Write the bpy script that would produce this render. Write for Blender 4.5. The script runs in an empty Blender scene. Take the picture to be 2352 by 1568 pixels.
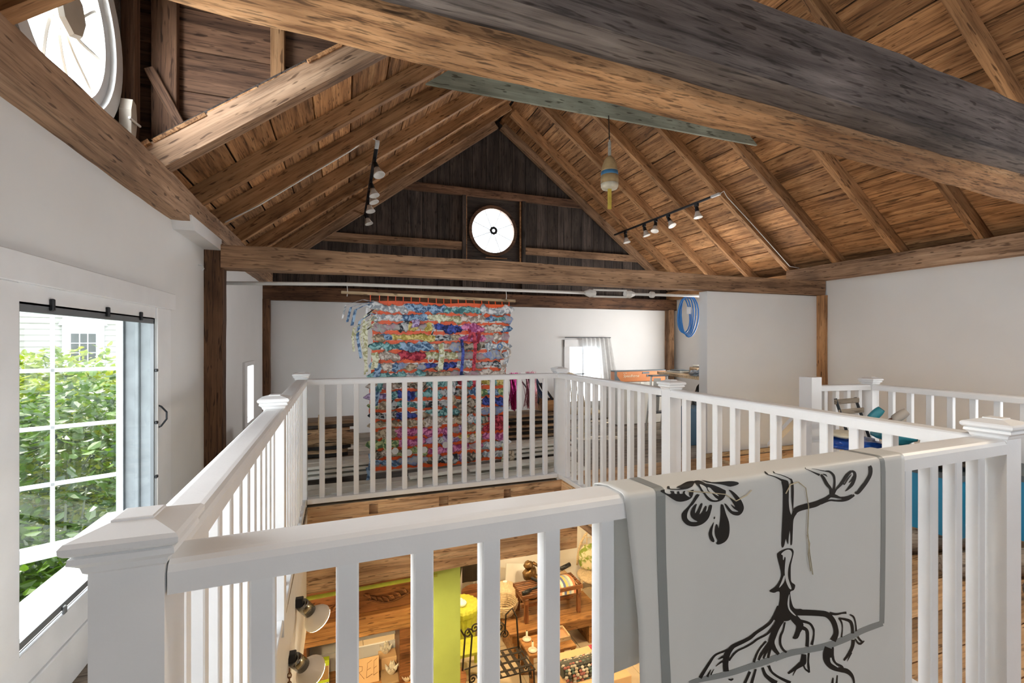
import bpy, bmesh, math, random
from mathutils import Vector, Matrix, noise
random.seed(7)
SC = bpy.context.scene
COL = SC.collection
V = Vector

# ------------------------------------------------------------------ camera, sky, sun, daylight, exposure
cam_d = bpy.data.cameras.new('camera'); cam = bpy.data.objects.new('camera', cam_d); COL.objects.link(cam)
cam_d.sensor_width = 36.0; cam_d.lens = 36.0 * 1075.0 / 2352.0; cam_d.clip_start = 0.02; cam_d.clip_end = 400
cam.location = (0, 0, 1.30)
cam.rotation_euler = (math.radians(90), 0, -math.radians(19.8))
SC.camera = cam
w = bpy.data.worlds.new('sky'); SC.world = w; w.use_nodes = True
bg = w.node_tree.nodes['Background']; bg.inputs[0].default_value = (0.86, 0.93, 1.0, 1); bg.inputs[1].default_value = 3.6
sd = bpy.data.lights.new('sun', 'SUN'); sd.energy = 6.0; sd.angle = 0.01; sd.color = (1, 0.93, 0.80)
so = bpy.data.objects.new('sun', sd); COL.objects.link(so)
so.rotation_euler = V((0.30, -0.42, -0.86)).to_track_quat('-Z', 'Y').to_euler()

def area(name, loc, direction, sx, sy, energy, color):
    l = bpy.data.lights.new(name, 'AREA'); l.shape = 'RECTANGLE'; l.size = sx; l.size_y = sy; l.energy = energy; l.color = color
    o = bpy.data.objects.new(name, l); COL.objects.link(o); o.location = loc
    o.rotation_euler = V(direction).to_track_quat('-Z', 'Z').to_euler()
    return o
ADDED_TRACK_E = 5       # energy of the added warm track lamps, which are out of view
DAY = (0.97, 0.985, 1.0)
# area lamps standing in for daylight at seen windows and at added unseen ones
area('added_daylight_left', (-1.32, -2.6, 1.1), (1, 0.1, -0.05), 1.5, 1.6, 8, DAY)  # added source for soft light from the left rear
area('added_daylight_left', (-1.30, 1.15, 1.1), (1, 0.15, 0.0), 0.9, 1.6, 60, DAY)  # added out of view to brighten faces turned left
area('added_daylight_rear', (2.3, -3.9, 1.5), (0, 1, 0.0), 2.2, 1.6, 4, DAY)  # added for ambient light from behind the camera
area('unseen_daylight_right', (5.82, 0.55, 1.05), (-1, 0.1, 0.05), 1.9, 1.5, 12, (1.0, 0.96, 0.90))
area('unseen_daylight_right', (5.82, 5.3, 1.15), (-1, 0.0, 0.15), 1.5, 1.1, 95, (1.0, 0.97, 0.93))  # added behind the partition to brighten the far end
area('daylight_dormer', (-1.28, 2.44, 2.67), (1, 0.12, -0.12), 0.85, 0.85, 55, DAY)
area('daylight_gable', (2.208, 7.22, 3.033), (0, -1, -0.15), 0.75, 0.75, 24, DAY)
area('daylight_far_left', (-1.26, 5.91, 0.75), (1, -0.25, 0.1), 0.5, 0.75, 40, DAY)
SC.view_settings.view_transform = 'Standard'
SC.view_settings.look = 'None'
SC.view_settings.exposure = 0.45
SC.cycles.max_bounces = 6; SC.cycles.diffuse_bounces = 4; SC.cycles.glossy_bounces = 2; SC.cycles.transmission_bounces = 4; SC.cycles.transparent_max_bounces = 10
SC.cycles.caustics_reflective = False; SC.cycles.caustics_refractive = False; SC.cycles.adaptive_threshold = 0.05
SC.view_settings.gamma = 1.0
SC.view_settings.use_curve_mapping = False

# ------------------------------------------------------------------ materials
def _nt(name):
    m = bpy.data.materials.new(name); m.use_nodes = True
    return m, m.node_tree.nodes, m.node_tree.links, m.node_tree.nodes['Principled BSDF']
def paint(name, col, rough=0.5, metal=0.0, var=0.04, scale=6.0, bump=0.0, spec=0.5, emit=None):
    m, N, L, b = _nt(name)
    b.inputs['Roughness'].default_value = rough; b.inputs['Metallic'].default_value = metal
    b.inputs['Specular IOR Level'].default_value = spec
    tc = N.new('ShaderNodeTexCoord'); n = N.new('ShaderNodeTexNoise'); n.inputs['Scale'].default_value = scale; n.inputs['Detail'].default_value = 5
    L.new(tc.outputs['Object'], n.inputs['Vector'])
    r = N.new('ShaderNodeValToRGB'); L.new(n.outputs['Fac'], r.inputs[0])
    r.color_ramp.elements[0].position = 0.3; r.color_ramp.elements[1].position = 0.7
    r.color_ramp.elements[0].color = tuple(c * (1 - var) for c in col) + (1,)
    r.color_ramp.elements[1].color = tuple(min(1, c * (1 + var)) for c in col) + (1,)
    L.new(r.outputs[0], b.inputs['Base Color'])
    if bump:
        bp = N.new('ShaderNodeBump'); bp.inputs['Strength'].default_value = bump; bp.inputs['Distance'].default_value = 0.005
        n2 = N.new('ShaderNodeTexNoise'); n2.inputs['Scale'].default_value = scale * 12; L.new(tc.outputs['Object'], n2.inputs['Vector'])
        L.new(n2.outputs['Fac'], bp.inputs['Height']); L.new(bp.outputs[0], b.inputs['Normal'])
    if emit:
        b.inputs['Emission Color'].default_value = emit[:3] + (1,); b.inputs['Emission Strength'].default_value = emit[3]
    return m
def wood(name, dark, mid, light, rough=0.75, bump=0.35, rnd=0.35, streak=0.5, g=(0.9, 20, 20), knots=True):
    """grain runs along the local X axis; every board shifts the pattern by its own random number"""
    m, N, L, b = _nt(name)
    b.inputs['Roughness'].default_value = rough; b.inputs['Specular IOR Level'].default_value = 0.3
    tc = N.new('ShaderNodeTexCoord'); oi = N.new('ShaderNodeObjectInfo')
    ml = N.new('ShaderNodeVectorMath'); ml.operation = 'MULTIPLY'; ml.inputs[1].default_value = (37, 17, 23)
    cb = N.new('ShaderNodeCombineXYZ')
    for i in range(3): L.new(oi.outputs['Random'], cb.inputs[i])
    L.new(cb.outputs[0], ml.inputs[0])
    ad = N.new('ShaderNodeVectorMath'); ad.operation = 'ADD'; L.new(tc.outputs['Object'], ad.inputs[0]); L.new(ml.outputs[0], ad.inputs[1])
    def nz(scale3, detail, dist=0.0):
        mp = N.new('ShaderNodeMapping'); mp.inputs['Scale'].default_value = scale3; L.new(ad.outputs[0], mp.inputs['Vector'])
        n = N.new('ShaderNodeTexNoise'); n.inputs['Scale'].default_value = 1.0; n.inputs['Detail'].default_value = detail; n.inputs['Roughness'].default_value = 0.62; n.inputs['Distortion'].default_value = dist
        L.new(mp.outputs[0], n.inputs['Vector']); return n
    big = nz(g, 4, 0.8); fine = nz((g[0] * 5, g[1] * 4.5, g[2] * 4.5), 3, 0.3); blot = nz((1.6, 3.2, 3.2), 2, 0.5)
    r = N.new('ShaderNodeValToRGB'); e = r.color_ramp.elements
    e[0].position = 0.30; e[0].color = dark + (1,); e[1].position = 0.72; e[1].color = light + (1,)
    x = e.new(0.5); x.color = mid + (1,)
    L.new(big.outputs['Fac'], r.inputs[0])
    rs = N.new('ShaderNodeValToRGB'); rs.color_ramp.elements[0].position = 0.36; rs.color_ramp.elements[1].position = 0.47
    s0 = 1 - streak; rs.color_ramp.elements[0].color = (s0, s0, s0, 1); rs.color_ramp.elements[1].color = (1, 1, 1, 1)
    L.new(fine.outputs['Fac'], rs.inputs[0])
    mx = N.new('ShaderNodeMixRGB'); mx.blend_type = 'MULTIPLY'; mx.inputs[0].default_value = 1; L.new(r.outputs[0], mx.inputs[1]); L.new(rs.outputs[0], mx.inputs[2])
    rb = N.new('ShaderNodeValToRGB'); rb.color_ramp.elements[0].position = 0.35; rb.color_ramp.elements[1].position = 0.62
    rb.color_ramp.elements[0].color = (0.55, 0.52, 0.5, 1); rb.color_ramp.elements[1].color = (1.08, 1.06, 1.04, 1); L.new(blot.outputs['Fac'], rb.inputs[0])
    m2 = N.new('ShaderNodeMixRGB'); m2.blend_type = 'MULTIPLY'; m2.inputs[0].default_value = 0.85; L.new(mx.outputs[0], m2.inputs[1]); L.new(rb.outputs[0], m2.inputs[2])
    last = m2
    if knots:
        vo = N.new('ShaderNodeTexVoronoi'); mp = N.new('ShaderNodeMapping'); mp.inputs['Scale'].default_value = (1.4, 3.6, 3.6)
        L.new(ad.outputs[0], mp.inputs['Vector']); L.new(mp.outputs[0], vo.inputs['Vector']); vo.inputs['Scale'].default_value = 1.0
        rk = N.new('ShaderNodeValToRGB'); rk.color_ramp.elements[0].position = 0.05; rk.color_ramp.elements[1].position = 0.12
        rk.color_ramp.elements[0].color = (0.35, 0.28, 0.22, 1); rk.color_ramp.elements[1].color = (1, 1, 1, 1); L.new(vo.outputs['Distance'], rk.inputs[0])
        m3 = N.new('ShaderNodeMixRGB'); m3.blend_type = 'MULTIPLY'; m3.inputs[0].default_value = 0.8; L.new(last.outputs[0], m3.inputs[1]); L.new(rk.outputs[0], m3.inputs[2]); last = m3
    pit = nz((9, 55, 55), 1, 0.0); rp = N.new('ShaderNodeValToRGB'); rp.color_ramp.elements[0].position = 0.30; rp.color_ramp.elements[1].position = 0.36
    rp.color_ramp.elements[0].color = (0.35, 0.32, 0.30, 1); rp.color_ramp.elements[1].color = (1, 1, 1, 1); L.new(pit.outputs['Fac'], rp.inputs[0])
    m4_ = N.new('ShaderNodeMixRGB'); m4_.blend_type = 'MULTIPLY'; m4_.inputs[0].default_value = 0.9; L.new(last.outputs[0], m4_.inputs[1]); L.new(rp.outputs[0], m4_.inputs[2]); last = m4_
    hv = N.new('ShaderNodeHueSaturation'); mr = N.new('ShaderNodeMapRange'); mr.inputs['To Min'].default_value = 1 - rnd; mr.inputs['To Max'].default_value = 1 + rnd
    L.new(oi.outputs['Random'], mr.inputs['Value']); L.new(mr.outputs[0], hv.inputs['Value']); L.new(last.outputs[0], hv.inputs['Color'])
    L.new(hv.outputs[0], b.inputs['Base Color'])
    if bump:
        bp = N.new('ShaderNodeBump'); bp.inputs['Strength'].default_value = bump; bp.inputs['Distance'].default_value = 0.004
        L.new(fine.outputs['Fac'], bp.inputs['Height']); L.new(bp.outputs[0], b.inputs['Normal'])
    return m
def glass(name, tint=(1, 1, 1), gl=0.06):
    m = bpy.data.materials.new(name); m.use_nodes = True; N = m.node_tree.nodes; L = m.node_tree.links; N.clear()
    o = N.new('ShaderNodeOutputMaterial'); t = N.new('ShaderNodeBsdfTransparent'); t.inputs[0].default_value = tint + (1,)
    gb = N.new('ShaderNodeBsdfGlossy'); gb.inputs['Roughness'].default_value = 0.02; mx = N.new('ShaderNodeMixShader'); mx.inputs[0].default_value = gl
    L.new(t.outputs[0], mx.inputs[1]); L.new(gb.outputs[0], mx.inputs[2]); L.new(mx.outputs[0], o.inputs[0]); return m
def cloth(name, a, b_, scale=30, rough=0.8, sheer=0.0, tr=0.5):
    m, N, L, b = _nt(name); b.inputs['Roughness'].default_value = rough
    tc = N.new('ShaderNodeTexCoord'); n = N.new('ShaderNodeTexNoise'); n.inputs['Scale'].default_value = scale; n.inputs['Detail'].default_value = 3; n.inputs['Distortion'].default_value = 1.0
    L.new(tc.outputs['Object'], n.inputs['Vector']); r = N.new('ShaderNodeValToRGB'); L.new(n.outputs['Fac'], r.inputs[0])
    r.color_ramp.elements[0].position = 0.44; r.color_ramp.elements[1].position = 0.56
    r.color_ramp.elements[0].color = a + (1,); r.color_ramp.elements[1].color = b_ + (1,); L.new(r.outputs[0], b.inputs['Base Color'])
    if sheer:
        o = N['Material Output']; t = N.new('ShaderNodeBsdfTransparent'); tl = N.new('ShaderNodeBsdfTranslucent'); tl.inputs[0].default_value = b_ + (1,)
        m1 = N.new('ShaderNodeMixShader'); m1.inputs[0].default_value = tr; L.new(b.outputs[0], m1.inputs[1]); L.new(tl.outputs[0], m1.inputs[2])
        mx = N.new('ShaderNodeMixShader'); mx.inputs[0].default_value = sheer; L.new(m1.outputs[0], mx.inputs[1]); L.new(t.outputs[0], mx.inputs[2]); L.new(mx.outputs[0], o.inputs[0])
    return m
M = {}
M['wall'] = paint('wall_plaster', (0.755, 0.76, 0.755), 0.7, var=0.02, scale=2.5, bump=0.08)
M['white'] = paint('white_trim_paint', (0.79, 0.795, 0.80), 0.42, var=0.025, scale=9, bump=0.05)
M['sash'] = paint('sash_white', (0.62, 0.635, 0.65), 0.5, var=0.03, scale=9)
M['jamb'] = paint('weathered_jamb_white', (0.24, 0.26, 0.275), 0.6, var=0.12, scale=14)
M['grey_metal'] = paint('grey_aluminium', (0.16, 0.17, 0.18), 0.45, 0.3, var=0.05)
M['black_metal'] = paint('black_metal', (0.012, 0.014, 0.018), 0.4, 0.2, var=0.1)
M['iron'] = paint('wrought_iron', (0.035, 0.028, 0.022), 0.5, 0.5, var=0.2)
M['roof_board'] = wood('roof_boards', (0.13, 0.06, 0.026), (0.42, 0.215, 0.095), (0.60, 0.35, 0.17), bump=0.4, rnd=0.3, streak=0.45, g=(1.1, 22, 22))
M['rafter'] = wood('rafter_wood', (0.20, 0.10, 0.045), (0.40, 0.215, 0.10), (0.50, 0.29, 0.145), bump=0.25, rnd=0.2, streak=0.35)
M['beam'] = wood('beam_wood', (0.161, 0.092, 0.053), (0.364, 0.221, 0.129), (0.532, 0.343, 0.210), bump=0.35, rnd=0.15, streak=0.4)
M['post_dark'] = wood('dark_post_wood', (0.045, 0.021, 0.012), (0.150, 0.075, 0.039), (0.232, 0.120, 0.063), bump=0.3, rnd=0.15)
M['oak_beam'] = wood('rough_sawn_beam', (0.198, 0.094, 0.042), (0.495, 0.275, 0.132), (0.638, 0.385, 0.209), bump=0.9, rnd=0.05, streak=0.6, g=(2.6, 26, 26), knots=False)
M['grey_beam'] = wood('weathered_grey_beam', (0.072, 0.061, 0.058), (0.168, 0.144, 0.136), (0.272, 0.240, 0.224), bump=0.7, rnd=0.05, streak=0.5, g=(1.2, 20, 20))
M['plate'] = wood('plate_beam_wood', (0.195, 0.114, 0.068), (0.429, 0.273, 0.172), (0.598, 0.410, 0.273), bump=0.4, rnd=0.08, streak=0.35)
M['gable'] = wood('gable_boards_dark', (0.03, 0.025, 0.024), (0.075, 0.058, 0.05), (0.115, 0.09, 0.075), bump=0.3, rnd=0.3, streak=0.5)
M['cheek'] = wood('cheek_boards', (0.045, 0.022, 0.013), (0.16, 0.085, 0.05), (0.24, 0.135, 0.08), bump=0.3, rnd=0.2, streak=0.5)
M['green_board'] = wood('grey_green_board', (0.24, 0.26, 0.21), (0.33, 0.36, 0.29), (0.40, 0.43, 0.35), bump=0.1, rnd=0.05, streak=0.15, knots=False)
M['well_beam'] = wood('well_beam_wood', (0.312, 0.180, 0.094), (0.671, 0.430, 0.250), (0.800, 0.625, 0.390), bump=0.5, rnd=0.1, streak=0.4)
M['floor'] = wood('floor_planks', (0.30, 0.17, 0.08), (0.56, 0.345, 0.175), (0.66, 0.44, 0.245), rough=0.55, bump=0.2, rnd=0.16, streak=0.3)
M['floor_worn'] = wood('floor_planks_grey', (0.13, 0.105, 0.08), (0.27, 0.225, 0.18), (0.36, 0.31, 0.25), rough=0.65, bump=0.2, rnd=0.16, streak=0.3)
M['pine'] = wood('pale_pine', (0.48, 0.33, 0.18), (0.66, 0.50, 0.31), (0.74, 0.60, 0.41), bump=0.1, rnd=0.1, streak=0.15)
M['oak_furn'] = wood('furniture_oak', (0.20, 0.09, 0.03), (0.40, 0.20, 0.075), (0.50, 0.28, 0.11), rough=0.4, bump=0.1, rnd=0.1, streak=0.3)
M['mahog'] = wood('red_brown_furniture', (0.09, 0.03, 0.012), (0.24, 0.10, 0.04), (0.33, 0.15, 0.06), rough=0.4, bump=0.1, rnd=0.1, streak=0.3)
M['drift'] = wood('driftwood', (0.22, 0.17, 0.13), (0.42, 0.35, 0.28), (0.55, 0.48, 0.40), bump=0.6, rnd=0.1)
M['slab'] = wood('slab_wood', (0.20, 0.12, 0.06), (0.42, 0.28, 0.16), (0.55, 0.40, 0.25), bump=0.3, rnd=0.3)
M['bark'] = wood('slab_bark', (0.02, 0.018, 0.016), (0.055, 0.05, 0.045), (0.10, 0.09, 0.08), bump=0.8, rnd=0.3, knots=False)
M['siding'] = paint('white_siding_board', (0.74, 0.73, 0.66), 0.6, var=0.08, scale=5, bump=0.05)
M['clear'] = glass('clear_glass', (0.97, 0.99, 0.98), 0.05)
M['frost'] = glass('old_window_glass', (0.95, 0.97, 0.98), 0.04)

# ------------------------------------------------------------------ mesh helpers
WL = {}            # object name -> world location of its (unrotated) frame
class MB:
    def __init__(s): s.v = []; s.f = []
    def add(s, vs, fs):
        n = len(s.v); s.v += [tuple(p) for p in vs]; s.f += [tuple(i + n for i in f) for f in fs]; return s
    def obox(s, mat, sx, sy, sz, ch=0.0):
        hx, hy, hz = sx / 2, sy / 2, sz / 2
        if ch <= 0:
            vs = [(x, y, z) for x in (-hx, hx) for y in (-hy, hy) for z in (-hz, hz)]
            fs = [(0, 1, 3, 2), (4, 6, 7, 5), (0, 4, 5, 1), (2, 3, 7, 6), (0, 2, 6, 4), (1, 5, 7, 3)]
        else:
            vs, fs = chbox(hx, hy, hz, min(ch, hx * .9, hy * .9, hz * .9))
        return s.add([mat @ V(p) for p in vs], fs)
    def box(s, x0, x1, y0, y1, z0, z1, ch=0.0):
        return s.obox(Matrix.Translation(((x0 + x1) / 2, (y0 + y1) / 2, (z0 + z1) / 2)), abs(x1 - x0), abs(y1 - y0), abs(z1 - z0), ch)
    def bar(s, p, q, w_, h, up=(0, 0, 1), ch=0.0):
        mat, ln = frame(p, q, up); return s.obox(mat, ln, w_, h, ch)
    def tube(s, path, r, n=8, cap=True, closed=False):
        path = [V(p) for p in path]; m = len(path); rs = r if isinstance(r, (list, tuple)) else [r] * m
        vs = []; nrm = None
        for i, p in enumerate(path):
            a = path[(i - 1) % m] if (i > 0 or closed) else path[i]; b = path[(i + 1) % m] if (i < m - 1 or closed) else path[i]
            t = (b - a)
            if t.length < 1e-9: t = V((0, 0, 1))
            t.normalize()
            if nrm is None:
                nrm = t.orthogonal().normalized()
            else:
                nrm = (nrm - t * nrm.dot(t))
                if nrm.length < 1e-6: nrm = t.orthogonal()
                nrm.normalize()
            bn = t.cross(nrm)
            for k in range(n):
                c = 2 * math.pi * k / n; vs.append(p + (nrm * math.cos(c) + bn * math.sin(c)) * rs[i])
        fs = []
        for i in range(m if closed else m - 1):
            j = (i + 1) % m
            for k in range(n):
                fs.append((i * n + k, i * n + (k + 1) % n, j * n + (k + 1) % n, j * n + k))
        if cap and not closed:
            fs.append(tuple(range(n - 1, -1, -1))); fs.append(tuple((m - 1) * n + k for k in range(n)))
        return s.add(vs, fs)
    def lathe(s, prof, mat=Matrix.Identity(4), n=20, a0=0.0, a1=2 * math.pi, wob=None):
        full = abs(a1 - a0 - 2 * math.pi) < 1e-6; m = n if full else n + 1; vs = []
        for (r, z) in prof:
            for k in range(m):
                c = a0 + (a1 - a0) * k / n; rr = r * (wob(c, z) if wob else 1); vs.append(mat @ V((rr * math.cos(c), rr * math.sin(c), z)))
        fs = []
        for i in range(len(prof) - 1):
            for k in range(n):
                l = (k + 1) % m; fs.append((i * m + k, i * m + l, (i + 1) * m + l, (i + 1) * m + k))
        if full:
            if prof[0][0] > 1e-6: fs.append(tuple(range(m - 1, -1, -1)))
            if prof[-1][0] > 1e-6: fs.append(tuple((len(prof) - 1) * m + k for k in range(m)))
        return s.add(vs, fs)
    def sqloft(s, prof, cx, cy, ang=0.0):
        vs = []; c, sn = math.cos(ang), math.sin(ang)
        for (h, z) in prof:
            for (x, y) in ((-h, -h), (h, -h), (h, h), (-h, h)): vs.append((cx + x * c - y * sn, cy + x * sn + y * c, z))
        fs = [(3, 2, 1, 0)]
        for i in range(len(prof) - 1):
            for k in range(4): fs.append((i * 4 + k, i * 4 + (k + 1) % 4, i * 4 + 4 + (k + 1) % 4, i * 4 + 4 + k))
        n = 4 * (len(prof) - 1); fs.append((n, n + 1, n + 2, n + 3)); return s.add(vs, fs)
    def prism(s, poly, mat, depth):
        """polygon in local XY, extruded along local Z by depth"""
        n = len(poly); vs = [mat @ V((x, y, 0)) for x, y in poly] + [mat @ V((x, y, depth)) for x, y in poly]
        fs = [tuple(range(n - 1, -1, -1)), tuple(range(n, 2 * n))] + [(k, (k + 1) % n, n + (k + 1) % n, n + k) for k in range(n)]
        return s.add(vs, fs)
    def grid(s, nu, nv, fn):
        vs = [fn(i / nu, j / nv) for j in range(nv + 1) for i in range(nu + 1)]
        fs = [(j * (nu + 1) + i, j * (nu + 1) + i + 1, (j + 1) * (nu + 1) + i + 1, (j + 1) * (nu + 1) + i) for j in range(nv) for i in range(nu)]
        return s.add(vs, fs)
    def blob(s, c, rx, ry, rz, amp=0.15, nu=14, nv=9, seed=0.0, f=2.0):
        vs = []; fs = []
        for j in range(nv + 1):
            th = math.pi * j / nv
            for i in range(nu):
                ph = 2 * math.pi * i / nu; d = V((math.sin(th) * math.cos(ph), math.sin(th) * math.sin(ph), math.cos(th)))
                k = 1 + amp * noise.noise(d * f + V((seed, seed * 1.7, seed * .3))); vs.append((c[0] + d.x * rx * k, c[1] + d.y * ry * k, c[2] + d.z * rz * k))
        for j in range(nv):
            for i in range(nu): fs.append((j * nu + i, (j + 1) * nu + i, (j + 1) * nu + (i + 1) % nu, j * nu + (i + 1) % nu))
        return s.add(vs, fs)
    def build(s, name, mat, parent=None, smooth=False, kind=None):
        if parent is not None: org = V(WL[parent.name])
        else:
            xs = [p[0] for p in s.v]; ys = [p[1] for p in s.v]; zs = [p[2] for p in s.v]
            org = V(((min(xs) + max(xs)) / 2, (min(ys) + max(ys)) / 2, min(zs)))
        me = bpy.data.meshes.new(name); me.from_pydata([tuple(V(p) - org) for p in s.v], [], s.f); me.update()
        fix(me)
        if smooth: me.shade_smooth()
        me.materials.append(M[mat] if isinstance(mat, str) else mat)
        o = bpy.data.objects.new(name, me); COL.objects.link(o)
        if parent is not None: o.parent = parent
        else: o.location = org
        WL[o.name] = tuple(org)
        if kind: o['kind'] = kind
        return o
def fix(me):
    bm = bmesh.new(); bm.from_mesh(me); bmesh.ops.recalc_face_normals(bm, faces=bm.faces); bm.to_mesh(me); bm.free()
def chbox(hx, hy, hz, c):
    vs = []; idx = {}
    for ix in (-1, 1):
        for iy in (-1, 1):
            for iz in (-1, 1):
                for a in range(3):
                    p = [ix * (hx - c), iy * (hy - c), iz * (hz - c)]; p[a] = (ix * hx, iy * hy, iz * hz)[a]
                    idx[(ix, iy, iz, a)] = len(vs); vs.append(tuple(p))
    fs = []
    for a in range(3):
        o1, o2 = [k for k in range(3) if k != a]
        for sg in (-1, 1):
            loop = []
            for (u, v_) in ((-1, -1), (1, -1), (1, 1), (-1, 1)):
                k = [0, 0, 0]; k[a] = sg; k[o1] = u; k[o2] = v_; loop.append(idx[(k[0], k[1], k[2], a)])
            fs.append(tuple(loop))
    for a in range(3):
        o1, o2 = [k for k in range(3) if k != a]
        for u in (-1, 1):
            for v_ in (-1, 1):
                k0 = [0, 0, 0]; k1 = [0, 0, 0]; k0[a] = -1; k1[a] = 1; k0[o1] = k1[o1] = u; k0[o2] = k1[o2] = v_
                fs.append((idx[(*k0, o1)], idx[(*k1, o1)], idx[(*k1, o2)], idx[(*k0, o2)]))
    for ix in (-1, 1):
        for iy in (-1, 1):
            for iz in (-1, 1): fs.append(tuple(idx[(ix, iy, iz, a)] for a in range(3)))
    return vs, fs
def frame(p, q, up=(0, 0, 1)):
    p, q = V(p), V(q); x = (q - p); ln = x.length; x.normalize(); up = V(up)
    y = up.cross(x)
    if y.length < 1e-6: y = V((0, 1, 0)).cross(x)
    y.normalize(); z = x.cross(y)
    m = Matrix((x, y, z)).transposed().to_4x4(); m.translation = (p + q) / 2
    return m, ln
def put(name, me, mat4, parent=None):
    o = bpy.data.objects.new(name, me); COL.objects.link(o)
    if parent is not None:
        o.parent = parent; o.matrix_basis = Matrix.Translation(-V(WL[parent.name])) @ mat4
    else: o.matrix_basis = mat4
    WL[o.name] = tuple(mat4.translation)
    return o
_bm = {}
def board(name, p, q, w_, h, mat, parent=None, up=(0, 0, 1), ch=0.004, hew=0.0, seg=None, share=True, kind=None):
    """a timber from p to q, w_ across and h deep, grain along its length"""
    m4, ln = frame(p, q, up); key = (round(ln, 4), round(w_, 4), round(h, 4), ch, mat, hew)
    if share and not hew and key in _bm: me = _bm[key]
    else:
        if hew:
            n = seg or max(6, int(ln / 0.08)); vs = []; fs = []; ny, nz = 4, 5
            ring = []
            for k in range(ny): ring.append((-w_ / 2 + w_ * k / ny, -h / 2))
            for k in range(nz): ring.append((w_ / 2, -h / 2 + h * k / nz))
            for k in range(ny): ring.append((w_ / 2 - w_ * k / ny, h / 2))
            for k in range(nz): ring.append((-w_ / 2, h / 2 - h * k / nz))
            R = len(ring); sd_ = random.random() * 50
            for i in range(n + 1):
                x = -ln / 2 + ln * i / n
                for (y, z) in ring:
                    d1 = noise.noise(V((x * 0.9 + sd_, y * 3, z * 3))) * hew * 1.5 + noise.noise(V((x * 5 + sd_, y * 14, z * 14))) * hew * 0.6
                    k = 0.985 if (abs(abs(y) - w_ / 2) < 1e-6 and abs(abs(z) - h / 2) < 1e-6) else 1
                    vs.append((x, y * k + d1 * (1 if y > 0 else -1) * min(1, abs(y) / (w_ / 2)), z * k + d1 * (1 if z > 0 else -1) * min(1, abs(z) / (h / 2))))
            for i in range(n):
                for k in range(R): fs.append((i * R + k, i * R + (k + 1) % R, (i + 1) * R + (k + 1) % R, (i + 1) * R + k))
            fs.append(tuple(range(R - 1, -1, -1))); fs.append(tuple(n * R + k for k in range(R)))
        else: vs, fs = chbox(ln / 2, w_ / 2, h / 2, min(ch, w_ * .3, h * .3))
        me = bpy.data.meshes.new(name); me.from_pydata(vs, [], fs); me.update(); fix(me)
        if hew: me.shade_smooth(); me.set_sharp_from_angle(angle=0.7)
        me.materials.append(M[mat])
        if share and not hew: _bm[key] = me
    o = put(name, me, m4, parent)
    if kind: o['kind'] = kind
    return o
def thing(name, label, cat, loc=(0, 0, 0), group=None, kind=None):
    o = bpy.data.objects.new(name, None); COL.objects.link(o); o.location = loc; WL[o.name] = tuple(loc); o.empty_display_size = 0.05
    if label: o['label'] = label
    if cat: o['category'] = cat
    if group: o['group'] = group
    if kind: o['kind'] = kind
    return o
def tag(o, label, cat, group=None, kind=None):
    o['label'] = label; o['category'] = cat
    if group: o['group'] = group
    if kind: o['kind'] = kind
    return o
def structure(name, label, loc=(0, 0, 0), cat=None):
    return thing(name, label, cat, loc, kind='structure')
def wallplate(mb, axis, c0, c1, u0, u1, z0, z1, holes):
    """wall slab with rectangular holes. axis 'x': wall in YZ, thickness c0..c1 along X; axis 'y': wall in XZ"""
    us = sorted(set([u0, u1] + [h for H in holes for h in H[:2]])); zs = sorted(set([z0, z1] + [h for H in holes for h in H[2:]]))
    for i in range(len(us) - 1):
        for j in range(len(zs) - 1):
            um, zm = (us[i] + us[i + 1]) / 2, (zs[j] + zs[j + 1]) / 2
            if any(H[0] < um < H[1] and H[2] < zm < H[3] for H in holes): continue
            if axis == 'x': mb.box(c0, c1, us[i], us[i + 1], zs[j], zs[j + 1])
            else: mb.box(us[i], us[i + 1], c0, c1, zs[j], zs[j + 1])
    return mb
def holeplate(mb, cu, cz, r, u0, u1, z0, z1, t0, t1, axis, n=48):
    """rectangular plate with a round hole"""
    angs = sorted(set([2 * math.pi * k / n for k in range(n)] + [math.atan2(z - cz, u - cu) % (2 * math.pi) for u in (u0, u1) for z in (z0, z1)]))
    ins, out = [], []
    for a in angs:
        ca, sa = math.cos(a), math.sin(a); ts = []
        if ca > 1e-9: ts.append((u1 - cu) / ca)
        if ca < -1e-9: ts.append((u0 - cu) / ca)
        if sa > 1e-9: ts.append((z1 - cz) / sa)
        if sa < -1e-9: ts.append((z0 - cz) / sa)
        t = min(ts); ins.append((cu + r * ca, cz + r * sa)); out.append((cu + t * ca, cz + t * sa))
    m = len(angs)
    P3 = (lambda u, z, t: (t, u, z)) if axis == 'x' else (lambda u, z, t: (u, t, z))
    vs = [P3(*p, t0) for p in ins] + [P3(*p, t0) for p in out] + [P3(*p, t1) for p in ins] + [P3(*p, t1) for p in out]
    fs = []
    for k in range(m):
        l = (k + 1) % m
        fs += [(k, l, m + l, m + k), (2 * m + k, 3 * m + k, 3 * m + l, 2 * m + l), (k, 2 * m + k, 2 * m + l, l), (m + k, m + l, 3 * m + l, 3 * m + k)]
    mb.add(vs, fs); return mb
def ring(mb, c, r0, r1, t0, t1, axis, n=40):
    P3 = (lambda u, z, t: (t, c[0] + u, c[1] + z)) if axis == 'x' else (lambda u, z, t: (c[0] + u, t, c[1] + z))
    vs = []
    for (r, t) in ((r0, t0), (r1, t0), (r1, t1), (r0, t1)):
        for k in range(n): a = 2 * math.pi * k / n; vs.append(P3(r * math.cos(a), r * math.sin(a), t))
    fs = []
    for i in range(4):
        j = (i + 1) % 4
        for k in range(n): fs.append((i * n + k, i * n + (k + 1) % n, j * n + (k + 1) % n, j * n + k))
    mb.add(vs, fs); return mb
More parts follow.
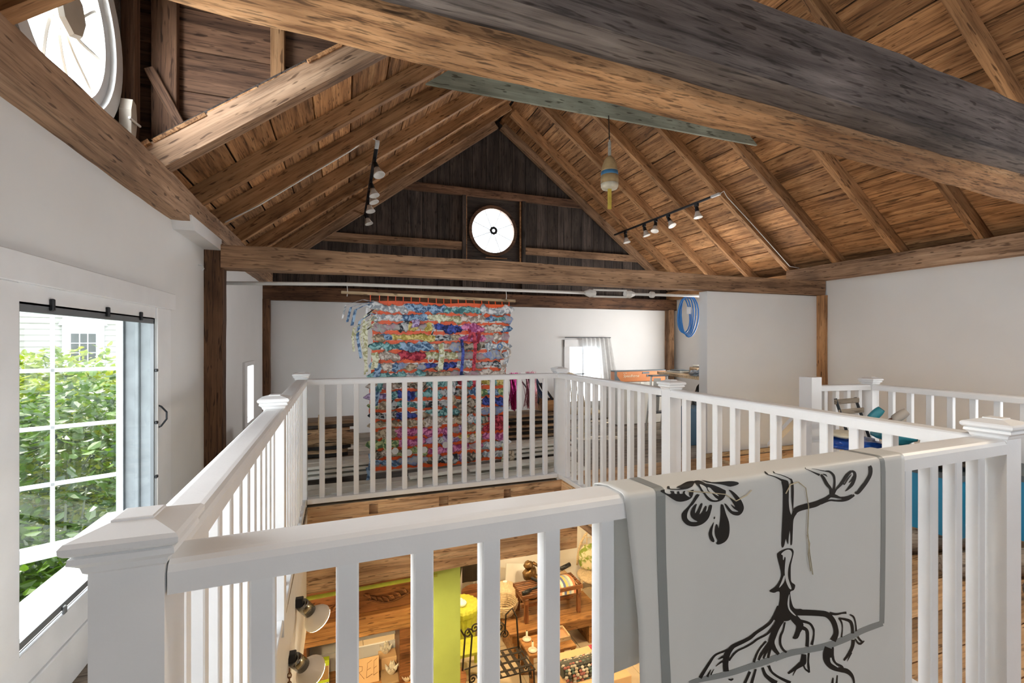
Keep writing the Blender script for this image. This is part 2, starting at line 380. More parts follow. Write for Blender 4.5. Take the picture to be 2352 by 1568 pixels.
def copy_tree(o, parent=None):
    c = o.copy(); COL.objects.link(c); c.parent = parent; WL[c.name] = WL[o.name]
    for ch in list(o.children): copy_tree(ch, c)
    return c
# ------------------------------------------------------------------ the setting
XL, XR, YB, YF = -1.0, 5.62, 7.0, -3.6
ZP0, ZP1 = 2.05, 2.23            # wall plates
LOW = -2.75                      # lower floor
SL = 0.757
def zL(x): return 2.2 + SL * (x + 0.93)
def zR(x): return 2.2 + SL * (5.5 - x)
XRID = 2.285; ZRID = zL(XRID)
# upper floor, every plank its own board
fl = structure('floor', 'wide wooden plank floor of the loft')
ys = [0.84 - 0.195 * k for k in range(22, 0, -1)] + [0.84 + (4.0 - 0.84) * k / 16 for k in range(16)] + [4.0, 4.2] + [4.2 + 0.2 * k for k in range(1, 15)]
for y0, y1 in zip(ys[:-1], ys[1:]):
    ym = (y0 + y1) / 2; iv = [(XL, XR)]
    def cut(iv, a, b):
        o = []
        for (p, q) in iv:
            if b <= p or a >= q: o.append((p, q)); continue
            if p < a: o.append((p, a))
            if q > b: o.append((b, q))
        return o
    if 0.84 < ym < 4.0: iv = cut(iv, -0.265, 1.935)
    if 2.72 < ym < 4.2: iv = cut(iv, 3.83, XR)
    if 0.2 < ym < 2.72: iv = cut(iv, 4.2, XR)
    for (a, b) in iv:
        k = b - a; parts = [(a, b)]
        if k > 3: s = a + k * random.uniform(0.35, 0.65); parts = [(a, s), (s + 0.003, b)]
        for (p, q) in parts:
            board('plank', (p, ym, -0.02), (q, ym, -0.02), y1 - y0 - 0.006, 0.04 - random.random() * 0.002, 'floor' if (p > 1.5 and ym < 4.2) else 'floor_worn', fl, ch=0.003, share=False)
# structure under the loft floor: ceiling of the lower shop
mb = MB()
for (x0, x1, y0, y1) in ((XL, XR, YF, 0.2), (XL, XR, 0.2, 0.84), (XL, -0.30, 0.84, 4.2), (1.96, 3.83, 0.84, 4.2), (3.83, 4.2, 0.2, 2.72), (XL, XR, 4.2, YB)):
    mb.box(x0, x1, y0, y1, -0.30, -0.045)
tag(mb.build('ceiling_lower', 'beam'), 'wooden underside of the loft floor above the shop', 'ceiling', kind='structure')
# lower floor of pale tiles
fl2 = structure('floor_lower', 'pale beige tile floor of the shop below', (0, 0, LOW))
M['tile'] = paint('beige_tile', (0.62, 0.52, 0.38), 0.35, var=0.06, scale=4)
M['grout'] = paint('grout', (0.30, 0.24, 0.17), 0.8)
MB().box(XL, XR, YF, YB, LOW - 0.1, LOW - 0.012).build('grout_bed', 'grout', fl2)
me_t = None
for i in range(11):
    for j in range(13):
        x = -0.2 + 0.45 * i; y = 1.4 + 0.45 * j
        if x > XR - .2 or y > YB - .2: continue
        o = board('tile', (x, y + 0.225, LOW - 0.006), (x + 0.444, y + 0.225, LOW - 0.006), 0.444, 0.012, 'tile', fl2, ch=0.002)
# walls
M['wall_warm'] = M['wall']
W_holes_left = [(1.95, 3.21, 0.24, 1.50), (0.75, 1.58, 0.3, 1.9), (5.735, 6.09, 0.42, 1.03) , (-3.35, -1.85, 0.30, 1.9)]
tag(wallplate(MB(), 'x', -1.16, XL, YF, YB + .1, LOW - .15, ZP0 + .1, W_holes_left).build('wall_left', 'wall'), 'white plastered left wall with a large window', 'wall', kind='structure')
tag(wallplate(MB(), 'x', XR, XR + .14, YF, YB + .1, LOW - .15, ZP0 + .1, [(-.4, 1.5, .3, 1.8), (4.6, 6.0, .6, 1.65)]).build('wall_right', 'wall'), 'plain white right wall under the plate beam', 'wall', kind='structure')
tag(wallplate(MB(), 'y', YB, YB + .1, XL, XR, LOW - .15, 1.855, [(3.53, 4.10, 0.30, 1.21)]).build('wall_back', 'wall'), 'white far wall below the dark gable', 'wall', kind='structure')
tag(wallplate(MB(), 'y', YF - .1, YF, XL, XR, LOW - .15, 4.9, [(1.2, 3.4, 0.55, 2.2)]).build('wall_front', 'wall'), 'wall behind the photographer', 'wall', kind='structure')
o = MB().box(3.84, XR, 4.2, 4.33, 0.0, 1.866, .002).build('wall_partition', 'wall'); tag(o, 'short white partition standing out from the right wall', 'wall', kind='structure')
tag(MB().box(3.80, XR, 4.17, 4.2, 0.0, 0.045).build('baseboard_partition', 'pine'), 'pale timber strip along the foot of the partition', 'baseboard', kind='structure')
b = MB().box(3.84, 3.90, 2.72, 4.17, -.01, 0.012)
tag(b.build('trim_1', 'pine'), 'pale edge strip along the stair opening', 'trim', kind='structure')
tag(board('stair_beam', (3.84, 4.24, -.16), (XR, 4.24, -.16), .1, .28, 'well_beam', hew=.004), 'brown beam under the partition at the stair opening', 'beam', kind='structure')
mb = MB()
for x in (4.25, 4.75): mb.box(x, x + .1, 4.185, 4.195, -.18, -.06)
# left wall: baseboard
tag(MB().box(-1.0, -0.975, 1.2, 1.93, 0, .17, .004).box(-1.0, -.975, 3.40, 4.13, 0, .17, .004).box(-1.0, -.97, 1.90, 3.40, 0, .17, .004).build('baseboard_left', 'white'), 'white baseboard along the left wall', 'baseboard', kind='structure')

# plates, ties and posts
def beam(name, label, p, q, w_, h, mat, hew=.005, up=(0, 0, 1)):
    o = board(name, p, q, w_, h, mat, hew=hew, up=up); tag(o, label, 'beam' if 'post' not in name else 'post', kind='structure'); return o
beam('plate_beam', 'rough brown timber along the top of the left wall', (-1.0, YF, 2.14), (-0.99, 7.0, 2.14), 0.19, 0.18, 'plate', .008)
beam('plate_cap_timber', 'second brown timber lying on the left plate below the round window', (-1.08, YF, 2.28), (-1.08, 6.98, 2.28), 0.12, 0.10, 'beam', .004)
beam('plate_beam', 'pale brown timber along the top of the right wall', (5.545, YF, 2.14), (5.545, 4.55, 2.14), 0.19, 0.18, 'plate', .005)
beam('plate_beam', 'brown timber on the right wall beyond the tie beam', (5.56, 4.55, 2.11), (5.56, 7.0, 2.11), 0.16, 0.14, 'rafter', .004)
beam('tie_beam', 'long brown tie beam crossing the loft above the back railing', (-0.885, 4.21, 1.957), (5.60, 4.21, 1.957), 0.17, 0.175, 'beam', .006)
beam('tie_beam', 'rough orange-brown overhead beam nearest the roof boards', (-0.95, 1.18 - .05, 2.15), (5.6, 1.18 + .29, 2.15), 0.15, 0.20, 'oak_beam', .010)
beam('tie_beam', 'dark weathered grey beam bolted to the near side of the overhead beam', (-0.95, 1.065 - .058, 2.205), (5.6, 1.065 + .287, 2.205), 0.118, 0.235, 'grey_beam', .007)
beam('wall_post', 'dark brown post on the left wall under the tie beam', (-0.95, 4.21, -.02), (-0.95, 4.21, 2.05), 0.15, 0.13, 'post_dark', .004, up=(0, 1, 0))
beam('wall_post', 'thin brown post at the right end of the partition', (5.58, 4.165, -.02), (5.58, 4.165, 1.87), 0.075, 0.11, 'rafter', .003, up=(0, 1, 0))
beam('corner_post', 'dark post in the far left corner', (-0.958, 6.94, -.02), (-0.958, 6.94, 1.86), 0.085, 0.12, 'post_dark', .003, up=(0, 1, 0))
beam('corner_post', 'brown post in the far right corner with chipped paint', (5.50, 6.94, -.02), (5.50, 6.94, 1.86), 0.11, 0.12, 'beam', .003, up=(0, 1, 0))
beam('girt_beam', 'dark horizontal beam along the top of the far white wall', (-1.0, 6.95, 1.945), (5.62, 6.95, 1.945), 0.12, 0.19, 'post_dark', .004)
o = MB().prism([(3.46, 0), (4.16, 0), (4.16, .085), (3.40, .085)], Matrix(((0, 0, 1, -1.0), (1, 0, 0, 0), (0, 1, 0, 2.0), (0, 0, 0, 1))), .115).build('bracket_block', 'white')
tag(o, 'white painted timber block under the left plate beside the dark post', 'bracket', kind='structure')
# opening in the floor
mbk = wallplate(MB(), 'y', 4.0, 4.05, -0.45, 2.1, -.34, -.005, [(.197, .268, -.115, -.035), (.773, .857, -.115, -.035), (1.362, 1.43, -.115, -.035)]).box(-.45, 2.1, 4.05, 4.19, -.34, -.005)
tag(mbk.build('well_beam', 'well_beam'), 'brown beam with cut notches under the back railing', 'beam', kind='structure')
beam('well_beam', 'cracked lower beam beneath the notched beam', (-.45, 4.09, -.51), (2.1, 4.09, -.51), .19, .33, 'well_beam', .006)
beam('well_beam', 'brown board edging the floor opening under the right railing', (1.955, .84, -.16), (1.955, 4.0, -.16), .045, .30, 'well_beam', .003)
tag(MB().box(-.30, -.268, .84, 4.0, -.34, -.002, .003).box(-.285, -.272, .9, 4.0, -.95, -.36, .003).build('trim_2', 'white'), 'white boards lining the left side of the floor opening', 'trim', kind='structure')

# ------------------------------------------------------------------ roof: rafters and sheathing boards
rr = structure('ceiling_right', 'right roof slope of rafters and warm brown sheathing boards')
rl = structure('ceiling_left', 'left roof slope of rafters and brown sheathing boards')
RAF_R = [6.49, 5.83, 5.19, 4.54, 3.91, 3.25, 2.57, 1.92, 1.28, .64, 0, -.65, -1.3, -1.95, -2.6, -3.25]
RAF_L = [6.32, 5.64, 4.96, 4.28, 3.70, 1.745, 1.1, .45, -.2, -.85, -1.5, -2.15, -2.8, -3.4]
nr = V((SL, 0, 1)).normalized(); nl = V((-SL, 0, 1)).normalized()
DEP = 0.12
def rafter(y, side, parent, t=.062, dep=DEP, x_end=None, mat='rafter'):
    if side > 0:
        a = V((XR + .02, y, zR(XR + .02))); b = V((XRID + .02, y, zR(XRID + .02))); n = nr
    else:
        a = V((XL - .1, y, zL(XL - .1))); b = V((XRID - .02, y, zL(XRID - .02))); n = nl
    off = n * dep / 2
    return board('rafter', a + off, b + off, t, dep, mat, parent, up=n, hew=.002, seg=24)
for y in RAF_R: rafter(y, 1, rr)
for y in RAF_L: rafter(y, -1, rl)
rafter(3.01, -1, rl, t=.10, dep=.135, mat='plate')      # header rafter beside the dormer
rafter(6.955, 1, rr, t=.07, mat='beam'); rafter(6.955, -1, rl, t=.07, mat='beam')
cs = math.sqrt(1 + SL * SL); vert = DEP * cs
def course(side, parent, k, y0, y1, dx=0.25):
    """one length of sheathing board in course k counted from the eaves"""
    if side > 0: xa = XR + .12 - dx * k; n = nr; z = zR; xb = xa - dx
    else: xa = XL - .12 + dx * k; n = nl; z = zL; xb = xa + dx
    xm = (xa + xb) / 2; c = V((xm, 0, z(xm))) + n * (DEP + .012 + random.uniform(-.002, .002))
    wd = dx * cs - random.uniform(.008, .015)
    board('roof_board', (c.x, y0 + .003, c.z), (c.x, y1 - .003, c.z), wd, .022, 'roof_board', parent, up=n, ch=.002, share=False)
for k in range(14):
    cuts = sorted(random.sample(RAF_R[1:13], 3)); e = [YF] + cuts + [7.1]
    for a, b in zip(e[:-1], e[1:]): course(1, rr, k, a, b)
    c1 = random.choice(RAF_L[1:4]); e = [2.955 + random.uniform(-.03, .015), c1, 7.1]
    for a, b in zip(e[:-1], e[1:]): course(-1, rl, k, a, b)
    course(-1, rl, k, YF, 1.78)
# outer roof skin so that no sky shows between the boards
def skin(side, y0, y1, parent):
    if side > 0: a, b, n = V((XR + .2, 0, zR(XR + .2))), V((XRID, 0, ZRID)), nr
    else: a, b, n = V((XL - .3, 0, zL(XL - .3))), V((XRID, 0, ZRID)), nl
    m = (a + b) / 2 + n * (DEP + .05); ln = (b - a).length + .1
    board('roof_skin', (m.x, y0, m.z), (m.x, y1, m.z), ln, .02, 'gable', parent, up=n)
skin(1, YF - .2, 7.2, rr); skin(-1, 3.02, 7.2, rl); skin(-1, YF - .2, 1.72, rl)
MB().box(XRID - .16, XRID + .16, YF - .2, 7.2, ZRID + .17, ZRID + .24).build('ridge_cap', 'gable', rr)
# collar tie: board on the rafter pair beside the ridge
pts = [(0.60, 3.30), (3.97, 3.30), (3.72, 3.50), (0.86, 3.50)]
o = MB().prism([(x, z) for x, z in pts], Matrix(((1, 0, 0, 0), (0, 0, 1, 3.64), (0, 1, 0, 0), (0, 0, 0, 1))), .025).build('collar_tie', 'green_board')
tag(o, 'grey-green painted collar board high under the ridge', 'board', kind='structure')

# ------------------------------------------------------------------ far gable
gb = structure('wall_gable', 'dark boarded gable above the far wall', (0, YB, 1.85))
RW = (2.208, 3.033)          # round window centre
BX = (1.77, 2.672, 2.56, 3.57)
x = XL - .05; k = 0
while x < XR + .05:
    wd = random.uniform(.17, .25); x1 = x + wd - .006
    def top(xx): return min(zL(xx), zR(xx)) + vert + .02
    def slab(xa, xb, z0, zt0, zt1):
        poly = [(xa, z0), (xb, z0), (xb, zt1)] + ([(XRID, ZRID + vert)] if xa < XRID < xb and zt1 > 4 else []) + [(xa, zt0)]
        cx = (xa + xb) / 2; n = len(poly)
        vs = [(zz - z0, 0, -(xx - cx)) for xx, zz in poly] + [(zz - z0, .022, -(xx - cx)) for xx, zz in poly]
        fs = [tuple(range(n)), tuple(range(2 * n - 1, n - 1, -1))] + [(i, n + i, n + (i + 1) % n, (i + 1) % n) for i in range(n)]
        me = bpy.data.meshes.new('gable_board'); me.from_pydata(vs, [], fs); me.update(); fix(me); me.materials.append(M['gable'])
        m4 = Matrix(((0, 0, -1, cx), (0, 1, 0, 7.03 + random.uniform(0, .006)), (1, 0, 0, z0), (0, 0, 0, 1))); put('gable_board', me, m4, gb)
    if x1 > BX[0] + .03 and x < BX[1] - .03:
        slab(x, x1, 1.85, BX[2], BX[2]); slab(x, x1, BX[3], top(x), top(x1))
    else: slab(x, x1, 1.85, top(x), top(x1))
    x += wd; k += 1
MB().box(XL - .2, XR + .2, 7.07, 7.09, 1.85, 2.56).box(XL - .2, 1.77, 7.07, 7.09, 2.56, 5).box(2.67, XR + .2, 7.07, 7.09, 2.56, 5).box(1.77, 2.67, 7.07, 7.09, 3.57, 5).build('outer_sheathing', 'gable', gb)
for (xa, xb, z0, z1) in ((.55, 3.95, 3.535, 3.655), (-.45, 1.70, 2.70, 2.825), (2.74, 4.95, 2.695, 2.805)):
    board('girt', (xa, 7.0, (z0 + z1) / 2), (xb, 7.0, (z0 + z1) / 2), .06, z1 - z0, 'beam' if z1 < 3 else 'cheek', gb)
for xx in (1.735, 2.71): board('stud', (xx, 7.0, 2.05), (xx, 7.0, 3.54), .06, .07, 'gable', gb, up=(0, 1, 0))
w3 = structure('window_3', 'bright round window with radial bars in the far gable', (RW[0], 7.0, RW[1]))
holeplate(MB(), RW[0], RW[1], .36, *BX, 7.02, 7.05, 'y').build('window_panel', 'gable', w3)
t = MB(); a, b_, c, d_ = BX
t.box(a, b_, 6.985, 7.03, d_ - .022, d_).box(b_ - .022, b_, 6.985, 7.03, c, d_).box(a, a + .012, 6.985, 7.03, c, d_).build('panel_edge', 'rafter', w3)
ring(MB(), RW, .345, .395, 6.99, 7.05, 'y').build('window_frame', 'cheek', w3)
g = MB(); g.lathe([(.0, 0), (.36, 0)], Matrix(((1, 0, 0, RW[0]), (0, 0, 1, 7.04), (0, 1, 0, RW[1]), (0, 0, 0, 1))), 40).build('pane', 'frost', w3)
for kk in range(8):
    a = math.pi / 4 * kk + .39
    MB().bar((RW[0] + .05 * math.cos(a), 7.03, RW[1] + .05 * math.sin(a)), (RW[0] + .352 * math.cos(a), 7.03, RW[1] + .352 * math.sin(a)), .010, .012, up=(0, 1, 0)).build('glazing_bar', 'sash', w3)
ring(MB(), RW, .026, .066, 6.98, 7.04, 'y', 8).build('hub', 'black_metal', w3)
MB().box(RW[0] - .13, RW[0] + .22, 6.97, 6.985, 2.60, 2.612).build('latch_bar', 'rafter', w3)

# ------------------------------------------------------------------ dormer on the left with the big round window
dm = structure('wall_dormer', 'dark dormer recess above the left plate', (-1.1, 2.4, 2.2))
DC = (2.44, 2.67)
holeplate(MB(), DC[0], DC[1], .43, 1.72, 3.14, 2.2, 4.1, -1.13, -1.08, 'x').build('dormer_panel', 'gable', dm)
def cheek(y, z0, z1, xa, mat, xb=None):
    xr = lambda z: min(-.93 + (z - 2.2 - .19) / SL, 9 if xb is None else xb)
    if xr(z1) <= xa + .02: return
    poly = [(xa, z0), (max(xa, xr(z0)), z0), (xr(z1), z1), (xa, z1)]
    MBc = MB().prism(poly, Matrix(((1, 0, 0, 0), (0, 0, 1, y), (0, 1, 0, 0), (0, 0, 0, 1))), .02); MBc.build('cheek_board', mat, dm)
for i in range(9):                      # cheek boards, far and near side
    z0 = 2.25 + .235 * i
    cheek(3.12, z0, z0 + .229, -1.08, 'cheek', -.36); cheek(3.12, z0 + .003, z0 + .229, -.355, 'cheek'); cheek(1.68, z0, z0 + .229, -1.08, 'gable')
board('stud', (-.367, 3.10, 2.78), (-.367, 3.10, 4.3), .077, .05, 'rafter', dm, up=(0, 1, 0))
board('stud', (.16, 3.10, 3.2), (.16, 3.10, 4.3), .077, .05, 'rafter', dm, up=(0, 1, 0))
board('stud', (-1.05, 2.985, 2.3), (-1.05, 2.985, 4.2), .06, .075, 'cheek', dm, up=(0, 1, 0))
board('stud', (-.93, 3.095, 2.3), (-.93, 3.095, 4.2), .12, .05, 'cheek', dm, up=(0, 1, 0))
board('brace', (-.99, 3.06, 2.78), (-.80, 3.06, 2.40), .05, .05, 'cheek', dm)
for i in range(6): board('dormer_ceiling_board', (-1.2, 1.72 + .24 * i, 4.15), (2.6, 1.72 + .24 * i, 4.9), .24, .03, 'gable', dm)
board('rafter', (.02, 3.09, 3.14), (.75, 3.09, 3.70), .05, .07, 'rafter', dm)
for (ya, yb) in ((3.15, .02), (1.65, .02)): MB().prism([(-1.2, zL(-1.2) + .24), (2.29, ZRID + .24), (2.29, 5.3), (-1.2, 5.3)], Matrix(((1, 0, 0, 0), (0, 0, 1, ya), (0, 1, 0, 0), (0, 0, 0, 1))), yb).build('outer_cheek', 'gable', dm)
MB().box(-1.3, 2.4, 1.6, 3.2, 5.25, 5.30).box(-1.16, -1.14, 1.65, 3.17, 4.1, 5.3).box(2.29, 2.31, 1.65, 3.17, ZRID + .2, 5.3).build('outer_roof', 'gable', dm)
w2 = structure('window_2', 'large round window with curved bars and a turned hub in the dormer', (-1.1, DC[0], DC[1]))
ring(MB(), DC, .385, .455, -1.10, -1.05, 'x', 48).build('window_frame', 'sash', w2)
ring(MB(), DC, .335, .39, -1.115, -1.075, 'x', 48).build('sash_ring', 'sash', w2)
MB().lathe([(0, 0), (.345, 0)], Matrix(((0, 0, 1, -1.115), (1, 0, 0, DC[0]), (0, 1, 0, DC[1]), (0, 0, 0, 1))), 40).build('pane', 'frost', w2)
M['hub_wood'] = paint('aged_cream_hub', (0.46, 0.42, 0.36), 0.6, var=0.1)
for kk in range(10):
    a = 2 * math.pi * kk / 10 + .2; path = []
    for i in range(8):
        u = i / 7; r = .08 + .265 * u; aa = a + .35 * math.sin(u * math.pi / 2); path.append((-1.10, DC[0] + r * math.cos(aa), DC[1] + r * math.sin(aa)))
    MB().tube(path, .009, 6).build('glazing_bar', 'hub_wood', w2)
M['hub_wood'] = paint('aged_cream_hub', (0.46, 0.42, 0.36), 0.6, var=0.1)
MB().lathe([(.085, 0), (.088, .02), (.105, .03), (.11, .045), (.10, .055), (.095, .06), (.0, .06)], Matrix(((0, 0, 1, -1.11), (1, 0, 0, DC[0]), (0, 1, 0, DC[1]), (0, 0, 0, 1))), 8).build('hub', 'hub_wood', w2)
cl = thing('window_catch', 'pale wooden catch with a metal pin beside the round window', 'catch', (-1.02, 2.86, 2.36))
MB().prism([(-.03, -.08), (.02, -.10), (.045, .0), (.03, .09), (-.01, .10), (-.03, .04)], Matrix(((0, 0, 1, -1.05), (1, 0, 0, 2.88), (0, 1, 0, 2.42), (0, 0, 0, 1))), .05).build('block', 'hub_wood', cl)
MB().tube([(-.99, 2.80, 2.40), (-.98, 2.90, 2.40)], .006).build('pin', 'sash', cl)

# ------------------------------------------------------------------ big left window
w1 = structure('window_1', 'large white window with an open outer sash and inner storm panel', (XL, 2.5, .3))
Y0, Y1, Z0, Z1 = 1.95, 3.11, 0.30, 1.43
def wb(name, *a, mat='white', ch=.003, parent=w1): return MB().box(*a, ch).build(name, mat, parent)
wb('head_casing', -1.0, -.965, 1.62, 3.39, 1.49, 1.587)
wb('head_board', -1.0, -.985, 1.8, 3.18, 1.42, 1.495)
wb('side_casing', -1.0, -.975, 3.125, 3.34, .17, 1.49)
wb('side_casing', -1.0, -.975, 1.70, 1.944, .17, 1.49)
wb('apron', -1.0, -.98, 1.9, 3.2, .17, .285)
wb('sill', -1.16, -.99, Y0, 3.21, .20, .285)
wb('outer_sill', -1.30, -1.14, Y0 - .05, Y1 + .15, .14, .19)
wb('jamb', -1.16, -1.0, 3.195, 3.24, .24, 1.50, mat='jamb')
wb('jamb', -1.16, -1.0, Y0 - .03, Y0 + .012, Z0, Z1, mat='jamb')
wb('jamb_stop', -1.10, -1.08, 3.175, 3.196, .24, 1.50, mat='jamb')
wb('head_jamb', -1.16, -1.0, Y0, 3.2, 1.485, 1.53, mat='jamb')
st = MB(); st.box(-1.0, -.985, Y0, Y1 + .004, Z1 - .032, Z1); st.box(-1.0, -.985, Y1 - .012, Y1 + .004, Z0, Z1); st.box(-1.0, -.985, Y0, Y1, Z0, Z0 + .024); st.box(-1.0, -.985, Y0, Y0 + .012, Z0, Z1)
stf = st.build('storm_frame', 'grey_metal', w1)
MB().add([(-.995, Y0, Z0), (-.995, Y1, Z0), (-.995, Y1, Z1), (-.995, Y0, Z1)], [(0, 1, 2, 3)]).build('storm_pane', 'clear', w1)
for (y, z) in ((2.13, 1.43), (2.55, 1.43), (2.91, 1.43)): MB().box(-.985, -.972, y - .008, y + .008, z - .022, z + .022, .003).build('clip', 'black_metal', w1)
for (y, z) in ((3.118, 1.14), (3.118, .85), (3.118, .55)): MB().box(-.985, -.972, y - .012, y + .012, z - .008, z + .008, .003).build('clip', 'black_metal', w1)
MB().box(-.985, -.974, 2.20, 2.218, .285, .315, .003).build('clip', 'grey_metal', w1)
MB().tube([(-.985, 3.145, .945), (-.965, 3.145, .935), (-.945, 3.165, .90), (-.945, 3.165, .86), (-.965, 3.145, .825), (-.985, 3.145, .815)], .005).build('pull_handle', 'black_metal', w1)
# outer casement sash swung outwards, hinged at the far jamb
H0 = V((-1.155, 3.185, 0)); SD = V((-.898, -.44, 0)).normalized(); SN = V((SD.y, -SD.x, 0))
SW = .84
sh = MB(); zt, zb_ = 1.49, .196
def sbar(u0, u1, z0, z1, t=.032):
    c = H0 + SD * (u0 + u1) / 2; m4, ln = frame(H0 + SD * u0 + V((0, 0, (z0 + z1) / 2)), H0 + SD * u1 + V((0, 0, (z0 + z1) / 2)))
    return MB().obox(m4, u1 - u0, t, z1 - z0, .002)
sbar(0, SW, zt - .05, zt).build('sash_rail', 'sash', w1); sbar(0, SW, zb_, zb_ + .07).build('sash_rail', 'sash', w1)
sbar(0, .028, zb_, zt).build('sash_stile', 'sash', w1); sbar(SW - .045, SW, zb_, zt).build('sash_stile', 'sash', w1)
PZ = [zb_ + .07 + (zt - .05 - zb_ - .07) * k / 3 for k in range(4)]
cols = [.028, .28, .54, SW - .045]
for u in cols[1:-1]: sbar(u - .009, u + .009, zb_ + .07, zt - .05, .02).build('muntin', 'sash', w1)
PZ = [.266, .568, .859, 1.152, 1.44]
for z in PZ[1:-1]: sbar(.028, SW - .045, z - .010, z + .010, .02).build('muntin', 'sash', w1)
for i in range(3):
    for j in range(4):
        a = H0 + SD * cols[i]; b_ = H0 + SD * cols[i + 1]
        MB().add([(a.x, a.y, PZ[j]), (b_.x, b_.y, PZ[j]), (b_.x, b_.y, PZ[j + 1]), (a.x, a.y, PZ[j + 1])], [(0, 1, 2, 3)]).build('pane', 'clear', w1)
tag(MB().tube([(-1.0, 4.0, 1.86), (-.975, 4.0, 1.855), (-.965, 4.0, 1.835), (-.975, 4.0, 1.82)], .004).build('wall_hook', 'sash'), 'small white hook screwed into the left wall', 'hook')
# small window far along the left wall
w4 = structure('window_4', 'narrow white-framed window at the far end of the left wall', (XL, 5.9, .4))
for a in ((-1.0, -.975, 5.60, 5.735, .37, 1.08), (-1.0, -.975, 6.09, 6.17, .37, 1.08), (-1.0, -.975, 5.735, 6.09, 1.03, 1.08), (-1.0, -.975, 5.735, 6.09, .37, .42)): MB().box(*a, .003).build('casing', 'white', w4)
MB().box(-1.12, -1.10, 5.735, 6.09, .70, .72).box(-1.12, -1.10, 5.90, 5.92, .42, 1.03).build('muntin', 'sash', w4)
MB().add([(-1.11, 5.735, .42), (-1.11, 6.09, .42), (-1.11, 6.09, 1.03), (-1.11, 5.735, 1.03)], [(0, 1, 2, 3)]).build('pane', 'frost', w4)
# window in the far wall
w5 = structure('window_5', 'small window in the far wall behind a sheer curtain', (3.8, YB, .3))
for a in ((3.43, 3.53, 6.975, 7.0, .22, 1.33), (4.10, 4.22, 6.975, 7.0, .22, 1.33), (3.43, 4.22, 6.972, 7.0, 1.21, 1.33), (3.43, 4.22, 6.96, 7.0, .22, .30)): MB().box(*a, .003).build('casing', 'white', w5)
MB().box(3.53, 4.10, 7.04, 7.06, .74, .765).box(3.80, 3.82, 7.04, 7.06, .3, 1.21).build('muntin', 'sash', w5)
MB().add([(3.53, 7.05, .3), (4.1, 7.05, .3), (4.1, 7.05, 1.21), (3.53, 7.05, 1.21)], [(0, 1, 2, 3)]).build('pane', 'frost', w5)
# unseen windows, the left pair added only to let light in
for (nm, a0, a1) in (('added_window_6', .75, 1.58), ('added_window_7', -3.35, -1.85)):
    ww = structure(nm, 'added left wall window out of the camera view', (XL, (a0 + a1) / 2, .3))
    MB().box(-1.0, -.975, a0 - .12, a0, .2, 2.0).build('casing', 'white', ww); MB().box(-1.0, -.975, a1, a1 + .12, .2, 2.0).build('casing', 'white', ww)
    MB().box(-1.1, -1.07, a0, a1, 1.08, 1.12).box(-1.1, -1.07, (a0 + a1) / 2 - .02, (a0 + a1) / 2 + .02, .3, 1.9).build('muntin', 'sash', ww)
for (nm, a0, a1) in (('window_8', -.4, 1.5), ('added_window_9', 4.6, 6.0)):  # the far one is added, hidden by the partition, to light that end
    ww = structure(nm, 'right wall window out of the camera view', (XR, (a0 + a1) / 2, .3)); zz0, zz1 = (.6, 1.65) if nm == 'added_window_9' else (.3, 1.8)
    MB().box(XR - .025, XR, a0 - .12, a0, zz0 - .1, zz1 + .1).build('casing', 'white', ww); MB().box(XR - .025, XR, a1, a1 + .12, zz0 - .1, zz1 + .1).build('casing', 'white', ww)
    MB().box(XR + .07, XR + .1, a0, a1, 1.03, 1.07).box(XR + .07, XR + .1, (a0 + a1) / 2 - .02, (a0 + a1) / 2 + .02, zz0, zz1).build('muntin', 'sash', ww)
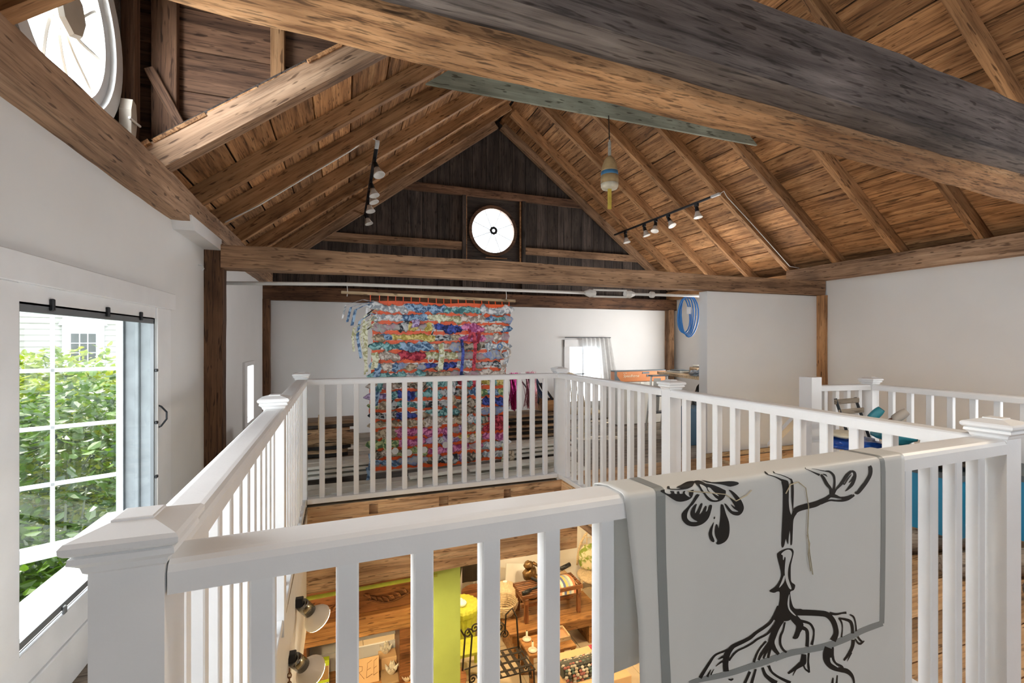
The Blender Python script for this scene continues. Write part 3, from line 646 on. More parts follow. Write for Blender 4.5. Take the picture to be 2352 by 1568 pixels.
# banner print outlines in tenths of a millimetre: along the rail, down from the rail top
ART_BLACK = [([9533,219,9560,210,9582,217,9599,225,9614,226,9623,228,9621,239,9599,265,9566,299,9533,332,9505,361,9478,389,9453,413,9428,430,9403,443,9380,461,9356,485,9333,514,9315,543,9302,573,9294,603,9291,631,9291,652,9297,671,9308,690,9327,712,9352,734,9380,751,9412,763,9447,771,9482,777,9524,785,9566,792,9584,790,9559,774,9510,749,9467,724,9440,702,9418,680,9402,658,9389,634,9382,610,9380,586,9384,561,9394,535,9409,510,9430,484,9456,459,9482,440,9509,424,9537,413,9552,417,9545,444,9526,485,9511,524,9504,557,9500,587,9504,603,9517,599,9538,580,9562,553,9591,512,9623,461,9651,427,9675,416,9696,421,9702,445,9680,503,9642,578,9621,630,9632,641,9659,628,9688,605,9715,568,9744,520,9769,489,9789,483,9805,494,9814,512,9809,543,9797,581,9792,607,9802,613,9819,606,9836,590,9850,560,9864,520,9882,492,9908,482,9938,483,9957,496,9958,523,9949,561,9934,603,9917,650,9895,701,9867,745,9832,780,9791,809,9747,833,9700,850,9649,862,9599,869,9551,872,9502,871,9453,865,9399,853,9344,836,9294,813,9249,782,9209,744,9179,706,9161,665,9152,624,9151,589,9157,564,9171,546,9193,527,9226,503,9267,479,9308,451,9347,421,9385,388,9424,352,9462,305,9500,255],0),
([8642,42,8642,31,8650,23,8663,17,8679,12,8699,8,8717,7,8735,8,8752,12,8761,18,8757,24,8746,32,8738,43,8737,57,8740,73,8752,89,8777,104,8811,118,8842,127,8866,129,8886,125,8897,117,8892,104,8878,88,8869,75,8873,69,8883,66,8897,67,8920,71,8947,77,8967,87,8972,99,8970,114,8974,127,8993,137,9019,144,9037,146,9040,135,9036,119,9037,106,9054,100,9076,98,9094,102,9100,115,9101,134,9108,148,9130,156,9157,159,9179,157,9186,147,9188,131,9193,119,9212,111,9235,107,9250,109,9248,120,9237,138,9236,158,9254,180,9281,204,9308,224,9336,240,9363,252,9380,255,9377,246,9362,227,9351,206,9346,183,9344,158,9351,138,9376,125,9410,117,9438,114,9454,112,9464,114,9467,129,9463,164,9451,211,9431,250,9402,275,9365,292,9322,305,9272,314,9217,319,9165,319,9119,316,9077,308,9037,297,9004,284,8973,266,8939,246,8899,220,8856,191,8814,163,8774,138,8736,115,8704,94,8677,75,8655,57],0),
([8849,-59,8872,-74,8900,-79,8916,-71,8908,-43,8890,-3,8911,13,8948,23,8994,32,9037,39,9084,44,9129,48,9151,46,9126,34,9078,16,9051,1,9085,-20,9137,-36,9200,-56,9283,-91,9380,-130,9463,-155,9533,-159,9590,-147,9607,-119,9567,-65,9493,2,9467,26,9428,45,9377,61,9322,72,9267,77,9209,77,9151,74,9092,70,9034,63,8981,54,8933,43,8891,31,8856,17,8828,3,8833,-30],0),
([9596,-123,9638,-141,9691,-144,9737,-130,9766,-93,9786,-39,9822,8,9895,33,9971,61,10048,92,10131,129,10214,169,10278,201,10315,218,10332,228,10340,244,10341,275,10333,313,10317,347,10296,376,10268,400,10232,419,10186,432,10133,440,10078,441,10021,436,9963,425,9912,408,9870,386,9836,359,9807,331,9784,302,9766,271,9747,243,9723,220,9697,200,9673,176,9651,145,9632,109,9614,77,9599,50,9587,25,9570,3,9577,-45,9581,-91],0),
([9795,-128,9811,-87,9861,-12,9972,25,10078,53,10185,81,10278,107,10348,130,10405,151,10466,164,10545,163,10628,154,10687,141,10710,127,10709,110,10687,93,10644,76,10582,58,10513,44,10442,35,10364,30,10278,24,10181,16,10076,7,9982,-10,9906,-58,9833,-110],0),
([10418,229,10432,227,10461,234,10497,250,10540,276,10589,311,10639,351,10690,397,10741,449,10783,501,10817,554,10843,607,10856,655,10853,695,10837,729,10816,758,10789,782,10756,800,10719,811,10678,811,10634,804,10592,793,10554,779,10517,760,10481,736,10443,704,10406,666,10372,626,10338,581,10308,534,10294,504,10304,500,10329,512,10356,530,10380,553,10406,582,10434,611,10462,641,10491,670,10528,695,10591,714,10662,728,10700,730,10679,712,10624,683,10576,654,10547,629,10523,605,10505,585,10488,565,10477,550,10481,546,10519,568,10573,602,10604,616,10595,593,10564,550,10528,504,10487,453,10442,400,10418,366,10428,364,10459,381,10497,405,10550,441,10612,483,10647,502,10636,479,10597,433,10560,389,10533,356,10506,324,10481,296,10454,269,10428,244],0),
([10201,521,10216,506,10237,510,10255,519,10266,528,10275,542,10286,568,10301,609,10319,661,10340,717,10369,777,10401,842,10426,907,10440,969,10446,1031,10447,1088,10443,1139,10433,1185,10418,1226,10397,1259,10371,1286,10340,1308,10306,1325,10269,1336,10232,1344,10194,1349,10156,1350,10124,1347,10099,1339,10080,1326,10071,1313,10080,1300,10100,1286,10109,1266,10097,1238,10074,1204,10056,1170,10044,1135,10036,1100,10033,1061,10036,1012,10045,961,10056,924,10069,909,10086,909,10101,919,10115,948,10127,988,10140,1001,10153,967,10167,907,10178,848,10185,798,10190,749,10193,697,10195,634,10195,568],0),
([10010,859,10003,891,9986,943,9972,993,9965,1032,9961,1069,9964,1109,9983,1157,10010,1208,10025,1247,10021,1268,10006,1277,9987,1276,9964,1265,9936,1245,9912,1217,9892,1180,9875,1135,9867,1094,9867,1062,9876,1033,9889,1004,9909,971,9934,938,9957,910,9979,882,10000,860],0),
([10033,739,10038,747,10041,762,10040,775,10035,785,10026,792,10018,796,10009,793,10001,785,9999,776,10008,762,10022,747],0),
([12003,214,12054,198,12132,204,12193,227,12219,264,12228,316,12232,383,12233,472,12230,576,12230,672,12235,752,12244,824,12257,888,12277,948,12301,1000,12322,1026,12340,1018,12354,984,12361,932,12352,861,12336,772,12322,683,12316,598,12314,514,12311,438,12308,373,12305,316,12300,269,12291,233,12281,206,12279,191,12291,187,12312,195,12333,212,12351,240,12369,278,12382,324,12389,377,12392,438,12393,509,12392,598,12389,697,12387,783,12381,851,12377,905,12382,935,12408,923,12444,886,12473,871,12493,901,12505,952,12506,998,12487,1028,12457,1052,12430,1079,12412,1107,12397,1137,12387,1180,12381,1239,12378,1311,12376,1392,12372,1498,12368,1613,12361,1695,12345,1726,12326,1724,12311,1699,12307,1647,12308,1572,12307,1504,12299,1444,12289,1391,12279,1370,12268,1400,12256,1462,12247,1525,12242,1588,12239,1653,12232,1690,12217,1679,12199,1640,12183,1606,12171,1579,12162,1556,12151,1555,12135,1596,12118,1660,12098,1706,12072,1729,12044,1735,12024,1701,12017,1610,12019,1480,12024,1339,12030,1197,12038,1045,12045,890,12048,721,12049,548,12045,407,12025,313,12001,252],0),
([11592,-93,11566,-24,11621,29,11710,70,11785,105,11841,133,11888,157,11929,179,11967,200,12003,223,12035,244,12062,263,12080,278],[11650,-133,11631,-68,11634,10,11725,49,11802,82,11860,106,11910,127,11954,146,11996,163,12038,176,12078,188,12112,198,12137,203]),
([11820,-58,11803,-11,11847,21,11913,50,11976,77,12036,103,12099,129,12159,155,12208,177,12244,198,12271,217,12292,233,12307,245],[11860,-85,11850,-43,11857,7,11924,34,11987,59,12048,85,12112,111,12171,137,12222,160,12262,180,12294,198,12319,212,12336,222]),
([12483,1012,12505,1005,12532,994,12562,985,12597,978,12646,972,12709,968,12780,964,12849,961,12916,958,12986,956,13057,954,13126,949,13187,940,13242,928,13292,916,13340,903,13388,888,13435,872,13480,856,13522,839,13565,823,13606,806,13640,790,13663,780],[12377,902,12396,892,12426,878,12469,862,12524,848,12589,840,12659,835,12732,831,12802,827,12872,824,12942,822,13008,819,13066,815,13117,811,13166,804,13213,797,13262,788,13312,781,13361,774,13408,765,13451,757,13491,745,13531,730,13565,717,13591,708]),
([13318,917,13372,907,13451,893,13536,881,13609,875,13667,879,13722,890,13779,902,13839,912,13901,923,13964,932,14027,940,14088,945,14143,946,14195,945,14246,940,14300,932,14360,915,14424,893,14480,872,14518,857],[13285,854,13341,848,13423,840,13514,832,13598,830,13667,835,13729,846,13786,858,13841,868,13901,873,13961,877,14019,880,14073,880,14121,878,14164,875,14206,869,14251,860,14309,850,14374,835,14435,820,14478,811]),
([13596,780,13630,785,13678,793,13731,803,13778,813,13820,822,13867,835,13921,849,13979,859,14041,871,14107,881,14173,887,14237,891,14299,887,14359,879,14409,871,14443,865],[13610,686,13644,694,13693,704,13750,716,13807,731,13858,753,13903,775,13944,796,13989,812,14043,819,14103,824,14162,826,14216,825,14268,822,14321,814,14369,806,14404,801]),
([13744,712,13734,689,13723,653,13707,611,13681,570,13653,531,13619,497,13586,466,13558,435,13529,400,13498,360,13468,319,13438,282,13405,252,13373,227,13347,208,13327,195],[13604,707,13606,683,13606,650,13604,616,13596,586,13573,562,13540,535,13501,505,13461,469,13430,427,13401,384,13374,344,13350,311,13329,283,13307,258,13288,236,13275,220]),
([13366,208,13383,215,13407,225,13431,236,13450,246,13468,254,13486,264,13503,274,13516,281],[13375,191,13393,195,13419,201,13449,209,13477,219,13496,235,13510,252,13521,266,13527,276]),
([12825,-20,12832,15,12881,47,12938,83,12996,116,13060,149,13131,183,13195,213,13239,235],[12868,-43,12845,4,12896,34,12955,67,13014,96,13080,122,13154,148,13223,171,13272,186]),
([13779,730,13784,698,13794,651,13804,600,13810,554,13815,514,13818,477,13819,441,13816,405,13815,370,13811,334,13801,297,13781,261,13748,227,13708,196,13664,170,13618,148,13566,135,13515,130,13471,128,13441,128],[13663,701,13677,671,13695,627,13713,579,13728,537,13735,500,13741,465,13745,432,13745,400,13741,366,13734,334,13724,305,13709,280,13687,255,13657,230,13622,206,13589,188,13554,173,13511,161,13469,151,13439,143]),
([13026,27,13073,43,13142,66,13221,91,13298,114,13379,135,13466,156,13545,175,13600,188],[13030,18,13078,32,13148,53,13227,76,13304,96,13385,116,13472,135,13551,152,13607,164]),
([13786,731,13797,713,13814,689,13836,661,13864,633,13908,609,13961,584,14018,555,14076,522,14128,479,14179,432,14229,388,14274,352,14314,322,14357,295,14396,272,14423,255],[13704,690,13722,676,13747,655,13779,629,13817,602,13855,571,13899,538,13945,504,13989,468,14034,427,14082,380,14130,333,14179,291,14236,262,14292,239,14341,223,14375,213]),
([14386,255,14407,265,14436,277,14459,289,14468,299,14474,313,14477,335,14476,361,14468,389,14452,422,14429,460,14400,497,14371,528,14345,557,14314,584,14280,609,14250,632,14223,652,14198,670,14175,685,14161,697],[14412,212,14435,218,14471,228,14515,246,14553,273,14573,307,14583,341,14585,378,14578,416,14562,457,14538,501,14509,543,14477,582,14433,612,14387,636,14342,656,14301,673,14262,686,14225,696,14193,702,14170,705]),
([14071,498,14080,508,14092,525,14116,543,14153,542,14180,523,14209,495,14239,462,14271,433,14305,403,14345,371,14382,341,14406,320],[14114,488,14120,499,14128,514,14131,520,14130,521,14147,505,14171,477,14200,443,14231,410,14272,382,14318,353,14361,328,14391,311]),
([14307,514,14334,505,14371,491,14412,473,14448,456,14475,436,14498,414,14517,395,14531,382],[14293,503,14313,488,14343,468,14375,446,14399,425,14420,406,14439,385,14454,366,14465,352]),
([14512,789,14525,800,14550,815,14596,831,14656,831,14704,812,14748,787,14791,759,14834,732,14875,702,14921,670,14967,635,15012,597,15057,556,15102,512,15144,466,15175,420,15194,372,15201,327,15200,286,15198,251,15185,219,15166,192,15150,175,15139,165],[14534,754,14555,756,14577,760,14588,758,14590,753,14609,741,14640,717,14676,688,14715,656,14760,627,14806,598,14852,567,14894,533,14937,495,14979,454,15015,413,15040,377,15050,344,15052,309,15048,276,15043,248,15042,230,15037,218,15030,205,15025,192]),
([11878,1867,11881,1844,11894,1835,11912,1828,11933,1818,11959,1809,11991,1802,12030,1794,12074,1788,12117,1783,12156,1780,12193,1779,12229,1781,12269,1786,12309,1793,12342,1803,12367,1817,12385,1833,12399,1852,12408,1871,12413,1892,12410,1923,12397,1972,12376,2031,12358,2086,12345,2128,12333,2166,12326,2218,12323,2298,12325,2392,12329,2470,12334,2518,12342,2550,12358,2578,12391,2607,12433,2632,12464,2656,12475,2676,12474,2695,12469,2714,12462,2736,12450,2758,12431,2776,12400,2783,12363,2784,12334,2791,12321,2802,12316,2817,12318,2845,12327,2893,12341,2955,12358,3013,12375,3063,12393,3110,12415,3151,12439,3182,12466,3206,12505,3227,12569,3242,12646,3253,12702,3275,12730,3320,12737,3375,12719,3412,12662,3411,12579,3392,12505,3382,12452,3396,12407,3419,12358,3436,12311,3447,12260,3453,12181,3443,12037,3407,11866,3355,11756,3303,11754,3254,11811,3204,11865,3159,11895,3125,11921,3098,11943,3063,11961,3014,11974,2957,11983,2902,11988,2844,11990,2787,11983,2743,11966,2721,11941,2711,11912,2707,11878,2707,11840,2713,11803,2713,11764,2704,11725,2689,11694,2675,11671,2661,11656,2648,11660,2634,11695,2623,11750,2611,11803,2595,11847,2574,11890,2548,11928,2518,11960,2484,11987,2447,12006,2409,12016,2373,12018,2337,12014,2297,12005,2251,11990,2202,11975,2155,11960,2114,11944,2077,11928,2034,11908,1977,11888,1915],0),
([11913,3132,11910,3157,11905,3191,11899,3228,11890,3261,11881,3291,11868,3324,11852,3360,11836,3397,11818,3441,11798,3489,11780,3533,11769,3564],[12158,3210,12151,3233,12142,3268,12130,3309,12114,3350,12093,3387,12069,3421,12045,3454,12021,3487,11991,3526,11959,3569,11929,3607,11907,3632]),
([12392,3361,12447,3371,12524,3385,12616,3402,12715,3422,12829,3445,12961,3472,13092,3500,13202,3525,13287,3546,13351,3562,13395,3576,13433,3593,13472,3617,13510,3646,13547,3682,13581,3721,13612,3764,13640,3814,13663,3864,13680,3909,13687,3946,13689,3977,13685,4006,13677,4032,13657,4060,13626,4091,13594,4120,13570,4141],[12381,3227,12435,3235,12513,3248,12607,3263,12709,3282,12827,3306,12961,3335,13094,3364,13208,3391,13296,3412,13371,3431,13445,3455,13520,3489,13590,3535,13648,3585,13697,3638,13740,3692,13776,3750,13806,3811,13829,3870,13844,3924,13856,3972,13861,4017,13858,4059,13848,4102,13826,4147,13796,4188,13768,4223,13751,4246]),
([13558,3559,13595,3569,13649,3585,13711,3602,13772,3615,13829,3621,13884,3623,13935,3624,13982,3625,14030,3634,14079,3643,14122,3652,14152,3659],[13578,3489,13614,3504,13664,3523,13720,3543,13770,3558,13818,3567,13869,3574,13922,3579,13973,3586,14023,3590,14072,3594,14114,3598,14144,3600]),
([13861,3719,13901,3735,13960,3756,14023,3780,14080,3804,14130,3826,14178,3848,14217,3869,14244,3889,14263,3908,14278,3932,14291,3961,14302,3995,14312,4038,14318,4090,14322,4139,14326,4173],[13869,3683,13910,3693,13971,3709,14039,3728,14102,3747,14158,3768,14214,3790,14269,3816,14321,3849,14359,3887,14385,3926,14403,3965,14416,4007,14425,4057,14429,4112,14431,4161,14432,4195]),
([13852,3712,13870,3732,13896,3761,13921,3793,13941,3825,13956,3856,13967,3889,13975,3925,13979,3966,13971,4016,13958,4075,13943,4130,13932,4167],[13915,3698,13929,3719,13952,3750,13976,3787,13995,3824,14005,3859,14012,3895,14015,3932,14013,3974,14010,4027,14001,4089,13991,4145,13985,4184]),
([14262,3713,14289,3729,14326,3751,14362,3776,14389,3803,14414,3837,14436,3882,14455,3930,14471,3977,14478,4026,14481,4078,14481,4125,14481,4157],[14283,3689,14312,3703,14354,3723,14403,3752,14446,3790,14472,3835,14492,3883,14508,3934,14519,3983,14531,4035,14539,4089,14544,4138,14549,4171]),
([14330,4325,14330,4350,14330,4384,14327,4420,14318,4453,14301,4485,14279,4518,14250,4551,14215,4583,14168,4623,14108,4665,14050,4704,14012,4732],[14466,4360,14464,4384,14461,4420,14454,4462,14440,4504,14417,4541,14389,4577,14354,4614,14311,4649,14248,4683,14174,4718,14105,4748,14056,4767]),
([14286,4611,14271,4632,14249,4662,14224,4694,14203,4722,14187,4746,14172,4769,14160,4789,14153,4804],[14355,4650,14334,4668,14305,4694,14273,4722,14246,4747,14221,4766,14198,4784,14177,4799,14162,4809]),
([14459,4337,14471,4362,14492,4398,14517,4438,14546,4472,14579,4499,14615,4520,14657,4536,14704,4546,14749,4539,14792,4525,14829,4510,14853,4499],[14493,4333,14514,4357,14543,4391,14573,4425,14601,4449,14623,4464,14643,4475,14662,4481,14679,4484,14711,4486,14754,4482,14797,4476,14828,4472]),
([14543,4328,14565,4351,14596,4384,14631,4419,14665,4450,14701,4472,14734,4490,14762,4502,14782,4509],[14604,4310,14626,4333,14657,4365,14690,4399,14718,4424,14739,4444,14763,4462,14784,4478,14800,4490]),
([12228,3308,12254,3340,12293,3385,12336,3434,12376,3482,12423,3528,12467,3570,12497,3601,12509,3616,12519,3630,12519,3659,12510,3695,12501,3734,12485,3765,12471,3793,12456,3814,12446,3824,12449,3837,12440,3848,12422,3857,12407,3868],[12376,3243,12411,3271,12461,3312,12517,3360,12568,3406,12610,3450,12658,3500,12707,3559,12743,3630,12737,3695,12709,3742,12676,3776,12647,3802,12632,3833,12615,3865,12594,3894,12565,3920,12514,3926,12469,3918,12437,3905,12416,3893]),
([12618,3721,12659,3735,12713,3755,12763,3776,12794,3794,12806,3813,12814,3840,12818,3877,12821,3922,12819,3980,12812,4048,12804,4113,12799,4157],[12668,3629,12703,3650,12759,3680,12822,3718,12874,3765,12903,3812,12914,3855,12917,3898,12917,3944,12917,4005,12912,4077,12907,4142,12904,4187]),
([12633,3564,12687,3581,12765,3606,12844,3634,12902,3661,12936,3686,12963,3716,12985,3748,13004,3779,13019,3804,13029,3825,13036,3848,13040,3876,13039,3908,13034,3943,13028,3979,13019,4014,13003,4049,12983,4085,12964,4117,12949,4139],[12653,3497,12705,3518,12784,3548,12869,3583,12940,3621,12991,3661,13026,3702,13050,3741,13069,3774,13081,3804,13086,3831,13087,3857,13085,3886,13085,3920,13083,3957,13078,3996,13071,4033,13063,4073,13051,4114,13041,4150,13035,4176]),
([12686,4311,12677,4344,12667,4391,12654,4436,12638,4464,12638,4472,12644,4472,12623,4480,12577,4497,12505,4532,12408,4574,12314,4614,12253,4645],[12825,4351,12829,4387,12831,4440,12830,4498,12821,4548,12792,4578,12754,4594,12720,4598,12674,4607,12586,4623,12471,4647,12362,4669,12284,4681]),
([12599,4530,12579,4545,12550,4565,12517,4590,12487,4617,12462,4649,12438,4686,12418,4721,12406,4745],[12652,4574,12627,4585,12593,4601,12556,4620,12524,4642,12494,4668,12464,4701,12438,4731,12418,4752]),
([12878,4323,12874,4356,12868,4403,12863,4455,12860,4502,12858,4542,12857,4580,12858,4616,12860,4651,12871,4689,12883,4727,12895,4761,12904,4784],[12930,4339,12926,4372,12921,4419,12915,4470,12913,4517,12915,4556,12919,4594,12924,4630,12930,4664,12931,4699,12935,4735,12938,4767,12939,4789]),
([12704,4528,12711,4552,12721,4588,12737,4629,12760,4669,12794,4707,12836,4743,12875,4774,12901,4795],[12755,4533,12762,4557,12772,4592,12786,4629,12803,4660,12833,4688,12873,4718,12913,4746,12942,4766]),
([13405,4269,13394,4294,13376,4331,13356,4375,13343,4421,13337,4465,13336,4510,13343,4562,13364,4619,13400,4676,13446,4731,13500,4785,13563,4836,13634,4879,13706,4914,13776,4943,13844,4971,13915,5000,13986,5027,14046,5050,14093,5074,14139,5098,14186,5127,14229,5160,14267,5193,14302,5227,14332,5266,14359,5305,14379,5341,14388,5373,14390,5404,14388,5431,14388,5452],[13696,4415,13677,4436,13651,4466,13628,4497,13611,4525,13600,4552,13591,4579,13587,4603,13589,4625,13602,4653,13624,4689,13653,4726,13684,4756,13719,4783,13767,4811,13825,4841,13885,4871,13946,4895,14014,4918,14089,4946,14165,4981,14230,5026,14285,5072,14333,5119,14374,5166,14406,5215,14430,5264,14446,5309,14455,5351,14461,5389,14457,5424,14451,5452,14446,5470]),
([13633,4335,13620,4376,13604,4437,13591,4505,13587,4566,13604,4619,13630,4666,13663,4709,13705,4750,13758,4791,13819,4828,13875,4859,13913,4884,13939,4902,13959,4920,13977,4938,13991,4951],[13688,4352,13689,4397,13687,4462,13687,4530,13697,4586,13704,4625,13718,4660,13738,4693,13763,4724,13803,4753,13856,4783,13915,4814,13966,4846,14001,4879,14021,4908,14033,4929,14039,4943]),
([13632,5059,13620,5094,13605,5145,13590,5196,13577,5230],[13669,5072,13670,5110,13669,5166,13668,5222,13669,5261]),
([13785,5037,13772,5085,13755,5154,13738,5224,13725,5270],[13813,5047,13811,5098,13806,5171,13801,5245,13799,5296]),
([12135,3450,12124,3482,12109,3529,12092,3580,12074,3623,12052,3653,12027,3679,12001,3708,11982,3744,11973,3788,11970,3836,11973,3885,11982,3933,12002,3979,12030,4024,12060,4065,12090,4100,12122,4130,12157,4153,12185,4169,12203,4179],[12184,3468,12175,3501,12162,3549,12146,3602,12129,3648,12109,3684,12086,3714,12067,3741,12055,3772,12047,3810,12044,3854,12047,3898,12055,3938,12071,3975,12094,4013,12121,4049,12146,4079,12168,4100,12192,4117,12215,4132,12233,4144]),
([11907,3024,11885,3059,11852,3108,11814,3160,11780,3207,11746,3242,11714,3275,11683,3303,11648,3327,11608,3346,11563,3361,11513,3375,11460,3390,11403,3403,11341,3416,11278,3430,11220,3445,11169,3461,11125,3478,11084,3494,11041,3506,10993,3516,10941,3524,10886,3531,10829,3537,10767,3544,10701,3549,10636,3555,10582,3563,10543,3570,10513,3578,10488,3590,10463,3604,10430,3620,10392,3640,10354,3668,10322,3704,10304,3751,10292,3801,10285,3852,10282,3903,10282,3957,10286,4012,10292,4060,10296,4093],[12044,3106,12008,3133,11961,3174,11908,3219,11860,3258,11826,3293,11793,3327,11758,3359,11716,3387,11668,3410,11617,3427,11564,3441,11510,3456,11450,3470,11387,3483,11326,3496,11272,3510,11228,3527,11189,3546,11147,3565,11098,3583,11044,3595,10989,3605,10933,3613,10876,3621,10813,3629,10746,3636,10685,3643,10637,3650,10608,3658,10592,3665,10579,3674,10560,3689,10536,3710,10512,3734,10492,3760,10478,3787,10463,3819,10450,3859,10441,3904,10434,3947,10434,3992,10438,4042,10444,4089,10448,4122]),
([10498,3618,10465,3623,10418,3629,10363,3636,10307,3642,10248,3645,10182,3647,10116,3652,10055,3666,10006,3687,9965,3714,9925,3746,9877,3786,9812,3843,9736,3913,9666,3979,9617,4024],[10525,3674,10490,3674,10441,3676,10384,3678,10325,3681,10265,3684,10200,3685,10138,3690,10084,3702,10046,3725,10014,3753,9981,3789,9939,3833,9878,3893,9806,3966,9740,4035,9695,4083]),
([10358,3737,10339,3740,10312,3743,10280,3747,10249,3752,10220,3761,10191,3771,10165,3780,10148,3788],[10386,3804,10364,3801,10335,3799,10303,3797,10273,3796,10242,3796,10208,3798,10177,3799,10155,3799]),
([10275,3843,10256,3850,10228,3857,10197,3866,10169,3876,10143,3888,10117,3902,10095,3914,10080,3924],[10303,3887,10281,3889,10251,3892,10219,3897,10189,3903,10161,3910,10132,3918,10106,3927,10087,3932]),
([9950,3954,9923,3976,9887,4010,9851,4044,9825,4066],[9960,3960,9946,3990,9922,4032,9898,4075,9884,4105]),
([10039,3967,10016,3984,9985,4012,9953,4039,9931,4057],[10046,3972,10030,3994,10006,4027,9981,4059,9966,4081]),
([11779,3431,11744,3459,11692,3498,11633,3537,11573,3568,11503,3583,11424,3591,11345,3598,11276,3607,11224,3619,11185,3632,11151,3644,11112,3655,11066,3666,11016,3677,10964,3686,10913,3695,10859,3701,10803,3705,10747,3710,10696,3718,10652,3730,10614,3744,10579,3760,10546,3779,10513,3805,10482,3836,10455,3864,10438,3884],[11861,3500,11817,3521,11756,3553,11684,3587,11609,3612,11531,3628,11448,3637,11370,3643,11305,3652,11258,3663,11222,3675,11186,3687,11144,3699,11095,3709,11043,3718,10990,3727,10936,3734,10880,3740,10823,3744,10769,3749,10722,3756,10684,3768,10650,3782,10619,3798,10589,3817,10556,3839,10523,3866,10494,3892,10473,3910]),
([11917,3295,11892,3319,11856,3355,11814,3397,11777,3442,11751,3489,11729,3537,11710,3583,11695,3624,11675,3658,11653,3693,11634,3737,11629,3791,11651,3850,11685,3905,11723,3954,11762,4000,11804,4047,11851,4093,11894,4132,11925,4158],[12128,3437,12099,3460,12060,3492,12020,3528,11987,3562,11960,3595,11933,3634,11909,3674,11884,3715,11862,3753,11842,3785,11830,3809,11828,3829,11827,3854,11838,3890,11857,3933,11878,3975,11906,4016,11939,4061,11972,4101,11994,4131]),
([11647,3753,11629,3769,11603,3791,11572,3817,11539,3843,11501,3871,11456,3903,11411,3936,11373,3969,11343,4003,11320,4038,11304,4068,11293,4090],[11779,3860,11755,3871,11723,3889,11684,3910,11643,3932,11594,3954,11540,3978,11489,4002,11447,4024,11415,4050,11388,4078,11365,4103,11347,4121]),
([11539,3727,11505,3746,11457,3771,11404,3801,11359,3830,11323,3857,11291,3883,11262,3912,11234,3944,11205,3982,11178,4026,11154,4066,11138,4093],[11582,3768,11547,3785,11498,3810,11445,3837,11400,3864,11367,3890,11338,3917,11312,3945,11288,3975,11264,4014,11240,4059,11221,4100,11207,4129]),
([11549,3908,11529,3947,11497,4003,11466,4058,11446,4097],[11633,3954,11604,3989,11563,4039,11523,4090,11494,4124]),
([11645,3881,11635,3931,11618,4003,11601,4075,11591,4125],[11750,3923,11728,3969,11700,4036,11672,4104,11651,4149]),
([11022,4267,10988,4310,10939,4373,10890,4436,10856,4479],[11088,4307,11057,4352,11011,4417,10965,4482,10935,4527]),
([11203,4265,11173,4320,11130,4401,11087,4482,11057,4537],[11260,4292,11236,4351,11200,4436,11164,4521,11141,4579]),
([11404,4299,11414,4332,11429,4382,11453,4440,11487,4499,11536,4556,11594,4612,11652,4664,11705,4709,11756,4745,11805,4776,11844,4798,11870,4813],[11476,4301,11493,4335,11514,4383,11541,4433,11573,4477,11616,4519,11671,4564,11730,4609,11782,4646,11823,4676,11862,4700,11898,4721,11925,4736]),
([11595,4320,11613,4351,11639,4395,11674,4447,11717,4499,11766,4547,11822,4594,11885,4642,11956,4692,12045,4753,12150,4820,12248,4881,12315,4924],[11678,4315,11692,4346,11711,4389,11737,4436,11769,4480,11813,4520,11865,4562,11925,4607,11994,4654,12084,4708,12190,4770,12291,4826,12361,4865]),
([10436,4298,10447,4307,10465,4320,10487,4334,10514,4346,10539,4344,10559,4338,10573,4331,10582,4325],[10447,4281,10461,4286,10480,4294,10498,4301,10508,4302,10519,4305,10536,4305,10553,4304,10567,4304]),
([12274,4676,12303,4669,12345,4658,12386,4647,12416,4640],[12243,4642,12268,4631,12306,4615,12344,4600,12369,4589])]
ART_WHITE = [([9651,24,9655,11,9667,9,9688,16,9719,37,9759,67,9792,98,9809,127,9819,157,9836,184,9868,204,9905,222,9942,243,9973,273,10003,306,10033,336,10069,362,10105,385,10117,399,10089,403,10038,400,9987,389,9945,370,9904,344,9867,315,9834,286,9805,255,9777,223,9745,193,9713,163,9688,132,9669,93,9655,53],0),
([9829,114,9841,105,9867,109,9897,121,9926,144,9957,174,9987,202,10014,222,10038,239,10063,258,10096,284,10129,312,10140,326,10114,314,10065,288,10018,264,9975,248,9933,234,9897,214,9865,181,9840,141],0),
([12006,1872,12022,1856,12052,1838,12086,1823,12121,1812,12160,1804,12197,1802,12232,1806,12265,1815,12294,1829,12318,1849,12338,1874,12350,1902,12352,1931,12346,1963,12334,2002,12312,2051,12285,2106,12261,2160,12246,2212,12235,2262,12229,2314,12228,2365,12232,2416,12245,2477,12280,2560,12324,2653,12350,2720,12344,2742,12320,2737,12294,2720,12268,2692,12240,2652,12213,2607,12189,2561,12167,2510,12149,2459,12137,2409,12130,2359,12125,2307,12125,2251,12129,2193,12133,2138,12140,2084,12147,2032,12149,1993,12142,1968,12130,1955,12117,1953,12106,1972,12093,2002,12082,2021,12074,2020,12067,2007,12062,1989,12060,1964,12059,1934,12054,1908,12036,1894,12014,1884],0),
([12102,2382,12117,2377,12128,2389,12133,2410,12134,2439,12129,2475,12117,2509,12096,2538,12067,2563,12038,2585,12004,2606,11969,2624,11951,2624,11963,2599,11992,2558,12022,2514,12050,2465,12078,2415],0),
([12290,2845,12291,2904,12286,2997,12286,3078,12291,3125,12301,3159,12326,3201,12385,3265,12460,3337,12505,3382,12494,3386,12452,3364,12407,3332,12363,3295,12316,3249,12278,3202,12253,3157,12238,3112,12229,3066,12229,3016,12236,2965,12245,2921,12260,2879,12278,2845],0),
([13555,4569,13555,4590,13556,4620,13565,4660,13590,4705,13646,4749,13713,4795,13777,4837,13823,4864],[13600,4576,13609,4598,13619,4628,13634,4659,13656,4688,13690,4727,13743,4777,13796,4824,13832,4858])]
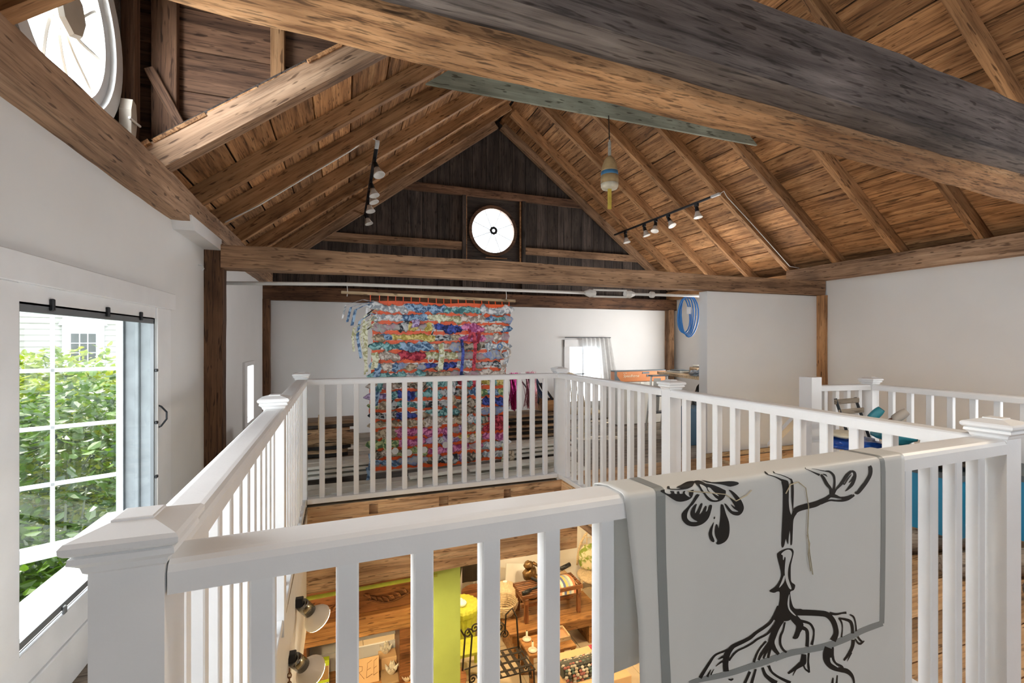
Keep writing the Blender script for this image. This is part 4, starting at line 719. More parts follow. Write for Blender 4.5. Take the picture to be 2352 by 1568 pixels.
ART_GREY = [([8474,-850,8504,-300,8524,0,8524,310,8535,1454,8566,2416,8598,3294,8652,4180],[8709,-850,8729,-300,8749,0,8749,310,8759,1454,8792,2416,8824,3294,8879,4180]),
([15443,-800,15503,-200,15543,401,15526,1708,15474,3660,15457,4232],[15603,-800,15663,-200,15727,401,15709,1708,15657,3660,15639,4232]),
([15542,4151,15479,4149,15391,4147,15287,4144,15177,4143,15058,4143,14927,4143,14794,4144,14671,4147,14563,4151,14467,4156,14375,4162,14275,4167,14164,4171,14045,4175,13924,4179,13804,4183,13690,4188,13582,4193,13472,4197,13350,4198,13209,4197,13053,4193,12897,4188,12758,4182,12640,4171,12533,4159,12424,4147,12306,4139,12170,4139,12024,4143,11895,4148,11806,4152],[15609,4292,15548,4293,15461,4294,15359,4295,15251,4296,15132,4296,15001,4295,14870,4296,14752,4298,14653,4304,14562,4312,14469,4321,14366,4329,14251,4333,14129,4336,14007,4339,13888,4342,13776,4347,13667,4352,13550,4355,13421,4356,13271,4351,13110,4343,12951,4333,12805,4323,12682,4314,12573,4304,12471,4296,12365,4291,12235,4287,12091,4287,11961,4288,11870,4289]),
([11991,4134,11901,4133,11773,4133,11632,4132,11502,4130,11388,4127,11276,4122,11162,4117,11043,4114,10918,4114,10791,4115,10665,4117,10544,4115,10426,4112,10311,4106,10196,4099,10081,4090,9958,4078,9830,4064,9708,4050,9602,4040,9513,4035,9438,4033,9379,4033,9338,4034],[12053,4276,11963,4276,11835,4277,11692,4277,11559,4275,11440,4270,11325,4263,11212,4256,11096,4251,10974,4249,10847,4249,10718,4248,10592,4245,10470,4239,10351,4231,10233,4222,10113,4210,9986,4195,9855,4177,9733,4160,9631,4148,9547,4141,9476,4138,9418,4137,9376,4136])]
# ------------------------------------------------------------------ white balustrades
def railbar(mb, p, q, w_, h):
    m4, ln = frame(p, q); a, b = w_ / 2, h / 2
    pr = [(-a, -b), (a, -b), (a, b - .015), (a - .004, b - .006), (a - .011, b - .001), (a - .02, b), (-a + .02, b), (-a + .011, b - .001), (-a + .004, b - .006), (-a, b - .015)]
    n = len(pr); vs = [m4 @ V((-ln / 2, y, z)) for y, z in pr] + [m4 @ V((ln / 2, y, z)) for y, z in pr]
    mb.add(vs, [tuple(range(n - 1, -1, -1)), tuple(range(n, 2 * n))] + [(k, (k + 1) % n, n + (k + 1) % n, n + k) for k in range(n)]); return mb
_bal = {}
def balustrade(label, a, b, offs, zt=1.002, th=.045, bw=.036, wr=.085, zb=.02, group='white railings of the loft'):
    """railing between points a and b; offs = distances of the balusters from a"""
    a, b = V((*a, 0)), V((*b, 0)); e = (b - a).normalized(); ang = math.atan2(e.y, e.x); mid = (a + b) / 2
    t = thing('balustrade', label, 'railing', (mid.x, mid.y, zb), group)
    up = V((0, 0, 1))
    railbar(MB(), a + up * (zt - th / 2), b + up * (zt - th / 2), wr, th).build('top_rail', 'white', t)
    m4, ln = frame(a + up * (zb + .02), b + up * (zb + .02)); MB().obox(m4, ln, .075, .04, .004).build('bottom_rail', 'white', t)
    h = zt - th - zb - .04 + .004; key = (round(h, 3), bw)
    if key not in _bal:
        vs, fs = chbox(bw / 2, bw / 2, h / 2, .003); me = bpy.data.meshes.new('baluster'); me.from_pydata(vs, [], fs); me.update(); fix(me); me.materials.append(M['white']); _bal[key] = me
    for o in offs:
        p = a + e * o; put('baluster', _bal[key], Matrix.Translation((p.x, p.y, zb + .038 + h / 2)) @ Matrix.Rotation(ang, 4, 'Z'), t)
    return t
def newel(label, x, y, ang=0.0, s=1.0, zb=-.02, h=.0415, dz=0.0):
    t = thing('newel_post', label, 'post', (x, y, zb), 'newel posts of the loft railings')
    MB().sqloft([(h, zb), (h, 1.006 + dz)], x, y, ang).build('shaft', 'white', t)
    z = 1.0 + dz
    MB().sqloft([(h * 1.02, z), (h + .004, z + .003), (h + .006, z + .011), (h + .012, z + .016), (h + .016, z + .019), (h + .015, z + .026), (h + .012, z + .028), (h + .018, z + .031), (h + .0215, z + .035), (h + .022, z + .042), (h + .018, z + .047)], x, y, ang).build('cap_moulding', 'white', t)
    MB().sqloft([(h + .018, z + .047), (.024, z + .058), (.024, z + .0605), (.022, z + .0615)], x, y, ang).build('cap_top', 'white', t)
    return t
NA, NB_, NC, ND, NE, NF = (-.269, .795), (-.291, 2.352), (-.312, 4.045), (1.937, 4.045), (1.939, 2.43), (1.937, .872)
newel('large white newel post in the lower left foreground beside the window', *NA)
newel('white newel post halfway along the left railing', *NB_)
newel('white newel post at the far left corner of the floor opening', *NC)
newel('white newel post at the far right corner of the floor opening', *ND, zb=-.19)
newel('white newel post halfway along the right railing', *NE)
newel('large white newel post in the right foreground beside the banner', *NF, ang=.035)
def lerp(a, b, d0, d1):
    a, b = V(a), V(b); e = (b - a).normalized(); return tuple(a + e * d0), tuple(b - e * d1)
fr = lerp(NA, NF, .043, .043)
balustrade('nearest white railing across the front with the banner over it', *fr, [.043 - .043 + .154 - .043 + .121 * k - .0 for k in range(17)], bw=.034)
lf = lerp(NA, NB_, .043, .043); n = 11; ln = (V(lf[1]) - V(lf[0])).length
balustrade('near half of the left railing beside the window', *lf, [ln * (k + 1) / (n + 1) for k in range(n)], bw=.034)
lf = lerp(NB_, NC, .043, .043); n = 12; ln = (V(lf[1]) - V(lf[0])).length
balustrade('far half of the left railing', *lf, [ln * (k + 1) / (n + 1) for k in range(n)], bw=.034)
bk = lerp((NC[0], 4.03), (ND[0], 4.03), .043, .043)
balustrade('back railing in front of the rag hanging', *bk, [.108 + .1294 * k for k in range(16)], bw=.040)
rt = lerp(ND, NE, .043, .043)
balustrade('far half of the right railing', *rt, [.13 + .125 * k for k in range(11)], bw=.038)
rt = lerp(NE, NF, .043, .043)
balustrade('near half of the right railing running behind the banner', *rt, [.095 + .124 * k for k in range(11)], bw=.038)
# guard round the stair opening by the right wall
S1, S2, S3 = (4.15, 2.67), (3.56, 2.75), (4.15, -.6)
newel('small capped newel post at the corner of the stair guard', *S1, dz=-.055)
t = thing('stair_post', 'plain square white post at the top of the stairs', 'post', (S2[0], S2[1], 0)); MB().sqloft([(.055, -.01), (.055, 1.01), (.052, 1.014)], *S2).build('shaft', 'white', t)
sg = lerp(S2, S1, .056, .043); ln = (V(sg[1]) - V(sg[0])).length
balustrade('short stair guard behind the slatted chair', *sg, [ln * (k + .7) / 4.4 for k in range(4)], zt=.945, group=None)
sg = lerp(S1, S3, .043, .0)
balustrade('long stair guard along the right wall', *sg, [.12 + .13 * k for k in range(24)], zt=.945, group=None)
hr = thing('stair_handrail', 'white handrail sloping down the stairs beside the plain post', 'handrail', (3.75, 2.95, .6))
railbar(MB(), (3.62, 2.80, .80), (4.1, 3.6, .25), .06, .05).build('rail', 'white', hr)

# ------------------------------------------------------------------ banner over the near railing
BL = V((*NA, 0)); be = (V((*NF, 0)) - BL).normalized(); bn = V((be.y, -be.x, 0)); BZ = 1.006
def drape(u, s, off=0.0):
    """u along the rail, s measured down the front from the rail top (negative over the top and down the back)"""
    R_ = .014; f = .0465; W_ = .0465 + .046
    wv = .004 * math.sin(u * 9 + s * 2.0) * max(0, min(1, (s - .05) * 3)) + .003 * math.sin(u * 23 + 1.3) * max(0, min(1, (s - .1) * 2))
    if s > R_: q, z, nq, nz = f + wv, BZ - s, 1, 0
    elif s > -R_:
        k = (s + R_) / (2 * R_); q = (1 - k) ** 2 * (f - R_) + 2 * k * (1 - k) * f + k * k * f; z = (1 - k) ** 2 * BZ + 2 * k * (1 - k) * BZ + k * k * (BZ - R_); nq, nz = k, 1 - k
    elif s > -W_ + R_: q, z, nq, nz = f + s, BZ, 0, 1
    elif s > -W_ - R_:
        k = (-s - W_ + R_) / (2 * R_); b = f - W_; q = (1 - k) ** 2 * (b + R_) + 2 * k * (1 - k) * b + k * k * b; z = (1 - k) ** 2 * BZ + 2 * k * (1 - k) * BZ + k * k * (BZ - R_); nq, nz = -k, 1 - k
    else: q, z, nq, nz = f - W_ - .01 * math.sin(u * 14), BZ + s + W_, -1, 0
    p = BL + be * u + bn * (q + nq * off); p.z = z + nz * off; return p
M['vinyl'] = cloth('banner_vinyl', (0.77, 0.77, 0.745), (0.78, 0.78, 0.755), 5, rough=.38, sheer=.001, tr=.28)
M['print_black'] = paint('banner_print_black', (0.010, 0.009, 0.008), 0.5, var=0.15, scale=8, spec=.3)
M['print_grey'] = paint('banner_print_grey', (0.235, 0.25, 0.245), 0.4, var=0.05, scale=8)
bnr = thing('banner', 'white vinyl banner printed with a black rooted plant draped over the near railing', 'banner', (BL.x + 1.2, .76, .2))
ss = [-.50, -.40, -.30, -.20, -.13, -.11, -.1065, -.10, -.093, -.085, -.0785, -.06, -.04, -.02, -.014, -.009, -.003, .003, .009, .014] + [.03 + .03 * k for k in range(27)]
def ul(s): return .765 if s < -.06 else (.778 + .12 * max(0, min(s, .25)) if s < .25 else .808 + .02 * (s - .25))
g = MB(); nu = 60
vs = []; fs = []
for s in ss:
    for i in range(nu + 1): u0 = ul(s); vs.append(drape(u0 + (1.653 - u0) * i / nu, s))
for j in range(len(ss) - 1):
    for i in range(nu): fs.append((j * (nu + 1) + i, j * (nu + 1) + i + 1, (j + 1) * (nu + 1) + i + 1, (j + 1) * (nu + 1) + i))
g.add(vs, fs); o = g.build('sheet', 'vinyl', bnr, smooth=True)
sm = o.modifiers.new('thickness', 'SOLIDIFY'); sm.thickness = .0012; sm.offset = -1
def print_layer(name, data, mat, off):
    bm = bmesh.new()
    for A_, B_ in data:
        if B_ == 0:
            pts = [(A_[i] / 1e4, A_[i + 1] / 1e4) for i in range(0, len(A_), 2)]
            try:
                bm2 = bmesh.new(); f = bm2.faces.new([bm2.verts.new((u, s, 0)) for u, s in pts]); f.normal_update(); bmesh.ops.triangulate(bm2, faces=[f], ngon_method='EAR_CLIP')
                vm = {v: bm.verts.new(v.co) for v in bm2.verts}
                for f in bm2.faces: bm.faces.new([vm[v] for v in f.verts])
                bm2.free()
            except ValueError: pass
        else:
            P_ = [bm.verts.new((A_[i] / 1e4, A_[i + 1] / 1e4, 0)) for i in range(0, len(A_), 2)]; Q_ = [bm.verts.new((B_[i] / 1e4, B_[i + 1] / 1e4, 0)) for i in range(0, len(B_), 2)]
            for k in range(len(P_) - 1): bm.faces.new((P_[k], P_[k + 1], Q_[k + 1], Q_[k]))
    for s in [-.08, -.06, -.04, -.02, -.014, -.009, -.003, .003, .009, .014, .03] + [.06 + .04 * k for k in range(16)]:
        bmesh.ops.bisect_plane(bm, geom=bm.verts[:] + bm.edges[:] + bm.faces[:], plane_co=(0, s, 0), plane_no=(0, 1, 0))
    for k in range(36):
        bmesh.ops.bisect_plane(bm, geom=bm.verts[:] + bm.edges[:] + bm.faces[:], plane_co=(.74 + .026 * k, 0, 0), plane_no=(1, 0, 0))
    org = V(WL[bnr.name])
    for v in bm.verts: v.co = drape(v.co.x, v.co.y, off) - org
    for f in bm.faces:
        if f.normal.length == 0: f.normal_update()
    me = bpy.data.meshes.new(name); bm.to_mesh(me); bm.free(); me.materials.append(M[mat])
    o = bpy.data.objects.new(name, me); COL.objects.link(o); o.parent = bnr; WL[o.name] = tuple(org); return o
for d_ in ART_GREY: print_layer('border_print', [d_], 'print_grey', .0009)
for i, d_ in enumerate(ART_BLACK): print_layer('petal_print' if i < 9 else ('stem_print' if i < 24 else 'root_print'), [d_], 'print_black', .0013 + .000004 * i)
for d_ in ART_WHITE: print_layer('highlight_print', [d_], 'vinyl', .0018)
M['twine'] = paint('dry_twine', (0.42, 0.37, 0.26), 0.9, var=0.2, scale=40)
tw = thing('twine', 'loose strand of dry twine hanging over the printed plant', 'twine', tuple(drape(1.36, .1)))
MB().tube([drape(u, s, .004) for u, s in ((1.21, .05), (1.225, .032), (1.25, .028), (1.275, .045), (1.285, .09), (1.283, .15), (1.29, .20), (1.30, .25))], .0012, 5).build('strand', 'twine', tw)
MB().tube([drape(u, s, .005) for u, s in ((1.28, .155), (1.288, .175), (1.284, .20), (1.292, .24))], .0012, 5).build('strand', 'twine', tw)
MB().tube([drape(u, s, .004) for u, s in ((.93, .012), (.98, .02), (1.03, .03), (1.06, .048), (1.09, .04), (1.105, .03))], .0011, 5).build('strand', 'twine', tw)

# ------------------------------------------------------------------ tie rod, coil, track lights, buoy
M['rod'] = paint('white_rod', (0.72, 0.71, 0.68), 0.5)
rd = structure('tie_rod', 'white iron tie rod with a turnbuckle behind the tie beam', (-.9, 4.4, 1.78), 'rod')
RY = 4.40
def rz(x): return 1.777 + (x + .93) * .0112
MB().tube([(-.925, RY, rz(-.92)), (0, RY, rz(0) + .02), (2.44, RY, rz(2.44))], .016, 10).build('rod', 'rod', rd, True)
MB().tube([(2.98, RY, rz(2.98)), (3.9, RY, rz(3.9))], .016, 10).build('rod', 'rod', rd, True)
tb = MB()
for dz in (-.035, .035): tb.bar((2.50, RY, rz(2.5) + dz), (2.92, RY, rz(2.9) + dz), .03, .018, ch=.003)
tb.tube([(2.40, RY, rz(2.4)), (2.46, RY, rz(2.4)), (2.52, RY, rz(2.5))], [.02, .045, .04], 8).tube([(2.90, RY, rz(2.9)), (2.96, RY, rz(2.96)), (3.02, RY, rz(3))], [.04, .045, .02], 8).build('turnbuckle', 'rod', rd)
MB().lathe([(.02, -.03), (.035, -.02), (.035, .02), (.02, .03)], Matrix.Translation((3.25, RY, rz(3.25))) @ Matrix.Rotation(math.pi / 2, 4, 'Y'), 8).build('nut', 'rod', rd)
M['blue_cable'] = paint('blue_cable', (0.03, 0.20, 0.55), 0.45)
cc = thing('cable_coil', 'coil of bright blue cable hanging on the end of the tie rod', 'cable', (3.78, 4.42, 1.40))
for k in range(5):
    path = []
    for i in range(20):
        a = 2 * math.pi * i / 20; path.append((3.72 + .02 * k + (.085 + .01 * k) * math.cos(a), 4.44 + .012 * math.sin(a * 2 + k), 1.60 + (.20 + .012 * k) * math.sin(a)))
    MB().tube(path, .008, 6, closed=True).build('loop', 'blue_cable', cc, True)
MB().box(3.74, 3.80, 4.415, 4.42, 1.62, 1.70).build('tag', 'white', cc)
M['bulb_white'] = paint('white_lamp_baffle', (0.72, 0.70, 0.66), 0.35)
def track(label, x, y0, y1, z, side, heads, cable):
    t = thing('track_light', label, 'lamp', (x, (y0 + y1) / 2, z))
    MB().box(x - .017, x + .017, y0, y1, z - .012, z + .012, .003).build('track', 'black_metal', t)
    MB().box(x - .018, x + .018, y0 - .02, y0 + .12, z - .014, z + .014, .003).build('feed_box', 'sash', t)
    for i, (y, dx, dy) in enumerate(heads):
        h = MB().box(x - .014, x + .014, y - .03, y + .03, z - .05, z - .012, .003)
        d = V((dx, dy, -1)).normalized(); p = V((x, y, z - .055)); q = p + d * .06
        h.tube([p - V((0, 0, -.03)), p], .012, 8).tube([p, q], [.022, .028], 12); o = h.build('lamp_head', 'black_metal', t)
        m4 = Matrix.Translation(q) @ d.to_track_quat('Z', 'Y').to_matrix().to_4x4()
        MB().lathe([(.026, 0), (.034, .03), (.055, .075), (.058, .082), (.05, .082), (.03, .07), (0, .066)], m4, 18).build('reflector_bulb', 'bulb_white', o, True)
    MB().tube(cable, .0055, 6).build('cable', 'rod', t, True)
    return t
track('black track light with five white spot bulbs on the right roof slope', 4.29, 4.50, 6.82, 3.09, 1, [(6.5, .1, -.15), (6.0, .2, -.2), (5.72, -.3, -.2), (5.44, .15, -.5), (4.88, .05, -.15)],
      [(4.30, 4.50, 3.09), (4.33, 4.46, 3.12), (4.40, 4.48, 3.06), (4.75, 4.47, 2.79), (5.1, 4.47, 2.52), (5.42, 4.47, 2.27), (5.50, 4.40, 2.24)])
track('black track light with five white spot bulbs on the left roof slope', .285, 4.36, 6.95, 3.085, -1, [(4.72, .3, -.35), (5.36, .25, -.2), (5.63, .35, -.2), (6.02, .2, -.2), (6.66, .3, -.15)],
      [(.28, 4.36, 3.10), (.22, 4.30, 3.10), (.05, 4.25, 2.93), (-.3, 4.24, 2.66), (-.65, 4.24, 2.39), (-.88, 4.24, 2.24)])
M['buoy_wood'] = paint('old_buoy_paint', (0.36, 0.25, 0.12), 0.7, var=0.25, scale=14)
M['buoy_blue'] = paint('faded_blue_paint', (0.055, 0.19, 0.36), 0.6, var=0.15, scale=20)
M['buoy_white'] = paint('chalky_white', (0.62, 0.58, 0.46), 0.7, var=0.15, scale=20)
M['buoy_yellow'] = paint('faded_yellow', (0.55, 0.42, 0.07), 0.6, var=0.15, scale=20)
M['rope'] = paint('grey_rope', (0.34, 0.33, 0.29), 0.9, var=0.2, scale=60)
bx, by = 2.225, 3.62
bu = thing('lobster_buoy', 'tan wooden lobster buoy with a blue band hanging from the collar board', 'buoy', (bx, by, 2.50))
I4 = Matrix.Translation((bx, by, 0))
MB().lathe([(0, 2.945), (.022, 2.943), (.045, 2.915), (.062, 2.87), (.071, 2.82), (.073, 2.808)], I4, 24).build('body_top', 'buoy_wood', bu, True)
MB().lathe([(.0735, 2.808), (.0755, 2.78), (.0755, 2.773)], I4, 24).build('blue_band', 'buoy_blue', bu, True)
MB().lathe([(.0755, 2.773), (.078, 2.735), (.0775, 2.70)], I4, 24).build('body_lower', 'buoy_wood', bu, True)
MB().lathe([(.0775, 2.70), (.075, 2.672), (.066, 2.655), (0, 2.653)], I4, 24).build('white_base', 'buoy_white', bu, True)
MB().box(bx - .016, bx + .016, by - .01, by + .01, 2.475, 2.66, .003).build('stick', 'buoy_yellow', bu)
MB().tube([(bx, by, 2.94), (bx, by, 3.07)], .014, 8).tube([(bx + .01, by, 2.94), (bx, by, 3.09)], .008, 6).build('rope_splice', 'rope', bu)
MB().tube([(bx, by, 3.05), (bx - .004, by + .01, 3.31)], .005, 6).build('cord', 'iron', bu)
# track lamps added out of view to brighten rail tops and walkway floor
def added_ceiling_track(lab, x, y, z, e, ln=.9):
    t = thing('track_light', lab, 'lamp', (x, y, z)); MB().box(x - ln / 2, x + ln / 2, y - .017, y + .017, z, z + .025, .003).build('track', 'black_metal', t)
    for k in range(3): MB().lathe([(.02, .0), (.03, -.05), (.05, -.09)], Matrix.Translation((x + (k - 1) * ln * .4, y, z)), 12).build('lamp_head', 'bulb_white', t, True)
    l = bpy.data.lights.new('added_track_glow', 'AREA'); l.shape = 'RECTANGLE'; l.size = ln; l.size_y = .12; l.energy = e; l.color = (1, .86, .68); o = bpy.data.objects.new('added_track_glow', l); COL.objects.link(o); o.parent = t; o.location = (0, 0, -.10)
added_ceiling_track('added unseen ceiling track lamp above the near railing', .9, .62, 2.17, ADDED_TRACK_E)
added_ceiling_track('added unseen ceiling track lamp above the right walkway', 3.2, .75, 2.17, ADDED_TRACK_E * 3.0)
# ------------------------------------------------------------------ rag wall hanging
M['orange_net'] = paint('orange_plastic_net', (0.80, 0.10, 0.012), 0.35, var=0.12, scale=12)
RAGS = [((.55, .62, .70), (.80, .82, .84)), ((.10, .22, .45), (.35, .52, .72)), ((.70, .55, .10), (.82, .70, .28)), ((.62, .50, .42), (.80, .74, .68)), ((.02, .04, .22), (.08, .12, .5)), ((.45, .02, .06), (.62, .08, .12)),
        ((.10, .32, .36), (.30, .58, .60)), ((.75, .75, .72), (.45, .30, .35)), ((.18, .15, .12), (.48, .42, .34)), ((.60, .10, .35), (.80, .30, .55)), ((.72, .70, .35), (.82, .84, .66)), ((.05, .06, .08), (.55, .58, .60)), ((.35, .20, .50), (.60, .50, .75)), ((.46, .36, .24), (.62, .52, .38)), ((.20, .40, .18), (.55, .62, .30)), ((.78, .78, .80), (.25, .32, .55))]
for i, (a, b) in enumerate(RAGS): M['rag%d' % i] = cloth('rag_fabric_%d' % i, tuple(c * .55 for c in a), b, scale=26)
HX0, HX1, HY, HZ0, HZ1 = .235, 1.545, 4.40, .13, 1.685
hg = thing('rag_hanging', 'colourful rag hanging woven into orange plastic netting', 'wall hanging', (.9, HY, HZ0))
MB().bar((-.02, HY, 1.735), (1.62, HY, 1.705), .02, .026, ch=.003).build('hanging_stick', 'pine', hg)
for x in (.03, 1.52):
    MB().tube([(x, HY, 1.79 + .012 * x), (x + .004, HY - .01, 1.75), (x, HY, 1.70)], .003, 5).build('cord', 'rod', hg)
def sway(x, z): return .016 * math.sin(x * 5 + z * 3) + .012 * math.sin(z * 7)
rows = 17; rz_ = [HZ1 - .035 - (HZ1 - HZ0 - .05) * k / rows for k in range(rows + 1)]
edge = lambda z: (HX0 + .015 * math.sin(z * 6), HX1 - .05 * (1.7 - z) / 1.6 + .015 * math.sin(z * 5))
for k, z in enumerate(rz_):                      # horizontal bands of the net with wavy lower edge
    def fn(u, v, z=z):
        a, b = edge(z); x = a + (b - a) * u; h = .025 + .012 * noise.noise(V((u * 3, k, 0)))
        return (x, HY + sway(x, z) + .004, z + (v - .5) * h * 1.3 + .008 * noise.noise(V((x * 4, z * 5, 0))) - (.006 * abs(math.sin(u * 60)) if v < .2 else 0))
    MB().grid(90, 3, fn).build('net_band', 'orange_net', hg)
for i in range(19):
    u = i / 18
    path = []
    for k in range(rows + 1):
        z = rz_[k]; a, b = edge(z); x = a + (b - a) * u + .006 * math.sin(k * 2.1 + i); path.append((x, HY + sway(x, z) + .006, z))
    if i % 1 == 0: path.insert(0, (path[0][0], HY, 1.735 - .03 * u - .01))
    MB().tube(path, .0045, 5).build('net_strand', 'orange_net', hg)
rg = random.Random(5)
theme = [[0, 1, 6, 0], [0, 1, 10, 3, 6], [7, 2, 4, 9, 3], [2, 2, 11, 9, 7], [6, 1, 3, 8, 0], [3, 5, 10, 7, 15], [1, 15, 4, 0, 11], [6, 6, 8, 7, 3], [3, 8, 6, 5, 2], [12, 4, 6, 11, 1, 14], [14, 6, 11, 8, 4], [11, 4, 6, 8, 15], [13, 13, 3, 13, 5], [13, 9, 9, 12, 5], [14, 9, 12, 2, 9], [8, 14, 9, 9, 0], [1, 15, 11, 8, 0]]
nr_ = 0
for k in range(rows):
    zc = (rz_[k] + rz_[k + 1]) / 2; n = 16; a, b = edge(zc); th = theme[k % len(theme)]
    for i in range(n):
        u = (i + .5 + rg.uniform(-.2, .2)) / n; x = a + (b - a) * u; m = th[int(u * len(th)) % len(th)] if rg.random() < .8 else rg.choice([0, 3, 7, 8, 11, 13, 15, 6, 1, 12])
        L_ = (b - a) / n * rg.uniform(1.0, 1.9); hz = .033 * rg.uniform(.75, 1.35); sdv = rg.random() * 90; dz = rg.uniform(-.012, .012); tilt = rg.uniform(-.5, .5)
        mb = MB(); nu, nv = 9, 8; vs = []; fs = []
        for p in range(nu + 1):
            t = p / nu * 2 - 1; env = max(.12, (1 - abs(t) ** 3))
            for q in range(nv):
                c = 2 * math.pi * q / nv; w1_ = noise.noise(V((t * 2.4 + sdv, math.cos(c) * 1.6, math.sin(c) * 1.6)))
                rr_ = env * (1 + .75 * w1_); vs.append((x + t * L_ * .62, HY + sway(x, zc) - .008 + math.cos(c) * .020 * rr_, zc + dz + tilt * t * .016 + math.sin(c) * hz * rr_))
        for p in range(nu):
            for q in range(nv): fs.append((p * nv + q, p * nv + (q + 1) % nv, (p + 1) * nv + (q + 1) % nv, (p + 1) * nv + q))
        mb.add(vs, fs).build('rag', 'rag%d' % m, hg, smooth=(rg.random() < .6)); nr_ += 1
def ribbon(path, w_, mat, axis=(1, 0, .2)):
    path = [V(p) for p in path]; ax = V(axis).normalized(); mb = MB(); vs = []
    for p in path: vs += [p - ax * w_ / 2, p + ax * w_ / 2]
    mb.add(vs, [(2 * i, 2 * i + 1, 2 * i + 3, 2 * i + 2) for i in range(len(path) - 1)]); return mb.build('ribbon', mat, hg)
for i in range(13):                              # pale ribbons streaming down the left edge
    x0 = .27 + rg.uniform(-.02, .04); z0 = 1.66 - .02 * i; x1 = .12 + rg.uniform(-.04, .09); z1 = rg.uniform(.98, 1.35) if i > 3 else 1.42 + .06 * i
    if i < 3: x1 = .02 + .04 * i
    pth = [(x0, HY - .02, z0), ((x0 + x1) / 2 + .02, HY - .05, z0 + .01), (x1, HY - .05, z0 - .06 - (0 if i > 2 else -.02)), (x1 - .01 + rg.uniform(-.02, .02), HY - .045, (z0 + z1) / 2), (x1 + rg.uniform(-.02, .02), HY - .04, z1)]
    if i < 3: pth = pth[:4]; pth[3] = (x1 - .03, HY - .05, 1.50 - .03 * i)
    ribbon(pth, rg.uniform(.012, .028), 'rag%d' % rg.choice([10, 0, 10, 6, 10, 1]))
for (x, z0, z1, w_, m) in ((.86, 1.03, 1.28, .05, 10), (.85, 1.06, 1.25, .035, 0), (1.06, .98, 1.32, .03, 4), (1.18, 1.02, 1.40, .035, 5), (1.22, 1.28, 1.43, .03, 5), (1.13, 1.30, 1.43, .03, 5), (.78, 1.36, 1.47, .018, 11), (1.07, .72, .99, .03, 6), (.98, .8, .98, .03, 0), (.22, .15, .30, .03, 1), (.20, .03, .18, .03, 1), (.66, -.02, .16, .03, 8), (1.48, .12, .30, .04, 10), (1.56, .08, .22, .05, 13), (.27, .72, .9, .05, 1), (.30, .84, .98, .05, 6), (.26, 1.05, 1.2, .06, 10), (.28, .98, 1.10, .06, 1), (1.50, 1.05, 1.2, .05, 0), (1.47, .98, 1.12, .05, 3), (.62, 1.43, 1.50, .07, 12)):
    ribbon([(x, HY - .035, z1), (x + .012, HY - .05, z1 * .6 + z0 * .4), (x - .006, HY - .045, z0)], w_, 'rag%d' % m)
for (x, z, m) in ((.44, .31, 0), (.56, .285, 0), (.70, .30, 0), (.90, .33, 0)): MB().lathe([(0, 0), (.03, 0), (.03, .006), (0, .006)], Matrix.Translation((x, HY - .055, z)) @ Matrix.Rotation(math.pi / 2, 4, 'X'), 18).build('plastic_disc', 'rod', hg)
def hoop(x, z, r, mat, hr=.006): MB().tube([(x + r * math.cos(a * .4189), HY - .045, z + r * 1.1 * math.sin(a * .4189)) for a in range(15)], hr, 6, closed=True).build('hoop', mat, hg)
hoop(.765, 1.13, .025, 'rod', .004); hoop(1.50, 1.19, .05, 'rag3', .009); hoop(1.44, 1.25, .024, 'blue_cable', .004)

# ------------------------------------------------------------------ things stored behind the back railing
gsd = 'white siding boards stacked behind the back railing'
for i in range(10):
    lay, r0 = i // 2, i % 2
    y = (4.15 if lay < 2 else 4.51) + .142 * r0 + .012 * lay; z = .015 + .034 * lay * (1 if lay < 2 else 1.18) + .004 * r0
    xo = (-.02, .03, .12, -.04, .06)[lay]; x0 = -.42 + xo; x1 = 2.22 + xo; tl = .0 if lay < 2 else .05
    o = board('siding_board', (x0, y, z), (x1, y - .02, z + tl), .14, .026, 'siding', ch=.004, share=False)
    tag(o, 'long white siding board %s of the stack behind the railing, %s layer' % (('in front', 'at rear')[r0], ('bottom', 'second', 'third', 'fourth', 'top')[lay]), 'board', gsd)
for (x0, x1, y, z, lab) in ((1.1, 2.16, 4.27, .105, 'short cream siding board lying on top at the right of the stack'), (.55, 1.05, 4.24, .098, 'short cream offcut on the middle of the siding stack')):
    tag(board('siding_board', (x0, y, z), (x1, y, z + .02), .12, .03, 'siding', ch=.004), lab, 'board', gsd)
def slabs(x0, x1, yc, n, seed, lab, grp, z0=.02, dz=.06):
    r = random.Random(seed)
    for k in range(n):
        t = thing('wood_slab', lab(k, n), 'slab', ((x0 + x1) / 2, yc, z0 + dz * k), grp)
        dx = r.uniform(-.06, .06); dy = r.uniform(-.04, .04); tl = r.uniform(-.012, .012)
        def shape(off, th, za):
            mb = MB(); vs = []; fs = []; N_ = 16; z = z0 + dz * k
            for i in range(N_ + 1):
                x = x0 + dx + (x1 - x0) * i / N_; wv = .05 * noise.noise(V((x * 3 + seed, k * 3.1, 0))); hz = z + tl * (i / N_ - .5)
                vs += [(x, yc + dy - .17 - wv - off, hz + za), (x, yc + dy + .17 + wv, hz + za), (x, yc + dy + .17, hz + za + th), (x, yc + dy - .16 - wv - off * .2, hz + za + th)]
            for i in range(N_):
                for q in range(4): fs.append((i * 4 + q, i * 4 + (q + 1) % 4, i * 4 + 4 + (q + 1) % 4, i * 4 + 4 + q))
            fs += [(3, 2, 1, 0), tuple(N_ * 4 + q for q in range(4))]; mb.add(vs, fs); return mb
        shape(.012, dz * .42, 0).build('bark_edge', 'bark', t); shape(0, dz * .40, dz * .43).build('sawn_face', 'slab', t)
gs1 = 'wood slabs stacked left of the rag hanging'; gs2 = 'wood slabs stacked right of the rag hanging'
slabs(-.62, .10, 4.98, 7, 3, lambda k, n: 'topmost dark bark-edged wood slab in the left stack' if k == n - 1 else 'bark-edged wood slab within the stack left of the rag hanging', gs1, z0=.06, dz=.068)
